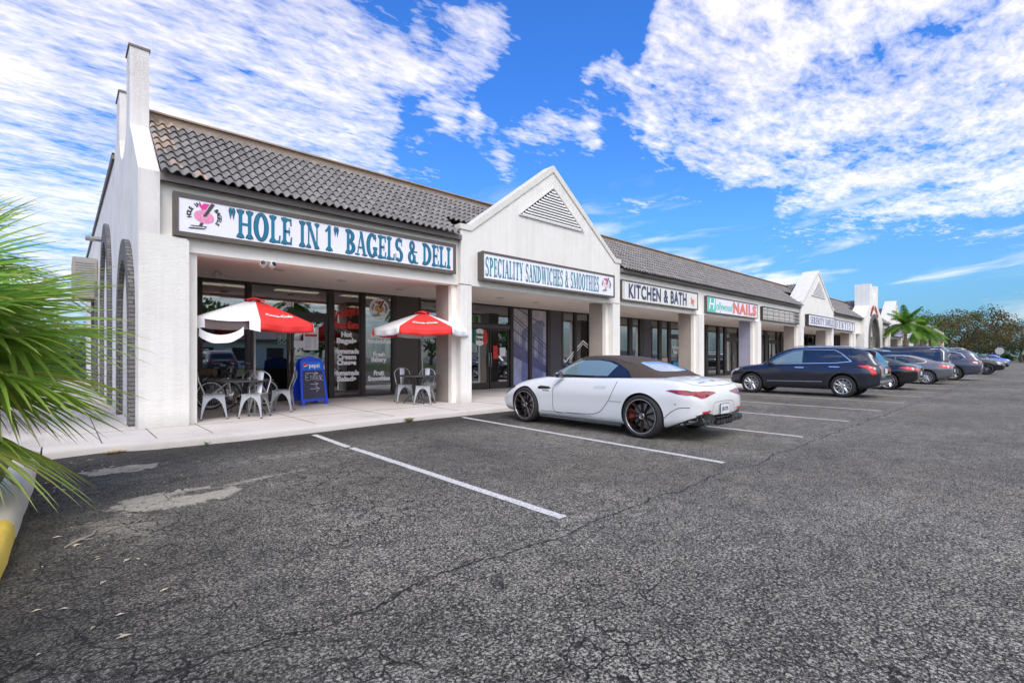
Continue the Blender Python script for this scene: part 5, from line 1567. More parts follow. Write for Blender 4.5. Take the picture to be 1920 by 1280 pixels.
def make_wheel(parent, x, y, r, w, style):
    s = -1 if x < 0 else 1
    Mx = Matrix.Translation((x, y, r)) @ Matrix.Rotation(R(90*s), 4, 'Y')    # local +z points outwards
    rr = r*style.get('rim', .74)
    m = MB(); h = w/2
    m.lathe([(rr, -h*.9), (rr+.02, -h), (r-.035, -h), (r-.008, -h*.8), (r, -h*.4), (r, h*.4), (r-.008, h*.8), (r-.035, h), (rr+.02, h+.004), (rr-.002, h*.93), (rr-.002, -h*.9)], 56, Mx)
    t = m.build('wheel', M['rubber'], parent)
    rim = style['mat']
    m = MB(); m.lathe([(rr, h*.96), (rr-.012, h*.99), (rr-.022, h*.9), (rr-.03, h*.2), (rr-.035, -h*.8), (rr, -h*.8)], 56, Mx, 0)
    n = style.get('n', 10); hub = style.get('hub', .075)
    for k in range(n):
        a = 2*math.pi*k/n
        for dd in style.get('split', (0,)):
            def P(rad, ang, z): return Mx @ Vector((rad*math.cos(ang), rad*math.sin(ang), z))
            w0, w1 = style.get('w', (.016, .016))
            a_in = a + dd*style.get('inang', .3); a_out = a + dd
            vs = []
            for rad, ang, ww, zf, zb in ((hub*.7, a_in, w0, h*.62, h*.3), ((rr+hub)*.5, (a_in+a_out)/2, (w0+w1)/2, h*.72, h*.45), (rr-.014, a_out, w1, h*.93, h*.6)):
                da = ww/rad
                vs += [P(rad, ang-da, zf-.006), P(rad, ang, zf+.006), P(rad, ang+da, zf-.006), P(rad, ang+da, zb), P(rad, ang-da, zb)]
            fs = []
            for i in (0, 1):
                for j in range(5): fs.append((i*5+j, i*5+(j+1) % 5, (i+1)*5+(j+1) % 5, (i+1)*5+j))
            m.add(vs, fs, 0, False)
    m.lathe([(hub*1.05, h*.3), (hub, h*.62), (hub*.7, h*.68), (0, h*.69)], 24, Mx, 0)
    ro = m.build('rim', rim, t)
    if style.get('edge'):
        m = MB(); m.lathe([(rr-.003, h*.985), (rr-.016, h*1.01), (rr-.018, h*.97)], 56, Mx); m.build('rim_edge', M['rimedge'], ro)
    m = MB(); m.lathe([(rr*.72, h*.08), (rr*.70, h*.14), (hub*.9, h*.14)], 40, Mx, 0); m.lathe([(rr-.036, -h*.3), (0, -h*.3)], 30, Mx, 1)
    m.build('brake_disc', [M['metalgrey'], M['well']], t)
    if style.get('caliper'):
        m = MB()
        ca = math.pi if style['caliper'] > 0 else 0
        c0 = ca + (0 if s < 0 else 0)
        # towards the rear on the front wheel, towards the front on the rear wheel
        for a0 in ((-.45, .45),):
            ring = []
            for k in range(9):
                a = (math.pi/2*(1 if style['caliper'] > 0 else -1)) * (1) + a0[0] + (a0[1]-a0[0])*k/8
                ring.append((rr*.90*math.cos(a), rr*.90*math.sin(a)))
            for k in range(8, -1, -1):
                a = (math.pi/2*(1 if style['caliper'] > 0 else -1)) + a0[0] + (a0[1]-a0[0])*k/8
                ring.append((rr*.58*math.cos(a), rr*.58*math.sin(a)))
            vs = [Mx @ Vector((p[0], p[1], h*.16)) for p in ring] + [Mx @ Vector((p[0], p[1], h*.42)) for p in ring]
            q = len(ring); m.add(vs, [list(range(q))[::-1], list(range(q, 2*q))] + [(i, (i+1) % q, (i+1) % q+q, i+q) for i in range(q)])
        m.build('brake_caliper', M['caliper'], t)
    m = MB(); m.lathe([(hub*.78, h*.69), (hub*.66, h*.74), (hub*.6, h*.70)], 24, Mx); m.build('centre_cap', M['rimedge'] if style.get('edge') else M['chrome'], ro)
    if style.get('star'):
        m = MB()
        for k in range(3):
            a = 2*math.pi*k/3 + math.pi
            p0 = Mx @ Vector((0, 0, h*.72)); p1 = Mx @ Vector((hub*.6*math.cos(a), hub*.6*math.sin(a), h*.72)); m.tube([p0, p1], .004, 4)
        m.build('cap_emblem', M['chrome'], ro)
    return t

ST_SL = dict(mat=M['rimblack'], n=10, split=(-.06, .06), inang=.9, w=(.008, .007), rim=.80, hub=.062, edge=True, star=True)
ST_10 = dict(mat=M['rimsilver'], n=10, split=(-.09, .09), inang=.4, w=(.013, .010), rim=.70, hub=.07)
ST_5 = dict(mat=M['rimsilver'], n=5, split=(-.17, .17), inang=.75, w=(.016, .020), rim=.72, hub=.075)
ST_B = dict(mat=M['rimblack'], n=6, split=(0,), w=(.03, .035), rim=.68, hub=.08)

def car_root(name, label, cat, x, y, rz=0, group='cars parked nose in along the shops'):
    return empty(name, (x, y, 0), R(rz), label=label, cat=cat, group=group)

# ---- white convertible
def build_sl():
    root = car_root('convertible_car', 'white two seat convertible with closed brown fabric roof and dark wire-like wheels', 'car', 7.925, 5.825)
    K = [(-2.31, .42, .60, .70, .60, .54), (-2.28, .36, .70, .80, .72, .66), (-2.22, .33, .80, .885, .80, .745), (-2.08, .28, .885, .945, .875, .80), (-1.80, .21, .935, .985, .925, .845), (-1.36, .19, .945, 1.01, .972, .855), (-.95, .18, .945, 1.01, .955, .85),
         (-.4, .17, .93, 1.00, .935, .85), (.2, .17, .925, .985, .928, .84), (.62, .17, .905, .985, .935, .83), (1.0, .17, .89, .955, .955, .82), (1.36, .18, .845, .905, .965, .80),
         (1.72, .19, .765, .825, .945, .77), (1.98, .20, .67, .745, .885, .70), (2.13, .22, .58, .66, .80, .62), (2.22, .26, .48, .57, .68, .54), (2.25, .30, .43, .50, .55, .46)]
    vs, fs = loft_body(K, 84)
    body = raw('body', vs, fs, [P_WHITE, M['well']])
    cut_wells(body, [(1.365, .355, .385), (-1.365, .355, .392)], .96, .36)
    reg(body, root)
    C = [(-1.62, 1.00, 1.005, .60, .50), (-1.50, 1.00, 1.055, .66, .58), (-1.25, .985, 1.145, .74, .62), (-.95, .985, 1.245, .78, .61), (-.55, .98, 1.335, .80, .60), (-.15, .97, 1.362, .80, .60), (.10, .965, 1.345, .80, .59), (.30, .96, 1.285, .795, .58), (.60, .955, 1.13, .77, .60), (.82, .95, 1.0, .72, .62), (.93, .94, .955, .68, .58)]
    vs, fs = loft_cabin(C, 48)
    cab = raw('soft_top', vs, fs, [M['softtop']]); reg(cab, root)
    cab.data.polygons.foreach_set('use_smooth', [True]*len(cab.data.polygons)); cab.data.set_sharp_from_angle(angle=R(40))
    bb, bc = bvh_of(body), bvh_of(cab)
    ball = bvh_of(body, cab)
    patch('windshield_frame', bc, [(-.80, .16), (.80, .16), (.80, .90), (-.80, .90)], 'top', M['blackgloss'], root, off=.004)
    patch('windshield', bc, [(-.52, .24), (0, .27), (.52, .24), (.60, .70), (.35, .82), (-.35, .82), (-.60, .70)], 'top', M['carglass_painted_sky'], root, off=.009)
    sw = [(.83, .985), (.55, 1.11), (.30, 1.20), (.12, 1.252), (-.08, 1.262), (-.32, 1.262), (-.55, 1.232), (-.74, 1.172), (-.60, .99)]
    patch('window_frame', bc, [(.93, .955), (.62, 1.10), (.32, 1.225), (.12, 1.278), (-.35, 1.283), (-.62, 1.25), (-.80, 1.18), (-.98, 1.09), (-1.08, .965)], 'side', M['blackgloss'], root, off=.006, mirror=True)
    patch('side_window', bc, sw, 'side', M['carglass_painted_sky'], root, off=.011, mirror=True)
    patch('quarter_window', bc, [(-.65, .99), (-.785, 1.165), (-.93, 1.10), (-1.03, .99)], 'side', M['carglass'], root, off=.011, mirror=True)
    rw = [(-.40, -1.02), (-.25, -.965), (.25, -.965), (.40, -1.02), (.50, -1.36), (.44, -1.43), (0, -1.455), (-.44, -1.43), (-.50, -1.36)]
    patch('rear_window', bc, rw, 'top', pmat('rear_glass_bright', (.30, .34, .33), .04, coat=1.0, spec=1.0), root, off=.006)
    line_on('roof_seam', bc, [(-.66, .05), (-.655, -.3), (-.62, -.8), (-.52, -1.15), (-.50, -1.5)], 'top', M['seam'], root, w=.004, mirror=True)
    # shut lines
    Lw = .005
    line_on('door_gap', bb, [(.36, .905), (.50, .84), (.585, .76), (.60, .62), (.58, .292), (.2, .285), (-.30, .305), (-.50, .36), (-.62, .47), (-.74, .62), (-.83, .80), (-.865, .915)], 'side', M['seam'], root, w=Lw, mirror=True)
    line_on('sill_line', bb, [(.93, .275), (.3, .275), (-.3, .265)], 'side', M['seam'], root, w=.003, mirror=True)
    line_on('fender_line', bb, [(-.71, .565), (-.99, .57)], 'side', M['seam'], root, w=.003, mirror=True)
    line_on('boot_gap', bb, [(-.74, -1.42), (-.70, -1.62), (-.72, -1.95), (-.62, -2.18), (0, -2.235), (.62, -2.18), (.72, -1.95), (.70, -1.62), (.74, -1.42)], 'top', M['seam'], root, w=.004)
    line_on('boot_crease', bb, [(-.34, -2.12), (-.44, -1.9), (-.36, -1.74), (0, -1.70), (.36, -1.74), (.44, -1.9), (.34, -2.12)], 'top', pmat('crease', (.42, .42, .44), .5), root, w=.003)
    patch('third_brake_light', bb, [(-.12, -1.80), (.12, -1.80), (.13, -1.775), (-.13, -1.775)], 'top', M['blackgloss'], root)
    patch('side_vent', bb, [(1.00, .735), (.99, .715), (.95, .70), (.72, .71), (.67, .722), (.66, .735), (.72, .755), (.93, .765)], 'side', M['blackgloss'], root, off=.005, cell=.03, mirror=True)
    surf_text('fender_badge', "V8 BITURBO", bb, (.78, .675), .17, .03, 'side', M['blackgloss'], root, flip=True)
    surf_text('boot_badge', "AMG SL63", bb, (-.42, -2.14), .20, .05, 'top', M['blackgloss'], root)
    line_on('door_handle', bb, [(-.40, .79), (-.42, .805), (-.60, .81), (-.635, .795), (-.60, .78), (-.42, .775), (-.40, .79)], 'side', pmat('handle_line', (.35, .35, .37), .4), root, w=.004, mirror=True)
    line_on('bumper_crease', bb, [(-1.76, .36), (-1.84, .44), (-1.96, .52), (-2.06, .545), (-2.16, .55)], 'side', M['seam'], root, w=.005, mirror=True)
    # tail lamps wrap round the corner
    patch('tail_light', bb, [(-1.79, .800), (-1.88, .815), (-2.10, .815), (-2.22, .800), (-2.24, .74), (-2.10, .735), (-2.0, .75)], 'side', M['taildark'], root, off=.005, cell=.03, mirror=True)
    patch('tail_light', bb, [(-.80, .795), (-.55, .800), (-.36, .785), (-.24, .765), (-.40, .735), (-.60, .695), (-.70, .69), (-.81, .735)], 'rear', M['taildark'], root, off=.006, cell=.03, mirror=True)
    # lower diffuser, exhausts, reflectors, number plate
    patch('diffuser', bb, [(-.78, .43), (-.60, .475), (-.36, .42), (.36, .42), (.60, .475), (.78, .43), (.70, .34), (-.70, .34)], 'rear', M['blackgloss'], root, off=.006)
    patch('diffuser_side', bb, [(-1.78, .22), (-2.30, .44), (-2.28, .36), (-2.1, .27), (-1.9, .22)], 'side', M['blackgloss'], root, off=.006, mirror=True)
    m = MB()
    for s in (-1, 1):
        m.prism([(s*.30, .26), (s*.66, .265), (s*.72, .33), (s*.68, .37), (s*.30, .37)], 'y', -2.31, -2.0)
        for k in range(3): m.box(s*.06+.09*k*s-.008, s*.06+.09*k*s+.008, -2.335, -2.1, .245, .36)
    m.box(-.30, .30, -2.33, -2.05, .27, .33)
    m.build('rear_skirt', M['blackgloss'], root)
    for s in (-1, 1):
        for dx in (.50, .64):
            m = MB(); Mx = Matrix.Translation((s*dx, -2.26, .31)) @ Matrix.Rotation(R(90), 4, 'X')
            ring = lambda k_, z: [Mx @ Vector(((.055*k_)*math.copysign(abs(math.cos(a))**.6, math.cos(a)), (.036*k_)*math.copysign(abs(math.sin(a))**.6, math.sin(a)), z)) for a in [2*math.pi*i/20 for i in range(20)]]
            m.grid([r + [r[0]] for r in (ring(1, -.1), ring(1.04, .05), ring(.98, .058), ring(.86, .05), ring(.84, -.05))]); m.build('exhaust_tip', M['chrome'] if False else M['blackgloss'], root)
    patch('rear_reflector', bb, [(-.70, .49), (-.48, .50), (-.46, .475), (-.68, .465)], 'rear', M['tailred'], root, off=.012, mirror=True)
    line_on('plate_recess', bb, [(-.42, .44), (-.36, .56), (-.26, .615), (.26, .615), (.36, .56), (.42, .44)], 'rear', pmat('recess_line', (.30, .30, .32), .5), root, w=.005)
    y_pl = snap(bb, (0, .50), 'rear', .012)[0].y
    m = MB(); m.box(-.155, .155, y_pl-.012, y_pl, .42, .575); pl = m.build('number_plate', M['plate'], root)
    m = MB(); m.box(-.165, .165, y_pl-.009, y_pl-.001, .41, .585); m.build('plate_frame', M['blackgloss'], pl)
    vs_, fs_ = text_polys("JR5 2TK", .075, .003); m = MB(); m.add([(x*.85, y_pl-.014, .495+z) for x, z in vs_], fs_); m.build('plate_lettering', M['navy'], pl, fix=False)
    # round star emblem on the boot edge
    c = snap(bb, (0, -2.12), 'top', .006)[0]
    m = MB(); m.tube([(c.x+.045*math.cos(R(a)), c.y+.040*math.sin(R(a)), c.z + .018*math.sin(R(a))) for a in range(0, 360, 20)], .004, 5, closed=True)
    for k in range(3):
        a = R(90+120*k); m.tube([c, (c.x+.043*math.cos(a), c.y+.038*math.sin(a), c.z+.017*math.sin(a))], .003, 4)
    m.build('boot_emblem', M['metalgrey'], root)
    for yy, zz in ((-1.95, .60),):
        m = MB(); q = snap(bb, (yy, zz), 'side', .002)[0]; m.lathe([(0, 0), (.014, 0), (.014, .004), (0, .005)], 12, Matrix.Translation(q) @ Matrix.Rotation(R(-90), 4, 'Y')); m.build('parking_sensor', M['metalgrey'], root)
    # head lamps, grille
    patch('headlight', bb, [(1.72, .70), (1.80, .735), (1.98, .66), (2.10, .56), (2.02, .54), (1.86, .62)], 'side', M['blackgloss'], root, off=.005, cell=.03, mirror=True)
    patch('grille', bb, [(-.42, .28), (.42, .28), (.36, .46), (-.36, .46)], 'front', M['blackgloss'], root, off=.006)
    # side skirt blade
    for s in (-1, 1):
        m = MB()
        m.prism([(s*.90, .145), (s*.955, .15), (s*.955, .172), (s*.90, .19)] if s > 0 else [(s*.955, .15), (s*.90, .145), (s*.90, .19), (s*.955, .172)], 'y', -.98, .96)
        m.build('side_skirt', M['blackgloss'], root)
    for s in (-1, 1):
        m = MB()
        rows = []
        for k in range(9):
            f = k/8; xx = s*(.885 + .20*f); r = .5*(1-abs(2*f-1)**3)+.001
            rows.append([(xx, .40 + (.055*math.cos(a)+.0)*(.35+.65*r*2 if k not in (0, 8) else .2), 1.0 + .065*math.sin(a)*(.5+r if k not in (0, 8) else .25)) for a in [2*math.pi*i/14 for i in range(15)]])
        m.grid(rows); mi = m.build('mirror', M['blackgloss'], root)
        m = MB(); m.tube([(s*.80, .45, .945), (s*.90, .42, .955)], .022, 8); m.build('mirror_stalk', M['blackgloss'], mi)
    for s in (-1, 1):
        st = dict(ST_SL); st['caliper'] = 1; make_wheel(root, s*.835, 1.365, .355, .27, {**st, 'caliper': -1 if s < 0 else -1})
        make_wheel(root, s*.825, -1.365, .360, .29, {**st, 'caliper': 1})
    return root
build_sl()

# ---- generic closed cars
def build_car(root, paint, K, C, wells, r, wheel, sidewin, rearwin, wind, lamp_side=None, lamp_rear=None, lampmat=None, roofmat=None, chrome=None, lower=None, doors=None, steps=64, head=None, wx=.80, tw=.235, plate=(0, .75), spoiler=None, cladding=False, csteps=44, extra=None, lowz=None, glass=None, detail=True):
    vs, fs = loft_body(K, steps)
    body = raw('body', vs, fs, [paint, M['well']])
    hw = max(k[4] for k in K)
    cut_wells(body, [(y, r+.01, r+.055) for y in wells], hw, .34); reg(body, root)
    vs, fs = loft_cabin(C, csteps)
    cab = raw('cabin', vs, fs, [roofmat or paint]); reg(cab, root)
    cab.data.polygons.foreach_set('use_smooth', [True]*len(cab.data.polygons)); cab.data.set_sharp_from_angle(angle=R(40))
    bb, bc = bvh_of(body), bvh_of(cab)
    ball = bvh_of(body, cab)
    for i, w in enumerate(sidewin):
        patch('side_window', bc, w, 'side', (glass or {}).get(i, M['carglass']), root, off=.006, mirror=True)
    patch('rear_window', ball if spoiler else bc, rearwin[1], rearwin[0], M['carglass'], root, off=.008)
    patch('windshield', bc, wind, 'top', M['carglass'], root, off=.008)
    if chrome:
        for c in chrome: line_on('chrome_trim', bc, c, 'side', M['chrome'], root, w=.011, off=.011, mirror=True, sm=False)
    if lower:
        for c in lower: line_on('lower_trim', bb, c, 'side', M['chrome'], root, w=.011, off=.006, mirror=True, sm=False)
    if doors:
        for c in doors: line_on('door_gap', bb, c, 'side', M['seam'], root, w=.004, mirror=True)
    if lamp_side: patch('tail_light', bb, lamp_side, 'side', lampmat or M['tailred'], root, off=.008, cell=.04, mirror=True)
    if lamp_rear: patch('tail_light', bb, lamp_rear, 'rear', lampmat or M['tailred'], root, off=.008, cell=.04, mirror=True)
    if head: patch('headlight', bb, head, 'side', M['lampclear'], root, off=.006, cell=.04, mirror=True)
    if lowz:
        y0, y1 = K[0][0]+.02, K[-1][0]-.02
        patch('rear_bumper', bb, [(-hw*.8, lowz[0]), (hw*.8, lowz[0]), (hw*.8, lowz[1]), (-hw*.8, lowz[1])], 'rear', M['plasticdark'], root, off=.006, cell=.1)
    yp = snap(bb, plate, 'rear', .01)[0].y
    m = MB(); m.box(plate[0]-.155, plate[0]+.155, yp-.012, yp-.002, plate[1]-.075, plate[1]+.075); m.build('number_plate', M['plate'], root)
    if cladding:
        for y in wells:
            for s in (-1, 1):
                m = MB(); rows = []
                for k in range(25):
                    a = math.pi*(k/24)*1.12 - .19
                    q0, n0 = snap(bb, (y+(r+.058)*math.cos(a), r+.01+(r+.058)*math.sin(a)), 'side', .006); q1, n1 = snap(bb, (y+(r+.115)*math.cos(a), r+.01+(r+.115)*math.sin(a)), 'side', .006)
                    rows.append([(-s*q0.x, q0.y, q0.z), (-s*q1.x, q1.y, q1.z)])
                m.grid(rows); m.build('arch_trim', M['plasticdark'], root)
    for s in (-1, 1):
        m = MB(); yy, zz = wind[0][1]*.0 + C[-1][0]-.42, C[-1][1]+.06
        rows = []
        hwb = C[-3][3]
        for k in range(7):
            f = k/6; q = (.3+.7*math.sin(math.pi*f)**.5) if 0 < f < 1 else .3
            rows.append([(s*(hwb+.04+.22*f), yy + .06*q*math.cos(a), zz+.02 + .08*q*math.sin(a)) for a in [2*math.pi*i/12 for i in range(13)]])
        m.grid(rows); m.build('mirror', M['plasticdark'], root)
        for y in wells: make_wheel(root, s*wx, y, r, tw, wheel)
    if extra: extra(bb, bc, body, cab)
    return bb, bc

# blue crossover
def suv_specs(L2=2.42, H=1.66, hw=.955, yb=-2.42, zc=1.12, hood=1.03, nose=.80):
    K = [(yb, .46, .92, 1.02, hw*.80, hw*.74), (yb+.06, .40, .98, 1.08, hw*.88, hw*.80), (yb+.22, .34, 1.03, 1.12, hw*.95, hw*.86), (yb+.7, .27, 1.05, 1.14, hw, hw*.90), (-.6, .24, 1.05, 1.13, hw*.985, hw*.90), (.4, .24, 1.03, 1.12, hw*.98, hw*.90),
         (.95, .24, 1.01, zc+.02, hw*.985, hw*.885), (1.4, .26, .98, hood+.03, hw, hw*.87), (1.85, .30, .93, hood-.03, hw*.97, hw*.82), (L2-.30, .33, .85, hood-.11, hw*.90, hw*.74), (L2-.17, .36, .78, nose+.03, hw*.82, hw*.68), (L2-.12, .40, .70, nose-.06, hw*.74, hw*.62)]
    return K
K = suv_specs()
C = [(-2.36, 1.06, 1.09, .74, .66), (-2.28, 1.06, 1.24, .76, .66), (-2.10, 1.06, 1.50, .79, .66), (-1.95, 1.06, 1.57, .80, .655), (-1.2, 1.06, 1.655, .82, .655), (-.2, 1.05, 1.675, .825, .65), (.15, 1.05, 1.645, .825, .645), (.55, 1.05, 1.50, .815, .66), (.9, 1.05, 1.27, .79, .67), (1.12, 1.04, 1.10, .74, .66), (1.2, 1.03, 1.05, .7, .6)]
root = car_root('suv_car', 'dark blue crossover with chrome window trim and red hooked tail lights', 'car', 19.72, 5.88)
def xt(bb, bc, body, cab):
    patch('rear_side_glass', bc, [(-1.64, 1.185), (-1.50, 1.50), (-1.85, 1.48), (-2.13, 1.20)], 'side', M['carglass'], root, off=.0055, mirror=True)
    for s in (-1, 1):
        m = MB(); m.tube([(s*.62, -1.75, 1.60), (s*.63, -1.6, 1.66), (s*.64, -.6, 1.705), (s*.635, .0, 1.69), (s*.62, .12, 1.645)], .016, 6); m.build('roof_rail', M['chrome'], root)
    m = MB(); m.prism([(-2.45, 1.50), (-2.10, 1.56), (-1.95, 1.60), (-2.05, 1.62), (-2.42, 1.535)], 'x', -.60, .60); m.build('rear_spoiler', P_SILVER, root)
    for (a, b) in (((-.02, .96), (-.30, .955)), ((-1.05, .99), (-1.35, .985))): line_on('door_handle', bb, [a, b], 'side', M['chrome'], root, w=.018, off=.02, mirror=True)
    patch('grille', bb, [(-.5, .42), (.5, .42), (.45, .80), (-.45, .80)], 'front', M['plasticdark'], root)
    patch('day_light', bb, [(2.02, .86), (2.06, .88), (2.20, .78), (2.22, .55), (2.18, .55), (2.15, .74)], 'side', M['lampclear'], root, off=.01, cell=.04, mirror=True)
    line_on('boot_chrome', bb, [(-.6, .74), (.6, .74)], 'rear', M['chrome'], root, w=.02, off=.01)
    m = MB(); m.box(-.75, .75, -2.47, -2.36, .50, .58); m.build('bumper_trim', P_SILVER, root)
    patch('lower_sill', bb, [(.92, .245), (-.95, .245), (-.95, .42), (.92, .42)], 'side', M['plasticdark'], root, off=.006, cell=.1, mirror=True)
build_car(root, P_BLUE, K, C, (1.44, -1.44), .365, ST_10,
    [[(.86, 1.105), (.56, 1.30), (.30, 1.43), (.06, 1.52), (-.22, 1.545), (-.22, 1.12)], [(-.28, 1.12), (-.28, 1.548), (-1.15, 1.525), (-1.32, 1.43), (-1.58, 1.20), (-1.25, 1.15)]],
    ('rear', [(-.52, 1.16), (.52, 1.16), (.46, 1.46), (-.46, 1.46)]), [(-.50, .30), (.50, .30), (.60, 1.0), (-.60, 1.0)],
    lamp_side=[(-1.80, 1.045), (-2.12, 1.055), (-2.28, .98), (-2.34, .78), (-2.24, .74), (-2.16, .90), (-2.05, .97)], lamp_rear=[(-.70, 1.02), (-.60, 1.0), (-.62, .70), (-.74, .72)], glass={0: M['carglass_painted_sky']},
    chrome=[[(.95, 1.09), (.60, 1.315), (.32, 1.46), (.06, 1.55), (-.25, 1.575), (-1.17, 1.55), (-1.36, 1.44), (-1.66, 1.175), (-1.2, 1.12), (.3, 1.085), (.90, 1.075)]],
    lower=[[(.90, .47), (-.85, .50)]], doors=[[(.62, 1.04), (.66, .8), (.66, .40)], [(-.26, 1.08), (-.27, .8), (-.26, .40)], [(-1.20, 1.06), (-1.22, .85), (-1.05, .62)]], lowz=(.46, .66), plate=(0, .86), cladding=True, head=[(1.90, .90), (2.10, .86), (2.14, .80), (1.95, .82)], extra=xt)

# sedans
def sedan_specs(hw=.93, yb=-2.38, L2=2.42):
    K = [(yb, .44, .82, .90, hw*.78, hw*.70), (yb+.06, .38, .90, .98, hw*.86, hw*.76), (yb+.25, .30, .95, 1.04, hw*.94, hw*.83), (yb+.8, .22, .965, 1.05, hw, hw*.88), (-.6, .20, .95, 1.03, hw*.985, hw*.89), (.4, .20, .93, 1.01, hw*.98, hw*.88),
         (.95, .20, .91, 1.00, hw*.985, hw*.865), (1.4, .22, .86, .94, hw, hw*.85), (1.85, .24, .80, .87, hw*.96, hw*.80), (L2-.22, .26, .70, .78, hw*.88, hw*.72), (L2-.10, .30, .62, .69, hw*.78, hw*.64), (L2-.05, .34, .55, .60, hw*.68, hw*.56)]
    C = [(-2.10, 1.0, 1.01, .66, .56), (-1.75, 1.0, 1.12, .72, .56), (-1.35, .99, 1.26, .76, .56), (-.9, .99, 1.375, .785, .57), (-.3, .98, 1.43, .80, .575), (.15, .97, 1.425, .80, .57), (.45, .97, 1.345, .79, .57), (.85, .96, 1.16, .76, .60), (1.15, .95, 1.00, .71, .60), (1.25, .94, .95, .66, .55)]
    return K, C
def sedan(root, paint, wheel, lampmat=None, rot=False):
    K, C = sedan_specs()
    def ex(bb, bc, body, cab):
        patch('grille', bb, [(-.42, .36), (.42, .36), (.38, .58), (-.38, .58)], 'front', M['plasticdark'], root)
        line_on('bumper_trim', bb, [(-.62, .50), (-.3, .47), (.3, .47), (.62, .50)], 'rear', M['chrome'], root, w=.016, off=.01)
        for s in (-1, 1):
            m = MB(); m.tube([(s*.52, -2.38, .36), (s*.52, -2.2, .36)], .045, 10); m.build('exhaust_tip', M['chrome'], root)
        line_on('door_handle', bb, [(-.95, .86), (-1.15, .862)], 'side', M['chrome'], root, w=.014, off=.02, mirror=True)
    build_car(root, paint, K, C, (1.45, -1.45), .335, wheel,
        [[(.86, 1.02), (.50, 1.22), (.20, 1.31), (-.20, 1.335), (-.20, 1.02)], [(-.26, 1.02), (-.26, 1.337), (-.75, 1.315), (-1.10, 1.22), (-1.38, 1.11), (-1.30, 1.04)]],
        ('top', [(-.42, -1.05), (.42, -1.05), (.52, -1.78), (-.52, -1.78)]), [(-.45, .48), (.45, .48), (.58, 1.05), (-.58, 1.05)],
        lamp_side=[(-1.80, .895), (-2.12, .925), (-2.32, .88), (-2.30, .78), (-2.12, .80)], lamp_rear=[(-.76, .88), (-.48, .87), (-.34, .82), (-.50, .76), (-.78, .77)], lampmat=lampmat,
        chrome=[[(.95, 1.0), (.52, 1.24), (.20, 1.335), (-.25, 1.36), (-.78, 1.34), (-1.13, 1.24), (-1.44, 1.115), (-1.38, 1.03), (-1.1, 1.0)]],
        doors=[[(.62, .95), (.66, .7), (.64, .34)], [(-.24, .97), (-.24, .7), (-.22, .34)], [(-1.16, .98), (-1.14, .85), (-.98, .58)]], lowz=(.40, .50), plate=(0, .66), head=[(1.86, .76), (2.10, .74), (2.30, .62), (2.10, .62)], extra=ex, steps=52, csteps=36, tw=.225, wx=.795)
root = car_root('sedan_car', 'black saloon with silver five spoke wheels, parked next to the dark blue crossover', 'car', 25.42, 5.70); sedan(root, P_BLACK, ST_5)
SEDAN1 = root
root = car_root('sedan_car', 'grey saloon parked between the black saloon and the long dark van', 'car', 31.50, 5.25); sedan(root, P_GREY, ST_10)
SEDAN2 = root

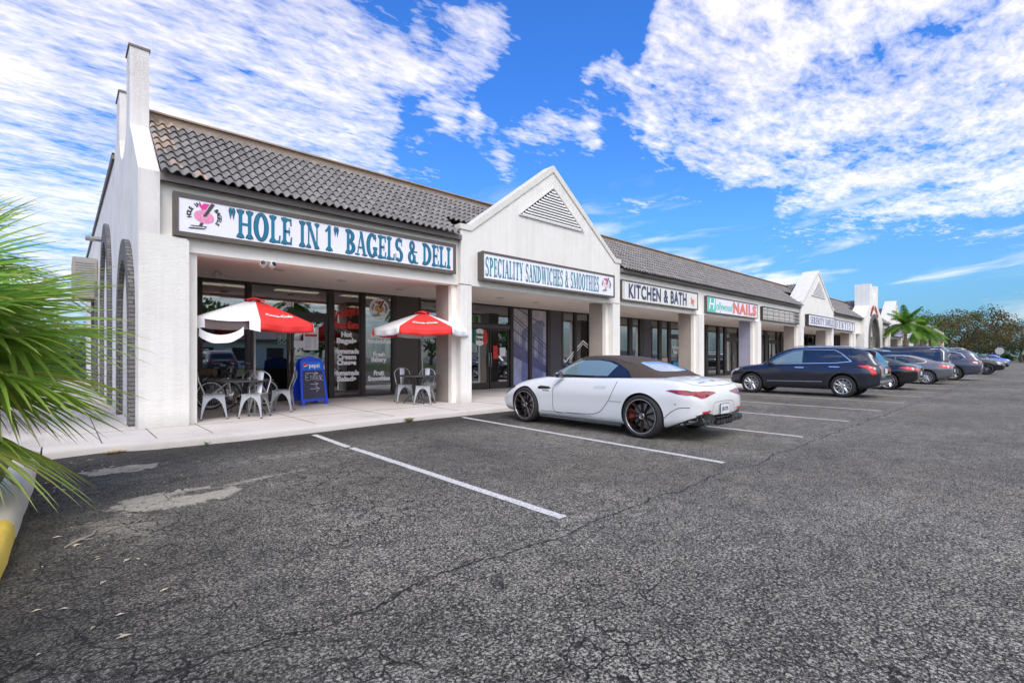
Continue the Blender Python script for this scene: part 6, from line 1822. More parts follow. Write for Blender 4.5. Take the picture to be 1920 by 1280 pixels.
# large boxy SUVs
def big_suv(root, paint, H=1.88, L2=2.55, yb=-2.65, boxy=True, wheel=ST_5, lamp='low', lampmat=None, rails=True, hw=.99, r=.40, wells=(1.5, -1.5)):
    K = suv_specs(L2, H, hw, yb, 1.18, 1.12, .92)
    K = [(k[0], k[1]+.03, k[2]+.04, k[3]+.04, k[4], k[5]) for k in K]
    zt = H
    if boxy:
        C = [(yb+.06, 1.12, 1.22, .78, .68), (yb+.12, 1.12, zt-.32, .82, .70), (yb+.22, 1.11, zt-.10, .85, .71), (yb+.6, 1.10, zt-.02, .86, .715), (-.4, 1.10, zt, .865, .715), (.35, 1.09, zt-.015, .86, .71), (.62, 1.09, zt-.10, .85, .71), (1.0, 1.09, 1.42, .82, .71), (1.25, 1.08, 1.15, .77, .68), (1.33, 1.07, 1.08, .7, .6)]
        win = [[(.98, 1.17), (.72, 1.42), (.50, 1.60), (.36, zt-.16), (-.05, zt-.155), (-.05, 1.16)], [(-.12, 1.16), (-.12, zt-.155), (-1.0, zt-.155), (-1.0, 1.16)], [(-1.22, 1.16), (-1.22, zt-.155), (yb+.32, zt-.17), (yb+.20, zt-.30), (yb+.18, 1.16)]]
        rw = ('rear', [(-.58, 1.20), (.58, 1.20), (.54, zt-.16), (-.54, zt-.16)])
        ls, lr = ([(yb+.28, 1.08), (yb+.05, 1.08), (yb+.05, .98), (yb+.25, .98)], [(-.84, 1.1), (-.55, 1.1), (-.55, .96), (-.82, .96)]) if lamp == 'low' else ([(yb+.2, zt-.3), (yb+.1, zt-.3), (yb+.05, .8), (yb+.15, .8)], [(-.82, 1.3), (-.72, 1.3), (-.72, .7), (-.84, .7)])
    else:
        C = [(yb+.08, 1.11, 1.14, .76, .68), (yb+.20, 1.11, 1.36, .79, .69), (yb+.42, 1.10, zt-.16, .83, .69), (yb+.6, 1.10, zt-.08, .85, .69), (yb+1.2, 1.10, zt-.02, .86, .69), (-.3, 1.10, zt, .86, .69), (.25, 1.09, zt-.03, .86, .685), (.62, 1.09, zt-.17, .85, .69), (1.0, 1.09, 1.37, .82, .70), (1.25, 1.08, 1.14, .77, .68), (1.33, 1.07, 1.08, .7, .6)]
        win = [[(.98, 1.17), (.72, 1.37), (.45, 1.53), (.28, zt-.17), (-.05, zt-.155), (-.05, 1.16)], [(-.12, 1.16), (-.12, zt-.155), (-1.0, zt-.165), (-1.0, 1.16)], [(-1.08, 1.16), (-1.08, zt-.165), (-1.55, zt-.20), (-1.80, zt-.30), (-1.95, 1.28), (-1.85, 1.20)]]
        rw = ('rear', [(-.56, 1.22), (.56, 1.22), (.50, zt-.20), (-.50, zt-.20)])
        ls, lr = [(yb+.50, 1.08), (yb+.10, 1.06), (yb+.06, .98), (yb+.35, .99)], [(-.84, 1.07), (-.42, 1.05), (-.42, .97), (-.80, .96)]
    def ex(bb, bc, body, cab):
        patch('grille', bb, [(-.6, .5), (.6, .5), (.56, .9), (-.56, .9)], 'front', M['plasticdark'], root)
        if rails:
            for s in (-1, 1):
                m = MB(); m.tube([(s*.66, yb+.7, zt-.03), (s*.67, yb+.85, zt+.035), (s*.67, 0, zt+.045), (s*.66, .15, zt-.02)], .016, 6); m.build('roof_rail', M['chrome'] if not boxy else P_VAN, root)
        line_on('boot_chrome', bb, [(-.62, .90), (.62, .90)], 'rear', M['chrome'], root, w=.016, off=.01)
        line_on('door_handle', bb, [(-.75, 1.02), (-.95, 1.02)], 'side', M['chrome'], root, w=.016, off=.02, mirror=True)
        if boxy: line_on('pillar_chrome', bc, [(yb+.24, 1.14), (yb+.25, zt-.32), (yb+.36, zt-.14), (yb+.8, zt-.125)], 'side', M['chrome'], root, w=.014, off=.012, mirror=True, sm=False)
        else: line_on('pillar_chrome', bc, [(-1.0, zt-.13), (-1.55, zt-.165), (-1.85, zt-.27), (-2.02, 1.27)], 'side', M['chrome'], root, w=.014, off=.012, mirror=True, sm=False)
    build_car(root, paint, K, C, wells, r, wheel, win, rw, [(-.55, .52), (.55, .52), (.66, 1.15), (-.66, 1.15)], lamp_side=ls, lamp_rear=lr, lampmat=lampmat,
        doors=[[(.66, 1.1), (.70, .8), (.68, .42)], [(-.08, 1.12), (-.08, .8), (-.06, .42)], [(-1.06, 1.12), (-1.04, .9), (-.92, .66)]], lowz=(.44, .62), plate=(0, .80), head=[(1.95, .98), (2.15, .95), (2.36, .86), (2.12, .84)], cladding=not boxy, extra=ex, steps=50, csteps=36, wx=.84, tw=.26)
root = car_root('van_car', 'long boxy charcoal people carrier, its roof seen above the two saloons', 'car', 34.65, 5.9); big_suv(root, P_VAN, 1.86, lampmat=M['taildark'])
root = car_root('suv_car', 'slate grey SUV with bright five spoke wheels between the long van and the black SUV', 'car', 37.66, 4.93); big_suv(root, P_DGREY, 1.76, boxy=False, wheel=ST_5, lampmat=M['taildark'])
SUVG = root
root = car_root('suv_car', 'black SUV parked nose out with black wheels beyond the slate grey one', 'car', 50.9, 4.3, 180, group='cars parked nose out further along'); big_suv(root, P_BLACK, 1.74, boxy=False, wheel=ST_B)
SUVB = root
c = copy_tree(root); c.location = (66.5, 4.6, 0); c.scale = (1, 1, .93); c['label'] = 'second black car nose out, further off behind the black SUV'
root = car_root('hatchback_car', 'small bright blue car at the far end of the car park', 'car', 106.0, 5.2, group='cars parked nose out further along'); sedan(root, P_BRBLUE, ST_B)
root.scale = (1, .8, 1.12)
root.rotation_euler = (0, 0, R(180))
root['group'] = 'cars parked nose out further along'
# cars on the other side of the aisle, seen in the shop windows
for (src, x, lab) in ((SEDAN2, -1.5, 'grey saloon across the aisle, reflected in the shop glass'), (SUVG, 7.5, 'slate grey SUV across the aisle, reflected in the shop glass'), (SEDAN2, 13.5, 'grey saloon across the aisle, further along, reflected in the glass')):
    c = copy_tree(src); c.location = (x, -9.5, 0); c.rotation_euler = (0, 0, R(180)); c['label'] = lab; c['group'] = 'cars parked across the aisle'
# ------------------------------------------------------------------ vegetation
def leafmat(name, rough=.5, trans=.35):
    m = bpy.data.materials.new(name); m.use_nodes = True; nt = m.node_tree; nt.nodes.clear(); L = nt.links.new
    out = nn(nt, 'ShaderNodeOutputMaterial'); b = nn(nt, 'ShaderNodeBsdfPrincipled'); tr = nn(nt, 'ShaderNodeBsdfTranslucent'); mx = nn(nt, 'ShaderNodeMixShader')
    at = nn(nt, 'ShaderNodeAttribute'); at.attribute_name = 'tint'
    L(at.outputs['Color'], b.inputs['Base Color']); L(at.outputs['Color'], tr.inputs['Color']); b.inputs['Roughness'].default_value = rough
    mx.inputs[0].default_value = trans; L(b.outputs[0], mx.inputs[1]); L(tr.outputs[0], mx.inputs[2]); L(mx.outputs[0], out.inputs[0])
    MATS[name] = m; return m
M['leaf'] = leafmat('leaf'); M['palmleaf'] = leafmat('palm_leaf', .55, .45)
M['bark'] = pmat('bark', (.17, .135, .10), .95, noise=.4, nscale=12, bump=1, bscale=30, bdist=.02)
M['palmbark'] = pmat('palm_bark', (.26, .20, .14), .95, noise=.35, nscale=10, bump=1, bscale=25, bdist=.02)
class CM:
    """mesh with a colour per face"""
    def __init__(s): s.v = []; s.f = []; s.c = []
    def add(s, vs, fs, col):
        b = len(s.v); s.v += [tuple(p) for p in vs]; s.f += [[i+b for i in f] for f in fs]; s.c += [col]*len(fs)
    def build(s, name, mat, parent=None, smooth=False):
        me = bpy.data.meshes.new(name); me.from_pydata(s.v, [], s.f); me.materials.append(mat)
        ca = me.color_attributes.new('tint', 'FLOAT_COLOR', 'CORNER'); buf = []
        for p, c in zip(me.polygons, s.c):
            buf += [*c, 1.0]*len(p.vertices)
        ca.data.foreach_set('color', buf)
        if smooth: me.polygons.foreach_set('use_smooth', [True]*len(s.f))
        o = bpy.data.objects.new(name, me); COL.objects.link(o); reg(o, parent); return o
def mixc(a, b, t): return tuple(x+(y-x)*t for x, y in zip(a, b))

def fan_frond(rnd, C, az, el, pet, L, parent, spread=115, nb=30, tint=None, roll=0):
    """petiole then a fan of narrow folded blades with drooping tips"""
    az, el = R(az), R(el)
    d = Vector((math.cos(el)*math.cos(az), math.cos(el)*math.sin(az), math.sin(el)))
    side = Vector((-math.sin(az), math.cos(az), 0)); up = d.cross(side) * -1
    if up.z < 0: up = -up
    q = Matrix.Rotation(R(roll), 3, d); side = q @ side; up = q @ up
    hub = Vector(C) + d*pet + Vector((0, 0, -.04*pet))
    cm = CM()
    g1 = tint or (.10, .26, .030)
    pts = [Vector(C) + d*pet*t + Vector((0, 0, .05*math.sin(math.pi*t))) for t in (0, .35, .7, 1)]
    mb = MB(); mb.tube(pts, [.022, .016, .013, .012], 5)
    cm.add(mb.v, mb.f, mixc(g1, (.30, .34, .08), .4))
    for k in range(nb):
        a = R(-spread + 2*spread*(k+rnd.uniform(-.25, .25))/(nb-1))
        bl = L*(1 - .28*abs(a)/R(spread))*rnd.uniform(.88, 1.08)
        bd = (d*math.cos(a) + side*math.sin(a)).normalized()
        w = .025*rnd.uniform(.7, 1.15); ns = 7
        bside = bd.cross(up).normalized()
        col = mixc(g1, (.34, .50, .08), rnd.random()**1.3*.9)
        if rnd.random() < .12: col = mixc(col, (.50, .44, .10), .6)
        rows = []
        droop = rnd.uniform(.02, .10)
        split = rnd.uniform(.5, .7)
        for i in range(ns+1):
            t = i/ns
            p = hub + bd*bl*t + up*(.05*math.sin(math.pi*t) ) + Vector((0, 0, -droop*bl*t**2.4)) - up*.10*bl*(abs(a)/R(spread))*t
            ww = w*(.35 + 2.2*t if t < .3 else 1.01*(1-((t-.3)/.7)**1.7)) + .0008
            rows.append((p + bside*ww + up*ww*.55, p, p - bside*ww + up*ww*.55))
        for i in range(ns):
            c = col if i < ns-1 else mixc(col, (.55, .50, .22), .55)
            if i < 2: c = mixc(c, (.30, .36, .08), .25)
            A, B_ = rows[i], rows[i+1]
            cm.add([*A, *B_], [(0, 1, 4, 3), (1, 2, 5, 4)], c)
        if rnd.random() < .25:   # loose thread
            p0 = rows[4][0]; e = p0 + bd*.25*bl + Vector((0, 0, -.18*bl)) + bside*.05
            cm.add([p0, p0+up*.002, e+up*.001, e], [(0, 1, 2, 3)], (.48, .44, .24))
    return cm.build('frond', M['palmleaf'], parent)

rnd = random.Random(11)
t = empty('fan_palm', (-1.02, 5.55, .1), label='large bright green fan palm spilling over the kerb in the left foreground', cat='palm')
mb = MB(); mb.tube([(0, 0, 0), (.01, 0, .5), (0, .01, 1.05)], [.16, .15, .12], 12); mb.build('trunk', M['palmbark'], t)
Cc = (0, 0, 1.30)
for az, el, pet, L, roll in [(14, 8, .62, 1.12, 0), (40, 34, .58, 1.12, 10), (58, -2, .62, 1.12, -12), (-20, 22, .60, 1.0, 8), (30, -22, .60, 1.08, 0), (52, 58, .55, 1.08, 0), (76, 20, .62, 1.08, 0), (100, 48, .50, 1.0, 0), (22, 58, .55, 1.08, 14), (72, -24, .55, 1.0, 6), (34, 14, .80, 1.15, 25), (48, -14, .70, 1.08, -20), (8, -14, .62, 1.08, 12), (36, -4, .58, 1.15, 40), (18, -26, .66, 1.08, -15), (60, -18, .62, 1.1, 30), (26, 30, .62, 1.12, 0)]:
    fan_frond(rnd, Cc, az, el, pet, L, t, nb=30, roll=roll, tint=mixc((.11, .32, .03), (.38, .56, .08), rnd.random()))
for i in range(10):
    fan_frond(rnd, Cc, 120+i*22+rnd.uniform(-8, 8), rnd.uniform(-25, 60), .55, 1.0, t, nb=22)
for az, el, pet, L, roll in [(20, -36, .72, 1.02, 0), (46, -46, .62, .95, 10), (-12, -38, .7, 1.0, 0)]:
    fan_frond(rnd, (-.12, 0, 1.12), az, el, pet, L, t, nb=26, roll=roll, tint=mixc((.20, .36, .05), (.45, .52, .12), rnd.random()))
for i in range(6):   # dead straw-coloured skirt
    fan_frond(rnd, (0, 0, .9), -40+i*34, -62+rnd.uniform(-8, 8), .35, .75, t, nb=14, spread=70, tint=(.30, .24, .11))
t = empty('fan_palm', (-1.65, 11.6, .1), label='taller fan palm behind the foreground one, its fronds arching against the sky', cat='palm')
mb = MB(); mb.tube([(0, 0, 0), (.03, .05, 1.4), (0, 0, 2.5)], [.15, .13, .11], 10); mb.build('trunk', M['palmbark'], t)
for i in range(22):
    fan_frond(rnd, (0, 0, 2.55), -75+i*17+rnd.uniform(-8, 8), rnd.choice((-18, 5, 28, 50))+rnd.uniform(-6, 6), .95, 1.15, t, nb=22, tint=mixc((.06, .18, .03), (.13, .28, .05), rnd.random()))

def leaf_cluster(cm, rnd, c, r, n, s, cols, flat=.8):
    for _ in range(n):
        while True:
            p = Vector((rnd.uniform(-1, 1), rnd.uniform(-1, 1), rnd.uniform(-1, 1)))
            if .25 < p.length < 1: break
        p = Vector(c) + Vector((p.x*r, p.y*r, p.z*r*flat))
        q = Vector((rnd.gauss(0, 1), rnd.gauss(0, 1), rnd.gauss(0, 1))).normalized(); u = q.orthogonal().normalized(); w = q.cross(u)
        k = s*rnd.uniform(.6, 1.3)
        col = mixc(*rnd.choice(cols), rnd.random())
        cm.add([p - u*k*.5, p - w*k*.28, p + u*k*.5, p + w*k*.28], [(0, 1, 2, 3)], col)
def bush(x, y, w, d, h, label, cols, s=.09, n=900, name='shrub', group=None, seed=0, cat='shrub'):
    rn = random.Random(seed)
    t = empty(name, (x, y, .05), label=label, cat=cat, group=group)
    cm = CM()
    for k in range(12):
        leaf_cluster(cm, rn, (rn.uniform(-w, w)*.6, rn.uniform(-d, d)*.6, h*rn.uniform(.25, .75)), h*.32, n//12, s, cols)
    cm.build('foliage', M['leaf'], t)
    mb = MB()
    for k in range(6):
        a = rn.uniform(0, 6.28); mb.tube([(0, 0, 0), (w*.3*math.cos(a), d*.3*math.sin(a), h*.4), (w*.6*math.cos(a), d*.6*math.sin(a), h*.7)], [.03, .02, .01], 5)
    mb.build('stem', M['bark'], t)
    return t
G1 = [((.02, .055, .012), (.06, .13, .02))]; G2 = [((.04, .10, .015), (.12, .22, .03))]; GY = [((.20, .26, .03), (.42, .42, .06))]
for i, (x, y, h, cols, lab) in enumerate([(-1.9, 14.5, 1.9, G1, 'dark green shrub beside the brick path behind the fan palm'), (-2.6, 17.5, 2.4, G2, 'mid green shrub further along the brick path'),
        (-1.7, 21.0, 2.6, G1, 'dark shrub under the air conditioning unit'), (-3.6, 13.0, 1.7, G2, 'light green shrub at the left edge behind the palm'), (-2.6, 33, 4.2, G1, 'tall dark shrub at the back left of the side path'), (-.9, 33.5, 3.9, G1, 'dark bush closing the end of the brick path'), (.4, 34.8, 3.6, G2, 'green bush against the rear corner of the end wall')]):
    bush(x, y, 1.1, 1.1, h, lab, cols, .16, 1500, seed=i)
def tree(x, y, h, r, label, cols, seed, n=4200, s=.42, trunk=.30, gaps=26, group='trees behind the far end of the plaza', zc=.62):
    rn = random.Random(seed)
    t = empty('broadleaf_tree', (x, y, 0), label=label, cat='tree', group=group)
    mb = MB()
    mb.tube([(0, 0, -.2), (.1*trunk, .2, h*.18), (.3, 0, h*.34)], [trunk, trunk*.8, trunk*.62], 9)
    cl = []
    for k in range(9):
        a = rn.uniform(0, 6.28); rr = r*rn.uniform(.3, .8); z = h*rn.uniform(.52, .88)
        e = (rr*math.cos(a), rr*math.sin(a), z)
        mb.tube([(.25, 0, h*.30), (e[0]*.4, e[1]*.4, h*.30+(z-h*.3)*.55), e], [trunk*.45, trunk*.26, .05], 6)
        mb.tube([(e[0]*.4, e[1]*.4, h*.30+(z-h*.3)*.55), (e[0]*.6+rn.uniform(-1, 1), e[1]*.6+rn.uniform(-1, 1), z*.95), (e[0]*.8+rn.uniform(-2, 2), e[1]*.8+rn.uniform(-2, 2), z)], [trunk*.22, .08, .03], 5)
    mb.build('trunk', M['bark'], t)
    cm = CM()
    for k in range(gaps):
        a = rn.uniform(0, 6.28); q = rn.random()**.5; zz = rn.uniform(-1, 1)
        rr = r*q*math.sqrt(max(0, 1-zz*zz*.8))
        c = (rr*math.cos(a), rr*math.sin(a), h*zc + zz*h*(1-zc)*.86)
        leaf_cluster(cm, rn, c, r*rn.uniform(.18, .34), n//gaps, s, [rn.choice(cols)], .7)
    cm.build('crown', M['leaf'], t)
    return t
OL = [((.05, .065, .015), (.14, .15, .03)), ((.08, .065, .02), (.19, .15, .04)), ((.03, .045, .012), (.08, .09, .025))]
DK = [((.02, .035, .012), (.06, .075, .02)), ((.06, .055, .02), (.12, .10, .035))]
GR = [((.03, .08, .012), (.10, .20, .03)), ((.05, .10, .015), (.20, .30, .04))]
BR = [((.11, .075, .02), (.24, .15, .05)), ((.06, .05, .018), (.15, .11, .03))]
tree(128, 9.5, 10.2, 7.5, 'broad olive brown tree with a spreading crown, the largest at the far end', OL+BR, 1, 7500, .36, .38, 44)
tree(140, 19, 11.8, 5.5, 'thin topped dark tree rising behind the palms', DK, 2, 2600, .34, .3, 26)
tree(138, 14.0, 10.8, 5.5, 'sparse brownish tree between the palms and broad tree', BR+DK, 3, 3200, .34, .3, 30)
tree(112, 13.5, 6.6, 3.4, 'bright green tree with yellow patches left of the broad tree', GR, 4, 3600, .28, .2, 30)
tree(150, 3.0, 8.4, 6.5, 'dark olive tree at the right edge of the view', DK+OL, 5, 4200, .4, .3, 32)
tree(165, -3.0, 7.5, 6.0, 'low dark tree beyond the end of the car park at the right edge', DK, 6, 3200, .42, .3, 28)
tree(150, 27, 11.0, 6.0, 'dark tree showing above the roof line behind the last gable', DK, 7, 2600, .4, .3, 28)
tree(170, 9.0, 8.0, 8, 'distant grey green tree filling the gap under the broad crown', DK+OL, 8, 4200, .5, .3, 30)
for i, (x, y, h, cols, lab) in enumerate([(108, 11.5, 2.6, GY, 'yellow green bush just past the end of the plaza'), (112, 9.6, 2.0, GY, 'small yellow green bush below the broad tree'), (118, 8.0, 1.9, G2, 'round green bush behind the blue car'),
        (106, 13.2, 4.4, [((.35, .26, .03), (.62, .42, .04)), ((.06, .13, .02), (.15, .25, .03))], 'tall bush with orange yellow flowers behind the right palm'), (150, 5.5, 2.2, G1, 'dark hedge bush across the far end of the car park'), (158, 1.5, 2.0, G1, 'dark hedge bush at the far right end'), (163, -4, 2.0, G2, 'green hedge bush at the right edge of the far end')]):
    bush(x, y, 2.2, 2.2, h, lab, cols, .26, 1500, seed=20+i)
# hedge line along the very end
cm = CM(); rn = random.Random(5)
for k in range(70): leaf_cluster(cm, rn, (170+rn.uniform(-1, 1), -30+k*.8, .7), .9, 60, .35, G1+DK)
tag(cm.build('far_hedge', M['leaf']), 'low dark hedge closing off the far end of the car park', 'hedge')

def feather_palm(x, y, h, label, fl=1.9, nf=17, seed=0, group='palms in front of the plaza', bright=1.0, droop=1.0):
    rn = random.Random(seed)
    t = empty('feather_palm', (x, y, 0), label=label, cat='palm', group=group)
    mb = MB(); lean = rn.uniform(-.2, .2)
    pts = [(lean*f*f, 0, h*f) for f in (0, .2, .4, .6, .8, 1)]
    mb.tube(pts, [.19, .14, .125, .12, .11, .10], 10); mb.build('trunk', M['palmbark'], t)
    top = Vector(pts[-1])
    for k in range(nf):
        az = 2*math.pi*(k+rn.uniform(-.3, .3))/nf; el = R(rn.choice((70, 48, 25, 5, -15)) + rn.uniform(-7, 7))
        d = Vector((math.cos(el)*math.cos(az), math.cos(el)*math.sin(az), math.sin(el)))
        cm = CM(); L = fl*rn.uniform(.85, 1.1); pr = top.copy(); v = d.copy(); N = 16
        base = mixc((.06, .20, .02), (.17, .36, .03), rn.random()); base = tuple(c*bright for c in base)
        pts_ = [pr.copy()]
        for i in range(N):
            v = (v + Vector((0, 0, -.085*droop))).normalized(); pr = pr + v*L/N; pts_.append(pr.copy())
        mb = MB(); mb.tube(pts_, [.02*(1-.8*i/N) for i in range(N+1)], 4); cm.add(mb.v, mb.f, mixc(base, (.3, .3, .08), .5))
        for i in range(3, N*5):
            f = i/(N*5); q = f*N; a = int(q); p = pts_[a].lerp(pts_[min(a+1, N)], q-a); tv = (pts_[min(a+1, N)]-pts_[max(a-1, 0)]).normalized()
            sd = tv.cross(Vector((0, 0, 1)));
            if sd.length < .01: sd = Vector((1, 0, 0))
            sd.normalize(); ll = .50*fl/1.9*math.sin(math.pi*(.12+.86*f))**.6
            for s_ in (-1, 1):
                e = p + sd*s_*ll*.75 + tv*ll*.55 + Vector((0, 0, -ll*.35*droop + .1*rn.uniform(-1, 1)))
                mpt = p.lerp(e, .5) + Vector((0, 0, .05))
                wv = tv*.017
                cm.add([p - wv, p + wv, mpt + wv, mpt - wv, e], [(0, 1, 2, 3), (3, 2, 4)], mixc(base, (.24, .36, .05), rn.random()*.5))
        cm.build('frond', M['palmleaf'], t)
    return t
p1 = feather_palm(54.2, 8.1, 4.1, 'bright green palm with feathery arching fronds in front of the far gable', 1.95, 26, 1)
p2 = feather_palm(60.6, 7.9, 3.9, 'second feathery palm just right of the first, trunk partly bare', 1.85, 24, 2)
p3 = feather_palm(66, 7.9, 3.6, 'third smaller palm behind the other two', 1.9, 14, 3)
for i, (x, y, s_) in enumerate([(1.5, -14.0, 1.9), (6.5, -14.5, 2.1), (14, -13.8, 1.8), (-6, -15, 2.0), (24, -14.5, 2.0), (34, -14.2, 1.9)]):
    c = copy_tree(p1 if i % 2 else p2); c.location = (x, y, 0); c.scale = (1.1, 1.1, s_*.8); c['label'] = ['tall palm across the aisle', 'palm across the aisle beside the lawn', 'palm on the lawn strip opposite the gable', 'palm on the lawn left of the others', 'palm on the lawn opposite the nail salon', 'last palm on the lawn strip'][i] + ', seen reflected in the shop windows'; c['group'] = 'palms on the lawn opposite the shops'
for i, (x, y) in enumerate([(-14, -34), (-2, -38), (12, -36), (26, -39), (42, -36), (60, -38)]):
    tree(x, y, 7, 6, ['round green tree', 'broad tree', 'dense tree', 'dark tree', 'spreading tree', 'farthest tree'][i] + ' far across the lawn, seen only in reflections', G2+DK, 40+i, 1800, .6, .3, 22, group='trees opposite the shops')
t = empty('low_white_building', (4, -31, 0), label='low white building opposite, seen only as a reflection in the shop windows', cat='building')
mb = MB(); mb.box(-16, 16, -6, 0, 0, 3.0); mb.build('wall', M['paint_wall'], t)
mb = MB(); mb.prism([(-6.6, 3.002), (.7, 3.002), (.7, 3.25), (-3, 4.6), (-6.6, 3.25)], 'x', -16.6, 16.6); mb.build('roof', M['gutter'], t)
for k in range(9):
    mb = MB(); mb.box(-15+k*3.5, -13.2+k*3.5, .002, .04, .9, 2.3); mb.build('window', M['bronze'], t)
# weeds and litter at the kerb foot
def weed(x, y, label, cols, s, n, h):
    rn = random.Random(int(x*10)); cm = CM()
    for k in range(n):
        a = rn.uniform(0, 6.28); l = s*rn.uniform(.5, 1); p = Vector((x+rn.uniform(-.04, .04)*s*8, y+rn.uniform(-.01, .01), .004)); e = p + Vector((math.cos(a)*l, math.sin(a)*l*.6, h*rn.uniform(.3, 1))); w = Vector((-math.sin(a), math.cos(a), 0))*l*.14; m_ = p.lerp(e, .55)+Vector((0, 0, h*.2))
        cm.add([p, m_+w, e, m_-w], [(0, 1, 2, 3)], mixc(*cols, rn.random()))
    tag(cm.build('weed', M['leaf']), label, 'weed')
weed(1.62, 8.56, 'tiny bright green weed at the foot of the kerb below the first table', ((.08, .35, .02), (.2, .5, .04)), .07, 26, .06)
weed(5.25, 8.80, 'pale dry tuft of grass in the kerb joint before the second pier', ((.25, .28, .10), (.48, .44, .24)), .14, 60, .09)
weed(.55, 8.72, 'dead straw coloured leaves lying against the kerb near the corner', ((.42, .30, .12), (.60, .48, .25)), .16, 26, .03)
m = MB(); rn = random.Random(9)
for (cx, cy, n, sp) in ((-.02, 6.9, 26, .35), (.25, 7.9, 22, .5), (.1, 4.6, 14, .6), (.9, 6.6, 10, .8), (.2, 3.4, 10, .5)):
    for k in range(n):
        x, y = cx + rn.uniform(-sp, sp)*.6, cy + rn.uniform(-sp, sp); a = rn.uniform(0, 3.14); l = rn.uniform(.01, .035); w = l*.4
        if x < -.18: continue
        c_, s_ = math.cos(a), math.sin(a)
        m.add([(x+c_*l, y+s_*l, .006), (x-s_*w, y+c_*w, .012), (x-c_*l, y-s_*l, .006), (x+s_*w, y-c_*w, .010)], [(0, 1, 2, 3)])
o = m.build('leaf_litter', pmat('litter', (.42, .36, .26), .9, noise=.5, nscale=20), fix=False); o['kind'] = 'stuff'
m = MB(); m.tube([(.02, 4.62, .012), (.10, 4.72, .016), (.17, 4.80, .012), (.20, 4.93, .014)], [.007, .010, .008, .004], 6); m.tube([(.10, 4.72, .014), (.17, 4.70, .014)], .004, 5)
tag(m.build('twig', pmat('twig', (.28, .24, .19), .9)), 'small dry twig lying on the dark asphalt near the yellow kerb', 'twig')
# grey octagon sign seen from behind at the far end
t = empty('road_sign', (116, 4.9, 0), R(-70), label='back of an octagonal road sign at the far end of the car park', cat='sign')
mb = MB(); mb.prism([(.62*math.cos(R(22.5+45*k)), 2.25+.62*math.sin(R(22.5+45*k))) for k in range(8)], 'y', -.01, .01); mb.build('sign_plate', M['metalgrey'], t)
mb = MB(); mb.tube([(0, .03, 0), (0, .03, 2.6)], .04, 8); mb.build('post', M['metalgrey'], t)

# ------------------------------------------------------------------ sky, sun, camera
SUN_EL, SUN_AZ = 48.0, -142.0      # azimuth measured from +Y towards +X
sdir = Vector((math.sin(R(SUN_AZ))*math.cos(R(SUN_EL)), math.cos(R(SUN_AZ))*math.cos(R(SUN_EL)), math.sin(R(SUN_EL))))
ld = bpy.data.lights.new('sun', 'SUN'); ld.energy = SUNE; ld.angle = R(30); ld.color = (1.0, .93, .83)
lo = bpy.data.objects.new('sun', ld); COL.objects.link(lo); lo.rotation_euler = sdir.to_track_quat('Z', 'Y').to_euler()

wd = bpy.data.worlds.new('World'); SC.world = wd; wd.use_nodes = True
nt = wd.node_tree; nt.nodes.clear(); L = nt.links.new
out = nn(nt, 'ShaderNodeOutputWorld'); bg = nn(nt, 'ShaderNodeBackground'); L(bg.outputs[0], out.inputs[0])
bg.inputs[1].default_value = WS
sky = nn(nt, 'ShaderNodeTexSky'); sky.sky_type = 'NISHITA'; sky.sun_disc = False; sky.sun_elevation = R(SUN_EL); sky.sun_rotation = R(SUN_AZ)
sky.air_density = 1.0; sky.dust_density = .3; sky.ozone_density = 2.5
def wm(op, a, b=None, c=None, clamp=False):
    n = nn(nt, 'ShaderNodeMath', operation=op); n.use_clamp = clamp
    for i, v in enumerate((a, b, c)):
        if v is None: continue
        if isinstance(v, (int, float)): n.inputs[i].default_value = v
        else: L(v, n.inputs[i])
    return n.outputs[0]
def wr(src, a, b, lo_, hi, smooth=False):
    r = nn(nt, 'ShaderNodeMapRange')
    if smooth: r.interpolation_type = 'SMOOTHSTEP'
    for i, v in enumerate((a, b, lo_, hi)): r.inputs[i+1].default_value = v
    L(src, r.inputs[0]); return r.outputs[0]
geo = nn(nt, 'ShaderNodeTexCoord'); dirv = geo.outputs['Generated']
sep = nn(nt, 'ShaderNodeSeparateXYZ'); L(dirv, sep.inputs[0])
zz = wm('MAXIMUM', sep.outputs[2], .035)
u = wm('DIVIDE', sep.outputs[0], zz); v = wm('DIVIDE', sep.outputs[1], zz)
pl = nn(nt, 'ShaderNodeCombineXYZ'); L(u, pl.inputs[0]); L(v, pl.inputs[1])
# rotate so that ripples run the way they do in the photograph
def nz(scale, detail, rough, rot=0, sx=1, sy=1, dist=0, off=0):
    mp = nn(nt, 'ShaderNodeMapping'); mp.inputs['Rotation'].default_value = (0, 0, R(rot)); mp.inputs['Scale'].default_value = (sx, sy, 1); mp.inputs['Location'].default_value = (off, off*1.7, 0)
    L(pl.outputs[0], mp.inputs[0])
    n = nn(nt, 'ShaderNodeTexNoise'); n.inputs['Scale'].default_value = scale; n.inputs['Detail'].default_value = detail; n.inputs['Roughness'].default_value = rough; n.inputs['Distortion'].default_value = dist
    L(mp.outputs[0], n.inputs[0]); return n.outputs[0]
def blob(x, y, r0, r1, amp):
    """soft patch of cover around a sky direction"""
    d = Vector((x, y[0], y[1])).normalized()
    dn = nn(nt, 'ShaderNodeVectorMath', operation='DOT_PRODUCT'); L(wdir, dn.inputs[0]); dn.inputs[1].default_value = d
    return wm('MULTIPLY', wr(dn.outputs['Value'], math.cos(R(r1)), math.cos(R(r0)), 0, 1, True), amp)
wn_ = nn(nt, 'ShaderNodeTexNoise'); wn_.inputs['Scale'].default_value = 3.2; wn_.inputs['Detail'].default_value = 4; L(dirv, wn_.inputs[0])
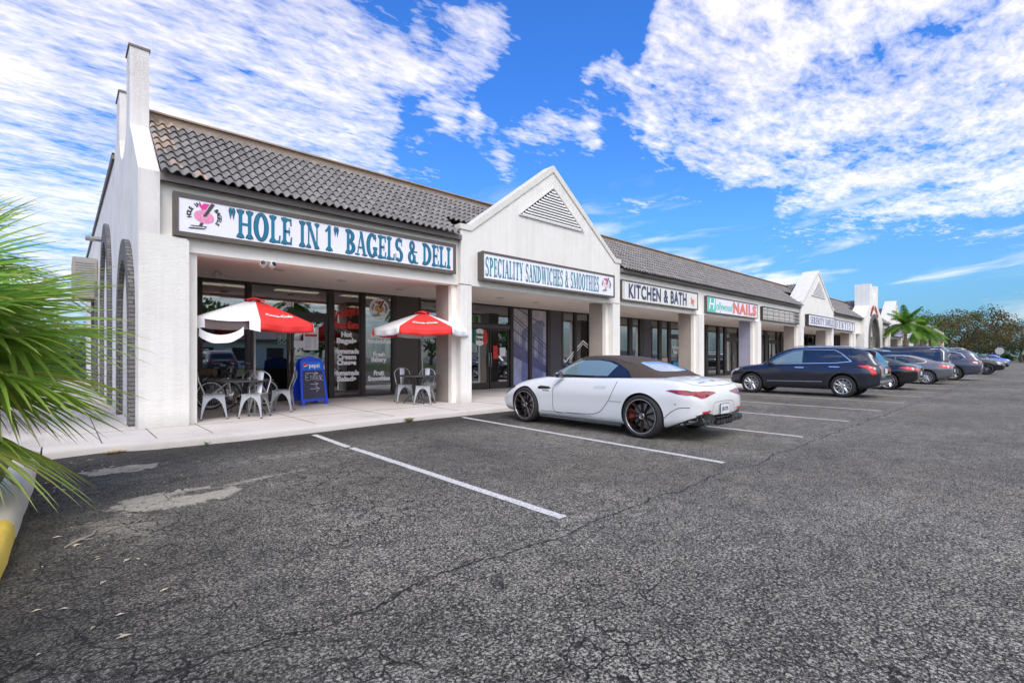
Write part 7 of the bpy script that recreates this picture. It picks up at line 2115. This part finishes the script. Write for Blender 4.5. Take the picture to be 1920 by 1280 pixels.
wv_ = nn(nt, 'ShaderNodeVectorMath', operation='MULTIPLY_ADD'); L(wn_.outputs['Color'], wv_.inputs[0]); wv_.inputs[1].default_value = (.55, .55, .3)
sb_ = nn(nt, 'ShaderNodeVectorMath', operation='SUBTRACT'); L(dirv, sb_.inputs[0]); sb_.inputs[1].default_value = (.275, .275, .15); L(sb_.outputs[0], wv_.inputs[2])
nv_ = nn(nt, 'ShaderNodeVectorMath', operation='NORMALIZE'); L(wv_.outputs[0], nv_.inputs[0]); wdir = nv_.outputs[0]
cov = None
for (dx, dy, dz, r0, r1, amp) in CLOUDS:
    b_ = blob(dx, (dy, dz), r0, r1, amp)
    cov = b_ if cov is None else wm('ADD', cov, b_)
cov = wm('MINIMUM', cov, 1.85)
big = nz(1.6, 4, .5, 20, 1, 1, .2)
mid = nz(6.5, 6, .6, RROT, .8, 1.7, .3, 3)
rip = nz(22, 5, .62, RROT+5, .75, 1.5, .5, 7)
field = wm('ADD', wm('MULTIPLY', big, .95), wm('ADD', wm('MULTIPLY', mid, .75), wm('MULTIPLY', rip, .50)))   # mean about 1.07
thr = wm('SUBTRACT', THR0, wm('MULTIPLY', cov, THRC))
dens = wm('DIVIDE', wm('SUBTRACT', field, thr), CW, clamp=True)
dens = wm('POWER', dens, .85)
dens = wm('MULTIPLY', dens, wr(sep.outputs[2], .03, .10, .4, 1))
# thin stretched veils low over the horizon
az = wm('ARCTAN2', sep.outputs[1], sep.outputs[0])
vc_ = nn(nt, 'ShaderNodeCombineXYZ'); L(wm('MULTIPLY', az, 3.2), vc_.inputs[0]); L(wm('ADD', wm('MULTIPLY', sep.outputs[2], 17), wm('MULTIPLY', az, 1.2)), vc_.inputs[1])
vn = nn(nt, 'ShaderNodeTexNoise'); vn.inputs['Scale'].default_value = 1.25; vn.inputs['Detail'].default_value = 6; vn.inputs['Roughness'].default_value = .55; vn.inputs['Distortion'].default_value = .4; L(vc_.outputs[0], vn.inputs[0])
veil = wm('MULTIPLY', wm('MULTIPLY', wr(vn.outputs[0], .50, .70, 0, .8, True), wr(sep.outputs[2], .02, .07, 0, 1)), wr(sep.outputs[2], .20, .34, 1, 0))
dens = wm('MAXIMUM', dens, veil)
hz = wr(sep.outputs[2], 0.0, .22, .35, 0.0)
hs = nn(nt, 'ShaderNodeHueSaturation'); hs.inputs['Saturation'].default_value = SKYSAT; hs.inputs['Value'].default_value = SKYVAL; hs.inputs['Hue'].default_value = .5
L(sky.outputs[0], hs.inputs['Color'])
gm = nn(nt, 'ShaderNodeMix', data_type='RGBA'); gm.blend_type = 'MULTIPLY'; gm.inputs[0].default_value = 1.0; L(hs.outputs[0], gm.inputs[6]); rmp = nn(nt, 'ShaderNodeValToRGB'); L(sep.outputs[2], rmp.inputs[0])
for i_, (p_, c_) in enumerate(SKYMUL):
    e_ = rmp.color_ramp.elements[i_] if i_ < 2 else rmp.color_ramp.elements.new(p_)
    e_.position = p_; e_.color = (*c_, 1)
L(rmp.outputs[0], gm.inputs[7])
cc = nn(nt, 'ShaderNodeMix', data_type='RGBA'); L(wm('MULTIPLY', dens, .93), cc.inputs[0]); L(gm.outputs[2], cc.inputs[6])
# cloud body a touch greyer where thick
shade = wr(nz(3.0, 5, .6, 10, 1, 1, 0, 11), .3, .7, .86, 1.06)
cs = nn(nt, 'ShaderNodeVectorMath', operation='SCALE'); cs.inputs[0].default_value = CLOUDCOL; sdn = nn(nt, 'ShaderNodeVectorMath', operation='DOT_PRODUCT'); L(dirv, sdn.inputs[0]); sdn.inputs[1].default_value = sdir
L(wm('MULTIPLY', shade, wr(sdn.outputs['Value'], -.1, .9, 1.0, 2.3)), cs.inputs['Scale'])  # clouds on the sun's side brightened to fill the shop fronts
L(cs.outputs[0], cc.inputs[7]); L(cc.outputs[2], bg.inputs[0])

cam = bpy.data.cameras.new('camera'); co = bpy.data.objects.new('camera', cam); COL.objects.link(co)
co.location = (0, 0, 1.34); co.rotation_euler = (R(90), 0, R(47.336-90))
cam.sensor_width = 36; cam.lens = 36*917/1920; cam.shift_y = 28/1920; cam.clip_end = 3000; cam.clip_start = .05
SC.camera = co
vs = SC.view_settings; vs.view_transform = 'Standard'; vs.look = 'None'; vs.exposure = EXPO; vs.gamma = 1.0; vs.use_curve_mapping = False
SC.cycles.max_bounces = 6; SC.cycles.diffuse_bounces = 4; SC.cycles.transparent_max_bounces = 12
SC.cycles.use_denoising = True; SC.cycles.use_adaptive_sampling = True; SC.cycles.adaptive_threshold = .025
